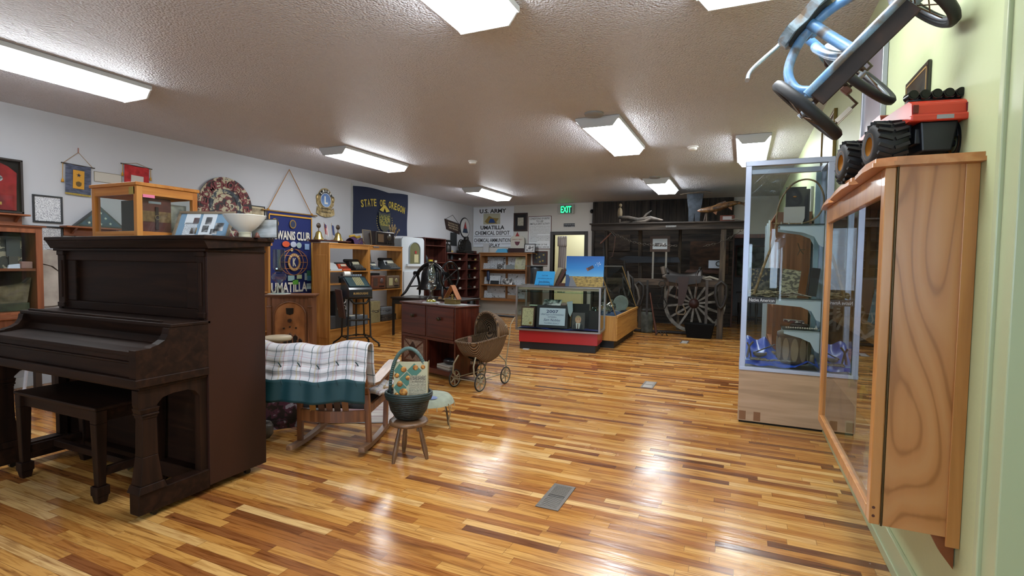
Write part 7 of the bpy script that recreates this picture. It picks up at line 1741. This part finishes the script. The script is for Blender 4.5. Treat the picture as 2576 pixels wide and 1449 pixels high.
t.add('floor_board', G().box(.01, W_-.01, .01, D_-.01, Z1-.02, Z1), M('8d8a84', .6))
t.add('top_glass', G().box(.02, W_-.02, .02, D_-.02, Z2-.012, Z2-.006), GS)
for a in ((2*r-.01, W_-2*r+.01, r-.002, r+.002), (2*r-.01, W_-2*r+.01, D_-r-.002, D_-r+.002)): t.add('glass_pane', G().box(a[0], a[1], a[2], a[3], Z1, Z2-.04), GS)
for x in (r, W_-r): t.add('glass_pane', G().box(x-.002, x+.002, 2*r-.01, D_-2*r+.01, Z1, Z2-.04), GS)
SHF = glass('shelf_glass', 'e2efec', 1.0)
ES = M('1a2424', .3)
for z, x0 in ((1.775, .28), (1.13, .05), (.86, .34)):
    t.add('glass_shelf', G().box(x0, W_-.05, .08, D_-.06, z-.008, z), SHF); t.add('shelf_edge', G().box(x0, W_-.05, .076, .08, z-.008, z), ES)
    for y in (.10, D_-.08):
        br = [(W_-.05, z-.012), (W_-.05, z-.20), (W_-.085, z-.18), (W_-.12, z-.11), (W_-.2, z-.075), (x0+.01, z-.045), (x0+.01, z-.012)]
        t.add('shelf_bracket', G().prism(br, 'y', y-.003, y+.003), M('a3b0b8', .35, .1))
t.add('mirror_strip', G().box(W_-.09, W_-.052, D_-.1, D_-.055, Z1, Z2-.06), M('7c9098', .3, .4))
g = G().text('Native American', .062, .262, 1.094, 1.125, -.0065, .008)
t.add('name_plate', G().box(.05, .272, -.005, .0, 1.083, 1.135), M('1a1c22', .5)); t.add('name_lettering', g, M('c4c8cc', .5))
def SP(x, y, z): return (tx+x, ty+y, z)
# bow
BOWM = blotch('willow', ['4a3820', '6b5430', '8a7048'], 20, 4, .5)
t = T('snowshoe_hoop', 'bent willow staff with a large hoop leaning inside the tall showcase', 'hoop', SP(0, .14, 0), 0)
pts = [(.10, 0, 1.15), (.17, 0, 1.4), (.235, 0, 1.6), (.26, 0, 1.78), (.27, 0, 1.92), (.31, 0, 2.04), (.38, 0, 2.13), (.47, 0, 2.165), (.555, 0, 2.14), (.605, 0, 2.06), (.62, 0, 1.97), (.60, 0, 1.88), (.55, 0, 1.82), (.47, 0, 1.785), (.38, 0, 1.782), (.24, 0, 1.787)]
t.add('staff', G().tube(pts[:4], [.011, .011, .01, .009], 8), BOWM); t.add('hoop', G().tube(pts[3:], .0075, 8, sm=4), BOWM)
solo('dark_picture_board', 'black board with a small tan artefact on the top shelf of the tall showcase', 'board', G().box(-.08, .08, 0, .03, 0, .34).box(.08, .11, 0, .04, 0, .32), M('1c1a1e', .6), SP(.415, .24, 1.776))
solo('arrow_point', 'small tan stone artefact fixed to the black board', 'artefact', G().ball((0, 0, 0), (.016, .008, .009), 10, 6), M('8a6238', .6), SP(.405, .235, 2.03))
solo('skills_card', 'grey white card with a rounded corner standing below the black board', 'card', G().prism([(-.08, 0), (.02, .0), (.05, .01), (.075, .03), (.085, .06), (.085, .16), (-.08, .16)], 'y', 0, .004), M('a09c98', .6), SP(.40, .20, 1.777))
for x, c in ((.30, '8a8478'), (.36, 'a09c90'), (.46, '9c988c')): solo('bone_bead', ['small grey bone point', 'small tooth shaped bone', 'small pale bone'][[.30, .36, .46].index(x)]+' standing on the top glass shelf of the tall showcase', 'artefact', G().lathe([(0, 0), (.006, 0), (.008, .012), (.003, .024), (0, .026)], n=8), M(c, .5), SP(x, .12, 1.7765))
# middle shelf
NW = blotch('necklace', ['3c3226', '75684c', '9a8e70'], 40, 3, .7)
solo('bead_necklaces', 'heap of pale shell bead necklaces on the middle glass shelf', 'necklaces', (lambda g: ([g.tube([(.12*cos(a*1.0+k)+.02*sin(3*a), .06*sin(a+k*2), .012+.006*k+.008*sin(5*a+k)) for a in [j*2*pi/26 for j in range(27)]], .006, 5) for k in range(7)], g)[-1])(G()), NW, SP(.19, .2, 1.131))
solo('feather_bundle', 'greyish feather and reed bundle right of the bead necklaces', 'bundle', (lambda g: ([g.tube([(-.15+.01*k, .05*sin(k), .01+.006*(k % 5)), (.0, .04*cos(k*2), .035+.01*sin(k)), (.14, .05*sin(k*3), .012)], .005, 5) for k in range(12)], g)[-1])(G()), blotch('reed', ['4a4238', '7d7464', '9a9284'], 30, 3, .7), SP(.42, .2, 1.131))
t = T('bead_board', 'framed dark board covered in small beads behind the necklaces', 'board', SP(.19, .36, 1.131), rot=Matrix.Rotation(-.1, 3, 'X'))
t.add('board', G().box(-.13, .13, 0, .01, 0, .26), M('22262c', .6))
t.add('beads', G().box(-.12, .12, -.003, 0, .01, .25), blotch('beads', ['22262c', '4a4438', '7d7054'], 42, 2, .6, interp='CONSTANT', lo=.45, hi=.6))
solo('dark_vessel', 'dark lumpy feathered object in front of the bead board', 'artefact', G().ball((0, 0, .07), (.08, .04, .07), 14, 8), blotch('feathers', ['1c1c1c', '3c3a34', '5a5648'], 26, 4, .8), SP(.22, .30, 1.131))
solo('arrowhead_frame', 'leaning frame filled with rows of pale arrowheads', 'frame', G().cb((0, 0, .12), (.15, .008, .25), Matrix.Rotation(-.15, 3, 'X') @ Matrix.Rotation(.12, 3, 'Y')), blotch('arrowheads', ['4a4638', '8a8468', 'a09a80'], 26, 3, .6, (1, 1, 2.2), interp='CONSTANT'), SP(.40, .33, 1.135))
solo('framed_panel', 'black thick frame standing at the right of the middle shelf', 'frame', G().cb((0, 0, .13), (.07, .04, .25), Matrix.Rotation(.1, 3, 'Y')).cb((-.045, -.01, .13), (.006, .03, .25), Matrix.Rotation(.1, 3, 'Y')), M('16130f', .4), SP(.575, .2, 1.142))
solo('dried_plant_hanging', 'small dried brown twig ornament hanging in the tall showcase', 'ornament', G().tube([(0, 0, .06), (.02, 0, 0), (.05, 0, -.04)], .005, 5).tube([(.02, 0, 0), (.0, 0, -.05)], .004, 5).tube([(.02, 0, 0), (.06, 0, .0)], .004, 5), M('4a3a26', .8), SP(.45, .32, 1.56))
# third shelf
solo('beaded_strip', 'white and red beaded strip draped at the back of the third shelf', 'beadwork', G().cb((0, 0, .02), (.16, .12, .02), Matrix.Rotation(.05, 3, 'Y')), blotch('beadwork', ['5c2c24', '2a2624', 'a49c90', 'b0a89c'], 34, 2, .6, interp='CONSTANT'), SP(.44, .3, .89))
solo('dark_beads', 'coil of dark brown beads in the middle of the third shelf', 'beads', G().torus((0, 0, .02), .06, .018, 'z', 20, 8), M('2c2018', .6, bump=.6, bscale=90), SP(.48, .2, .861)); solo('bone_beads', 'row of white bone beads along the front of the third shelf', 'beads', (lambda g: ([g.ball((-.12+.018*k, .006*(k % 2), .009), (.008, .008, .008), 8, 6) for k in range(14)], g)[-1])(G()), M('a49c90', .5), SP(.49, .11, .861))
solo('paper_tag', 'small white folded tag at the right of the third shelf', 'tag', G().prism([(-.01, 0), (.01, 0), (0, .035)], 'y', 0, .03), M('b4b4b0', .6), SP(.60, .12, .861))
# bottom
solo('blue_satin', 'crumpled bright blue satin cloth covering the floor of the tall showcase', 'cloth', G().grid(lambda u, v: (.03+u*.605, .035+v*.42, Z1+.02+.006*(1+sin(u*21+v*8))*(1+.5*sin(v*17))+v*.045+.07*(u > .68)*(1-abs(u-.84)/.16)*max(0, 1-v*1.4)+.15*v*max(0, min(1, (.55-u)*4))*(1+.12*sin(u*24))), 60, 30), M('0c3ea8', .4, coat=.1), SP(0, 0, 0))
def drum():
    t = T('hide_drum', 'tall hide drum with laced sides standing on blue satin', 'drum', SP(.44, .24, .545))
    hd = M('6f604c', .6, vary=.15, bscale=12)
    t.add('shell', G().lathe([(0, 0), (.125, 0), (.13, .02), (.132, .25), (.125, .275), (0, .28)], n=36), M('4a3a2a', .6))
    for k in range(12):
        a = 2*pi*k/12; c, s = cos(a), sin(a)
        t.add('hide_flap', G().prism([(.03*cos(b), .125+.105*sin(b)) for b in [j*2*pi/18 for j in range(18)]], 'y', -.137, -.13).xf(Matrix.Rotation(a, 4, 'Z')), hd)
    t.add('head', G().lathe([(0, .283), (.11, .283), (.134, .27), (.136, .24), (.132, .235)], n=36), M('55473a', .6))
drum()
ST_ = M('5c564c', .8, vary=.15, bscale=20)
for k in range(22):
    x, y = .10+.022*(k % 16)+rnd.uniform(-.008, .008), .05+.035*(k//8)+.01*(k % 2)
    solo('river_stone', 'flat grey river stone in the row of stones on blue satin', 'stone', G().ball((0, 0, .008), (.024, .015, .008), 10, 6), ST_, SP(x, y, .565-.0*k), rnd.uniform(-50, 50), group='flat stones on the blue satin')
solo('stone_pestle', 'pale stone pestle stub near the right corner on blue satin', 'pestle', G().lathe([(0, 0), (.036, 0), (.03, .07), (.02, .08), (0, .082)], n=20), M('7d7260', .7), SP(.575, .22, .55)); solo('mortar_bowl', 'round grey stone bowl with sticks in it on blue satin', 'bowl', G().lathe([(0, 0), (.03, 0), (.055, .04), (.058, .065), (.05, .065), (.03, .02), (0, .015)], n=24), M('55504a', .7), SP(.17, .20, .555))
solo('bone_tool', 'bone handled tool lying across the grey stone bowl', 'tool', G().tube([(-.05, 0, 0), (.13, .02, .09)], .006, 6), M('16140f', .5), SP(.16, .17, .61)); solo('antler_bundle', 'bundle of antler tools tied at the left on blue satin', 'antler tools', G().tube([(-.02, 0, 0), (.0, 0, .12), (.03, 0, .16)], .01, 6).tube([(.02, 0, 0), (.0, .01, .1), (-.02, 0, .15)], .008, 6), M('4c4032', .6), SP(.08, .14, .56))
solo('paper_label', 'small pale blue label at the front left on blue satin', 'label', G().box(-.035, .035, -.01, .01, 0, .003), M('8ab0c8', .6), SP(.08, .06, .565)); solo('rock', 'round tan rock behind the grey bowl on blue satin', 'rock', G().ball((0, 0, .03), (.06, .04, .03), 12, 8), M('6a5a44', .8, bump=.4, bscale=30), SP(.27, .33, .56))

# ================================================================= wall mounted oak cabinet
CO = wood('cab_oak_z', ['95602f', 'ad7440', 'b07844', 'b47e4a'], 'Z', .32, .9, coat=.2, cath=3.6); CS = wood('cab_oak_stile', ['a06a34', 'b37a40', 'c08a50'], 'Z', .3, 1, coat=.2)
CY = wood('cab_oak_y', ['a06838', 'b57844', 'c08a56'], 'Y', .3, 1, coat=.3)
KX0, KX1, KY0, KY1, KZ0, KZ1 = .47, XR, 2.15, 3.50, .50, 1.745
t = T('wall_cabinet', 'honey oak wall cabinet with a glazed door and scalloped top, mounted at the right', 'cabinet', (KX1, KY0, KZ0))
def k(x, y, z): return (x-KX1, y-KY0, z-KZ0)
bx0, bx1 = KX0-KX1, 0-.004; L_ = KY1-KY0; H_ = KZ1-KZ0
t.add('side_panel', G().box(bx0+.006, bx1, 0, .02, 0, H_), CO, label='near side panel with cathedral grain')
t.add('back_stile', G().box(bx1-.035, bx1+.003, -.008, 0, -.03, H_), CS, bevel=.002)
t.add('side_panel', G().box(bx0, bx1, L_-.02, L_, 0, H_), CO)
t.add('bottom_panel', G().box(bx0, bx1, .02, L_-.02, 0, .02), CY); t.add('top_panel', G().box(bx0, bx1, .02, L_-.02, H_-.02, H_), CY)
t.add('back_panel', G().box(bx1-.008, bx1, .02, L_-.02, .02, H_-.02), M('8a7458', .6))
t.add('shelf', G().box(bx0+.01, bx1-.01, .02, L_-.02, .60, .62), CY); t.add('shelf', G().box(bx0+.01, bx1-.01, .02, L_-.02, .28, .30), CY)
d0, d1 = bx0-.034, bx0-.002; sw = .05
dr = t.add('door', G().box(d0, d1, 0, sw, 0, H_).box(d0, d1, L_-sw, L_, 0, H_).box(d0, d1, sw, L_-sw, 0, .045).box(d0, d1, sw, L_-sw, H_-.09, H_), CS, bevel=.003)
t.add('door_glass', G().box((d0+d1)/2-.002, (d0+d1)/2+.002, sw, L_-sw, .045, H_-.09), GLH, dr)
t.add('piano_hinge', G().cyl((bx0+.001, -.003, .0), (bx0+.001, -.003, H_), .0035, 8), M('4a3c24', .4, .7), dr)
for z in (.03, .06): t.add('dowel_plug', G().cyl((d0+.012, -.0015, z), (d0+.012, .002, z), .005, 12), M('4a200e', .5), dr)
# crown board: scalloped in plan
xs = lambda o: bx0-o
out = [(.004, -.045), (xs(.02), -.045), (xs(.075), -.02), (xs(.085), .10), (xs(.08), .26), (xs(.05), .36), (xs(.052), .375), (xs(.078), .40), (xs(.085), .52), (xs(.082), .74), (xs(.075), .92), (xs(.045), 1.02), (xs(.048), 1.035), (xs(.065), 1.06), (xs(.07), 1.18), (xs(.06), 1.34), (xs(.05), 1.46), (xs(.0), 1.5), (.004, 1.5)]
t.add('crown', G().prism(out, 'z', H_, H_+.014), CY, bevel=.004)
out2 = [(p[0]+(.010 if p[0] < 0 else 0), p[1]+(.01 if p[1] < 0 else 0)) for p in out]
t.add('crown_moulding', G().prism(out2, 'z', H_+.014, H_+.03), CY, bevel=.005)
t.add('wall_bracket', G().prism([(-.004, -.0), (-.004, -.12), (-.04, -.07), (-.075, -.0)], 'y', .03, .06), M('7d4420', .45), bevel=.003)
def KP(x, y, z): return (KX1+x, KY0+y, KZ0+z)
t = T('toy_truck', 'green toy truck standing on the middle shelf inside the oak cabinet', 'toy truck', KP(-.12, .75, .301), 90)
t.add('bed', G().box(-.22, .08, -.05, .05, .05, .17), M('1c4a30', .4), bevel=.008); t.add('cab', G().prism([(.08, .04), (.22, .04), (.22, .1), (.17, .16), (.08, .17)], 'y', -.05, .05), M('1c4a30', .4), bevel=.006)
for x in (-.14, .15):
    for y in (-.05, .05): t.add('wheel', G().cyl((x, y-.012, .035), (x, y+.012, .035), .035, 16), M('9c8a34', .5))
t = T('toy_tractor', 'tan wooden toy tractor at the bottom of the oak cabinet', 'toy tractor', KP(-.11, .85, .021), 80)
tm = M('a08c64', .6)
t.add('hood', G().box(-.02, .2, -.04, .04, .09, .17), tm, bevel=.006); t.add('cab', G().box(-.16, -.02, -.05, .05, .07, .1).box(-.15, -.13, -.05, .05, .1, .26).box(-.04, -.02, -.05, .05, .1, .26).box(-.17, .0, -.055, .055, .26, .275), tm, bevel=.003)
for x, r_ in ((-.1, .07), (.15, .04)):
    for y in (-.07, .07): t.add('wheel', G().cyl((x, y-.015, r_), (x, y+.015, r_), r_, 20), tm)
t = T('toy_car', 'long tan wooden toy car in front of the toy tractor', 'toy car', KP(-.12, .42, .021), 85)
t.add('body', G().prism([(-.2, .03), (.22, .03), (.22, .09), (.08, .1), (.04, .15), (-.12, .15), (-.18, .1), (-.2, .09)], 'y', -.05, .05), tm, bevel=.008)
for x in (-.13, .14):
    for y in (-.05, .05): t.add('wheel', G().cyl((x, y-.01, .032), (x, y+.01, .032), .032, 18), tm)
solo('white_sail', 'pale pointed toy boat sail standing on the upper shelf of the oak cabinet', 'toy sail', G().prism([(-.12, .5), (.1, .5), (.1, .2), (.02, 0), (-.08, .2)], 'y', 0, .006), M('a8a8b4', .5), KP(-.09, .42, .622), 90)
solo('small_picture', 'small framed snapshot on the upper shelf of the oak cabinet', 'framed photo', G().cb((0, 0, .09), (.2, .01, .17), Matrix.Rotation(-.15, 3, 'X')), M('7d8890', .4), KP(-.08, .9, .622), -90)
solo('clipboard_red', 'red and brown toy blocks on the middle shelf of the oak cabinet', 'toy blocks', G().box(-.03, .03, -.1, .1, 0, .16), M('7a2c20', .5), KP(-.12, 1.15, .301))

# ================================================================= red monster truck on the cabinet
t = T('monster_truck', 'red toy monster truck with big black tyres, rear to the viewer, on the oak cabinet', 'toy truck', (.60, 2.40, KZ1+.0305), 8)
# local +y forward (away), rear at y<0
TR = M('0e0f11', .6); RP = M('b83420', .42, coat=.1)
def tyre(x, y):
    w_ = t.add('tyre', G().lathe([(.035, -.052), (.062, -.055), (.078, -.045), (.084, -.02), (.084, .02), (.078, .045), (.062, .055), (.035, .052)], (x, y, .084), 36, 'x'), TR)
    for kk in range(18):
        a = 2*pi*kk/18; g = G()
        for s in (-1, 1): g.cb((s*.025, 0, .086), (.046, .012, .012), Matrix.Rotation(s*.35, 3, 'Z'))
        g.xf(Matrix.Translation((x, y, .084)) @ Matrix.Rotation(a, 4, 'X')); t.add('tread', g, TR, w_)
    t.add('wheel_hub', G().lathe([(0, -.03), (.03, -.03), (.045, -.05), (.05, -.054), (.05, .054), (.045, .05), (.03, .03), (0, .03)], (x, y, .084), 26, 'x'), M('b87828', .4), w_)
for x in (-.132, .132):
    for y in (-.02, .30): tyre(x, y)
bd = t.add('body', G().prism([(-.105, .15), (.33, .15), (.38, .165), (.39, .2), (.27, .212), (.2, .21), (.17, .222), (-.095, .222), (-.12, .208), (-.125, .165)], 'x', -.09, .09), RP, bevel=.008)
t.add('cab', G().prism([(.17, .21), (.3, .21), (.27, .25), (.19, .255)], 'x', -.08, .08), M('7a1c10', .3), bd, bevel=.008)
t.add('bumper', G().box(-.095, .095, -.137, -.115, .143, .166), RP, bd, bevel=.005)
t.add('licence_plate', G().box(-.02, .03, -.1385, -.137, .147, .161), M('8a8c90', .4), bd)
for s in (-1, 1): t.add('tail_light', G().box(s*.088, s*.070, -.128, -.115, .172, .202), M('5c0f12', .2), bd, bevel=.002); t.add('wing_mirror', G().box(s*.09, s*.12, .19, .2, .19, .205), M('8c2014', .4), bd)
t.add('roll_bar', G().tube([(-.085, -.05, .215), (-.08, -.06, .235), (.08, -.06, .235), (.085, -.05, .215)], .005, 6), M('15161a', .3))
for kk in range(5): t.add('spotlight', G().cyl((-.072+.036*kk, -.04, .25), (-.072+.036*kk, -.085, .25), .016, 18).cyl((-.072+.036*kk, -.086, .25), (-.072+.036*kk, -.087, .25), .012, 18), M('101114', .2, .4))
t.add('chassis', G().box(-.06, .06, -.08, .36, .075, .13), M('101215', .5), bevel=.004); t.add('battery_box', G().taper((.005, -.03, .045), (.09, .12), (.005, -.03, .15), (.115, .14)), M('15181c', .45), bevel=.006)
for s in (-1, 1):
    for q in (0, 1): t.add('shock_absorber', G().cyl((s*(.068+.012*q), -.06, .10), (s*(.066+.012*q), -.05, .15), .006, 8), M('1c1e22', .4))
for y in (-.02, .30): t.add('axle', G().cyl((-.12, y, .084), (.12, y, .084), .012, 10), M('1a1a1e', .5))
solo('toy_bumper_ladder', 'small dark red toy ladder frame on the far end of the cabinet top', 'toy ladder', G().tube([(0, -.06, 0), (0, -.06, .065), (0, .22, .075), (0, .22, 0)], .004, 6).tube([(0, -.06, .04), (0, .22, .05)], .003, 6), M('5a1c1a', .5), (.46, 2.92, KZ1+.031))

# ================================================================= tricycle hung on the wall
Rt = Matrix(((0.6949, 0.1814, -0.6959), (-0.1899, 0.9796, 0.0657), (0.6936, 0.0865, 0.7151)))
org = Vector((.4881, 2.3866, 2.1101))
t = T('tricycle', 'old blue tricycle with black tyres hung on the green wall above the cabinet', 'tricycle', org, rot=Rt)
t.o.scale = (.8935,)*3
def bp(name, stops, rough=.5):
    return blotch(name, stops, 7, 6, rough, (1, 1, 1), .4, lo=.38, hi=.62)
TB = bp('worn_blue', ['6a6460', '7a9ab8', '5f8fc0', '6c9ccc'], .35); RU = bp('rust_brown', ['1c1210', '2a1c16', '422a1e'], .7)
TY = M('1c1e22', .6); SPK = M('5c4636', .5, .5); SB = M('7090a8', .4)
def wheel(c, r_, wd, ax_='x', ns=10, tilt=None):
    m_ = Matrix.Translation(c) @ (tilt or Matrix.Identity(4))
    w_ = t.add('wheel', G().torus((0, 0, 0), r_-.035, .010, 'x', 40, 8).cyl((-.04, 0, 0), (.04, 0, 0), .014, 12).xf(m_), M('8a9098', .35, .5))
    t.add('tyre', G().lathe([(r_-.03, -wd*.7), (r_-.012, -wd), (r_, -wd*.6), (r_+.002, 0), (r_, wd*.6), (r_-.012, wd), (r_-.03, wd*.7), (r_-.03, -wd*.7)], (0, 0, 0), 48, 'x').xf(m_), TY, w_)
    for j in range(ns):
        a = 2*pi*j/ns+.2; s = 1 if j % 2 else -1
        t.add('spoke', G().cyl((s*.03, .012*cos(a+.6), .012*sin(a+.6)), (0, (r_-.035)*cos(a), (r_-.035)*sin(a)), .0028, 5).xf(m_), SPK, w_)
wheel((-.275, 0, .16), .19, .024); wheel((.275, 0, .16), .17, .024)
wheel((0.02, .60, .20), .215, .022, tilt=Matrix.Rotation(radians(-14), 4, 'Z'))
t.add('rear_axle', G().cyl((-.30, 0, .16), (.30, 0, .16), .012, 10), RU)
t.add('step_board', G().box(-.225, .225, -.075, .05, .165, .19), RU, bevel=.004)
t.add('step_edge', G().tube([(-.22, -.07, .185), (-.23, -.02, .20), (-.22, .045, .2), (.22, .045, .2), (.23, -.02, .2), (.22, -.07, .185)], .014, 10), TB)
t.add('step_skirt', G().box(-.225, .225, -.085, -.07, .11, .195), RU, bevel=.003); t.add('step_lip', G().tube([(-.235, -.08, .195), (.235, -.08, .195)], .018, 10), TB)
t.add('frame_hoop', G().tube([(-.2, .0, .2), (-.235, .02, .27), (-.2, .05, .36), (-.1, .08, .42), (.0, .09, .435), (.1, .08, .42), (.2, .05, .36), (.235, .02, .27), (.2, .0, .2)], .021, 14, sm=5), TB)
t.add('backbone_tube', G().tube([(0, -.02, .2), (0, .04, .33), (0, .07, .44), (0, .16, .47), (0, .24, .45)], .024, 14, sm=4), TB)
t.add('lower_tube', G().tube([(-.02, .02, .2), (-.03, .2, .3), (-.02, .4, .42), (0, .5, .47)], .022, 14, sm=4), TB)
t.add('head_tube', G().tube([(0, .5, .38), (0, .46, .54)], .022, 12), TB)
t.add('fork', G().tube([(0, .5, .40), (-.03, .53, .36), (-.045, .58, .22), (-.045, .6, .2)], .012, 8), RU); t.add('fork', G().tube([(0, .5, .40), (.03, .53, .36), (.055, .58, .22), (.055, .6, .2)], .012, 8), RU)
t.add('fender', G().lathe([(.235, -.035), (.245, -.02), (.247, 0), (.245, .02), (.235, .035)], (0.02, .6, .2), 24, 'x', arc=(radians(35), radians(165))), TB, solid=.004)
seat = [(-.13, .02), (-.135, .08), (-.10, .16), (-.04, .25), (.0, .27), (.04, .25), (.10, .16), (.135, .08), (.13, .02), (.07, -.02), (0, .005), (-.07, -.02)]
t.add('seat', G().prism([(p[0], p[1]+.02) for p in seat], 'z', .455, .50), bp('seat_paint', ['5a4436', '6c7c84', '8a9ca8', '7a6a58'], .5), bevel=.012)
t.add('seat_underside', G().prism([(p[0]*.85, p[1]*.85+.035) for p in seat], 'z', .448, .458), M('2a2c2a', .7))
t.add('handlebar', G().tube([(-.33, .12, .50), (-.29, .26, .56), (-.22, .40, .60), (-.1, .455, .60), (0, .46, .6), (.1, .455, .60), (.22, .40, .60), (.29, .26, .56), (.33, .12, .50)], .011, 10, sm=4), M('a8b4c0', .25, .8))
t.add('crank', G().tube([(-.15, .66, .12), (-.07, .66, .12), (-.07, .60, .20), (.09, .60, .20), (.09, .54, .28), (.17, .54, .28)], .009, 8), M('5c564c', .4, .6))
for x, y, z in ((-.15, .66, .12), (.17, .54, .28)):
    p_ = t.add('pedal', G().cyl((x-.05, y, z), (x+.05, y, z), .008, 8), M('4c443c', .5, .5))
    for s in (-1, 1): t.add('pedal_block', G().cb((x, y+s*.028, z), (.09, .018, .022)), M('b0aca0', .5), p_)
t.add('hub_block', G().cb((-.06, .6, .2), (.035, .05, .05)), M('5a3424', .6), None, bevel=.006)

# ================================================================= pictures on the right wall
def RWf(name, label, y0, y1, z0, z1, fmat, pic, fw=.03, cat='picture', d=.025, items=(), tilt=0):
    return frame_on(name, label, cat, (XR-.002, (y0+y1)/2, (z0+z1)/2), -90, abs(y1-y0), z1-z0, fmat, pic, fw, d, tilt, items)
t = T('black_sign', 'black sign with a gold border line on the green wall behind the monster truck', 'sign', (XR-.002, 2.86, 2.03), -90)
t.add('board', G().box(-.165, .165, -.012, 0, -.24, .24), M('16120f', .2, coat=.5), bevel=.002)
gb = M('8a6c34', .5)
for a in ((-.15, .15, .215, .222), (-.15, .15, -.222, -.215), (-.15, -.143, -.222, .222), (.143, .15, -.222, .222)): t.add('gold_line', G().box(a[0], a[1], -.0135, -.012, a[2], a[3]), gb)
t.add('lettering', G().text('MAYTAG', -.11, .11, -.04, .03, -.014, .03), gb)
SV = M('8f949c', .3, .6)
RWf('framed_print', 'silver framed lavender print on the green wall behind the tricycle wheel', 3.45, 4.0, 1.98, 2.75, SV, M('8a8490', .3), .03)
RWf('framed_poster', 'tall gold edged framed poster on the green wall above the showcase', 5.15, 5.95, 1.9, 2.75, M('6c5a24', .35, .5), M('8a8484', .25, coat=.6), .03)
RWf('framed_glass_panel', 'large silver edged framed panel with glossy glass on the green wall', 3.62, 4.75, 1.25, 1.93, M('9aa8a4', .3, .3), M('5a5c40', .08, coat=1.), .04)
RWf('framed_photo', 'small white edged frame on the green wall just above the showcase top', 6.6, 7.0, 1.95, 2.3, M('a8aca8', .4), M('4a4c4c', .4), .05, 'framed photo')
solo('red_cushion', 'dark red cloth bundle showing behind the oak cabinet crown', 'cloth', G().ball((0, 0, 0), (.05, .12, .13), 14, 10), M('5c1420', .8), (.60, 4.1, 1.72)); 
solo('wall_hook_shelf', 'small green bracket shelf holding the dark red cloth on the wall', 'shelf', G().box(-.16, 0, -.16, .16, -.02, 0), M('7d8a54', .5), (XR, 4.1, 1.59))
t = T('side_bookcase', 'brown wooden bookcase standing by the right wall beyond the tall showcase', 'bookcase', (.30, 6.4, 0), -90)
bw = wood('side_brown', ['5a3418', '75482a', '8a5a38'], 'Z', .45)
t.o.location = (.32, 7.6, 0)
for x in (0, 1.2): t.add('side_panel', G().box(x, x+.03, 0, .34, 0, 2.0), bw)
t.add('back_panel', G().box(.03, 1.2, .32, .34, 0, 2.0), bw)
for z in (.1, .5, .95, 1.4, 1.98): t.add('shelf', G().box(.03, 1.2, .0, .32, z, z+.02), bw)
t = T('glass_bookcase', 'white framed glazed cupboard by the right wall behind the tall showcase', 'cupboard', (.33, 9.2, 0), -90)
for x in (0, .55, 1.1): t.add('stile', G().box(x, x+.05, -.02, .0, 0, 2.05), M('8a949c', .4))
t.add('body', G().box(0, 1.15, .3, .34, 0, 2.05).box(0, .02, 0, .3, 0, 2.05).box(1.13, 1.15, 0, .3, 0, 2.05), M('6c5038', .5))
for z in (.1, .6, 1.1, 1.6, 2.03): t.add('shelf', G().box(.02, 1.13, 0, .3, z, z+.02), M('6c5038', .5))
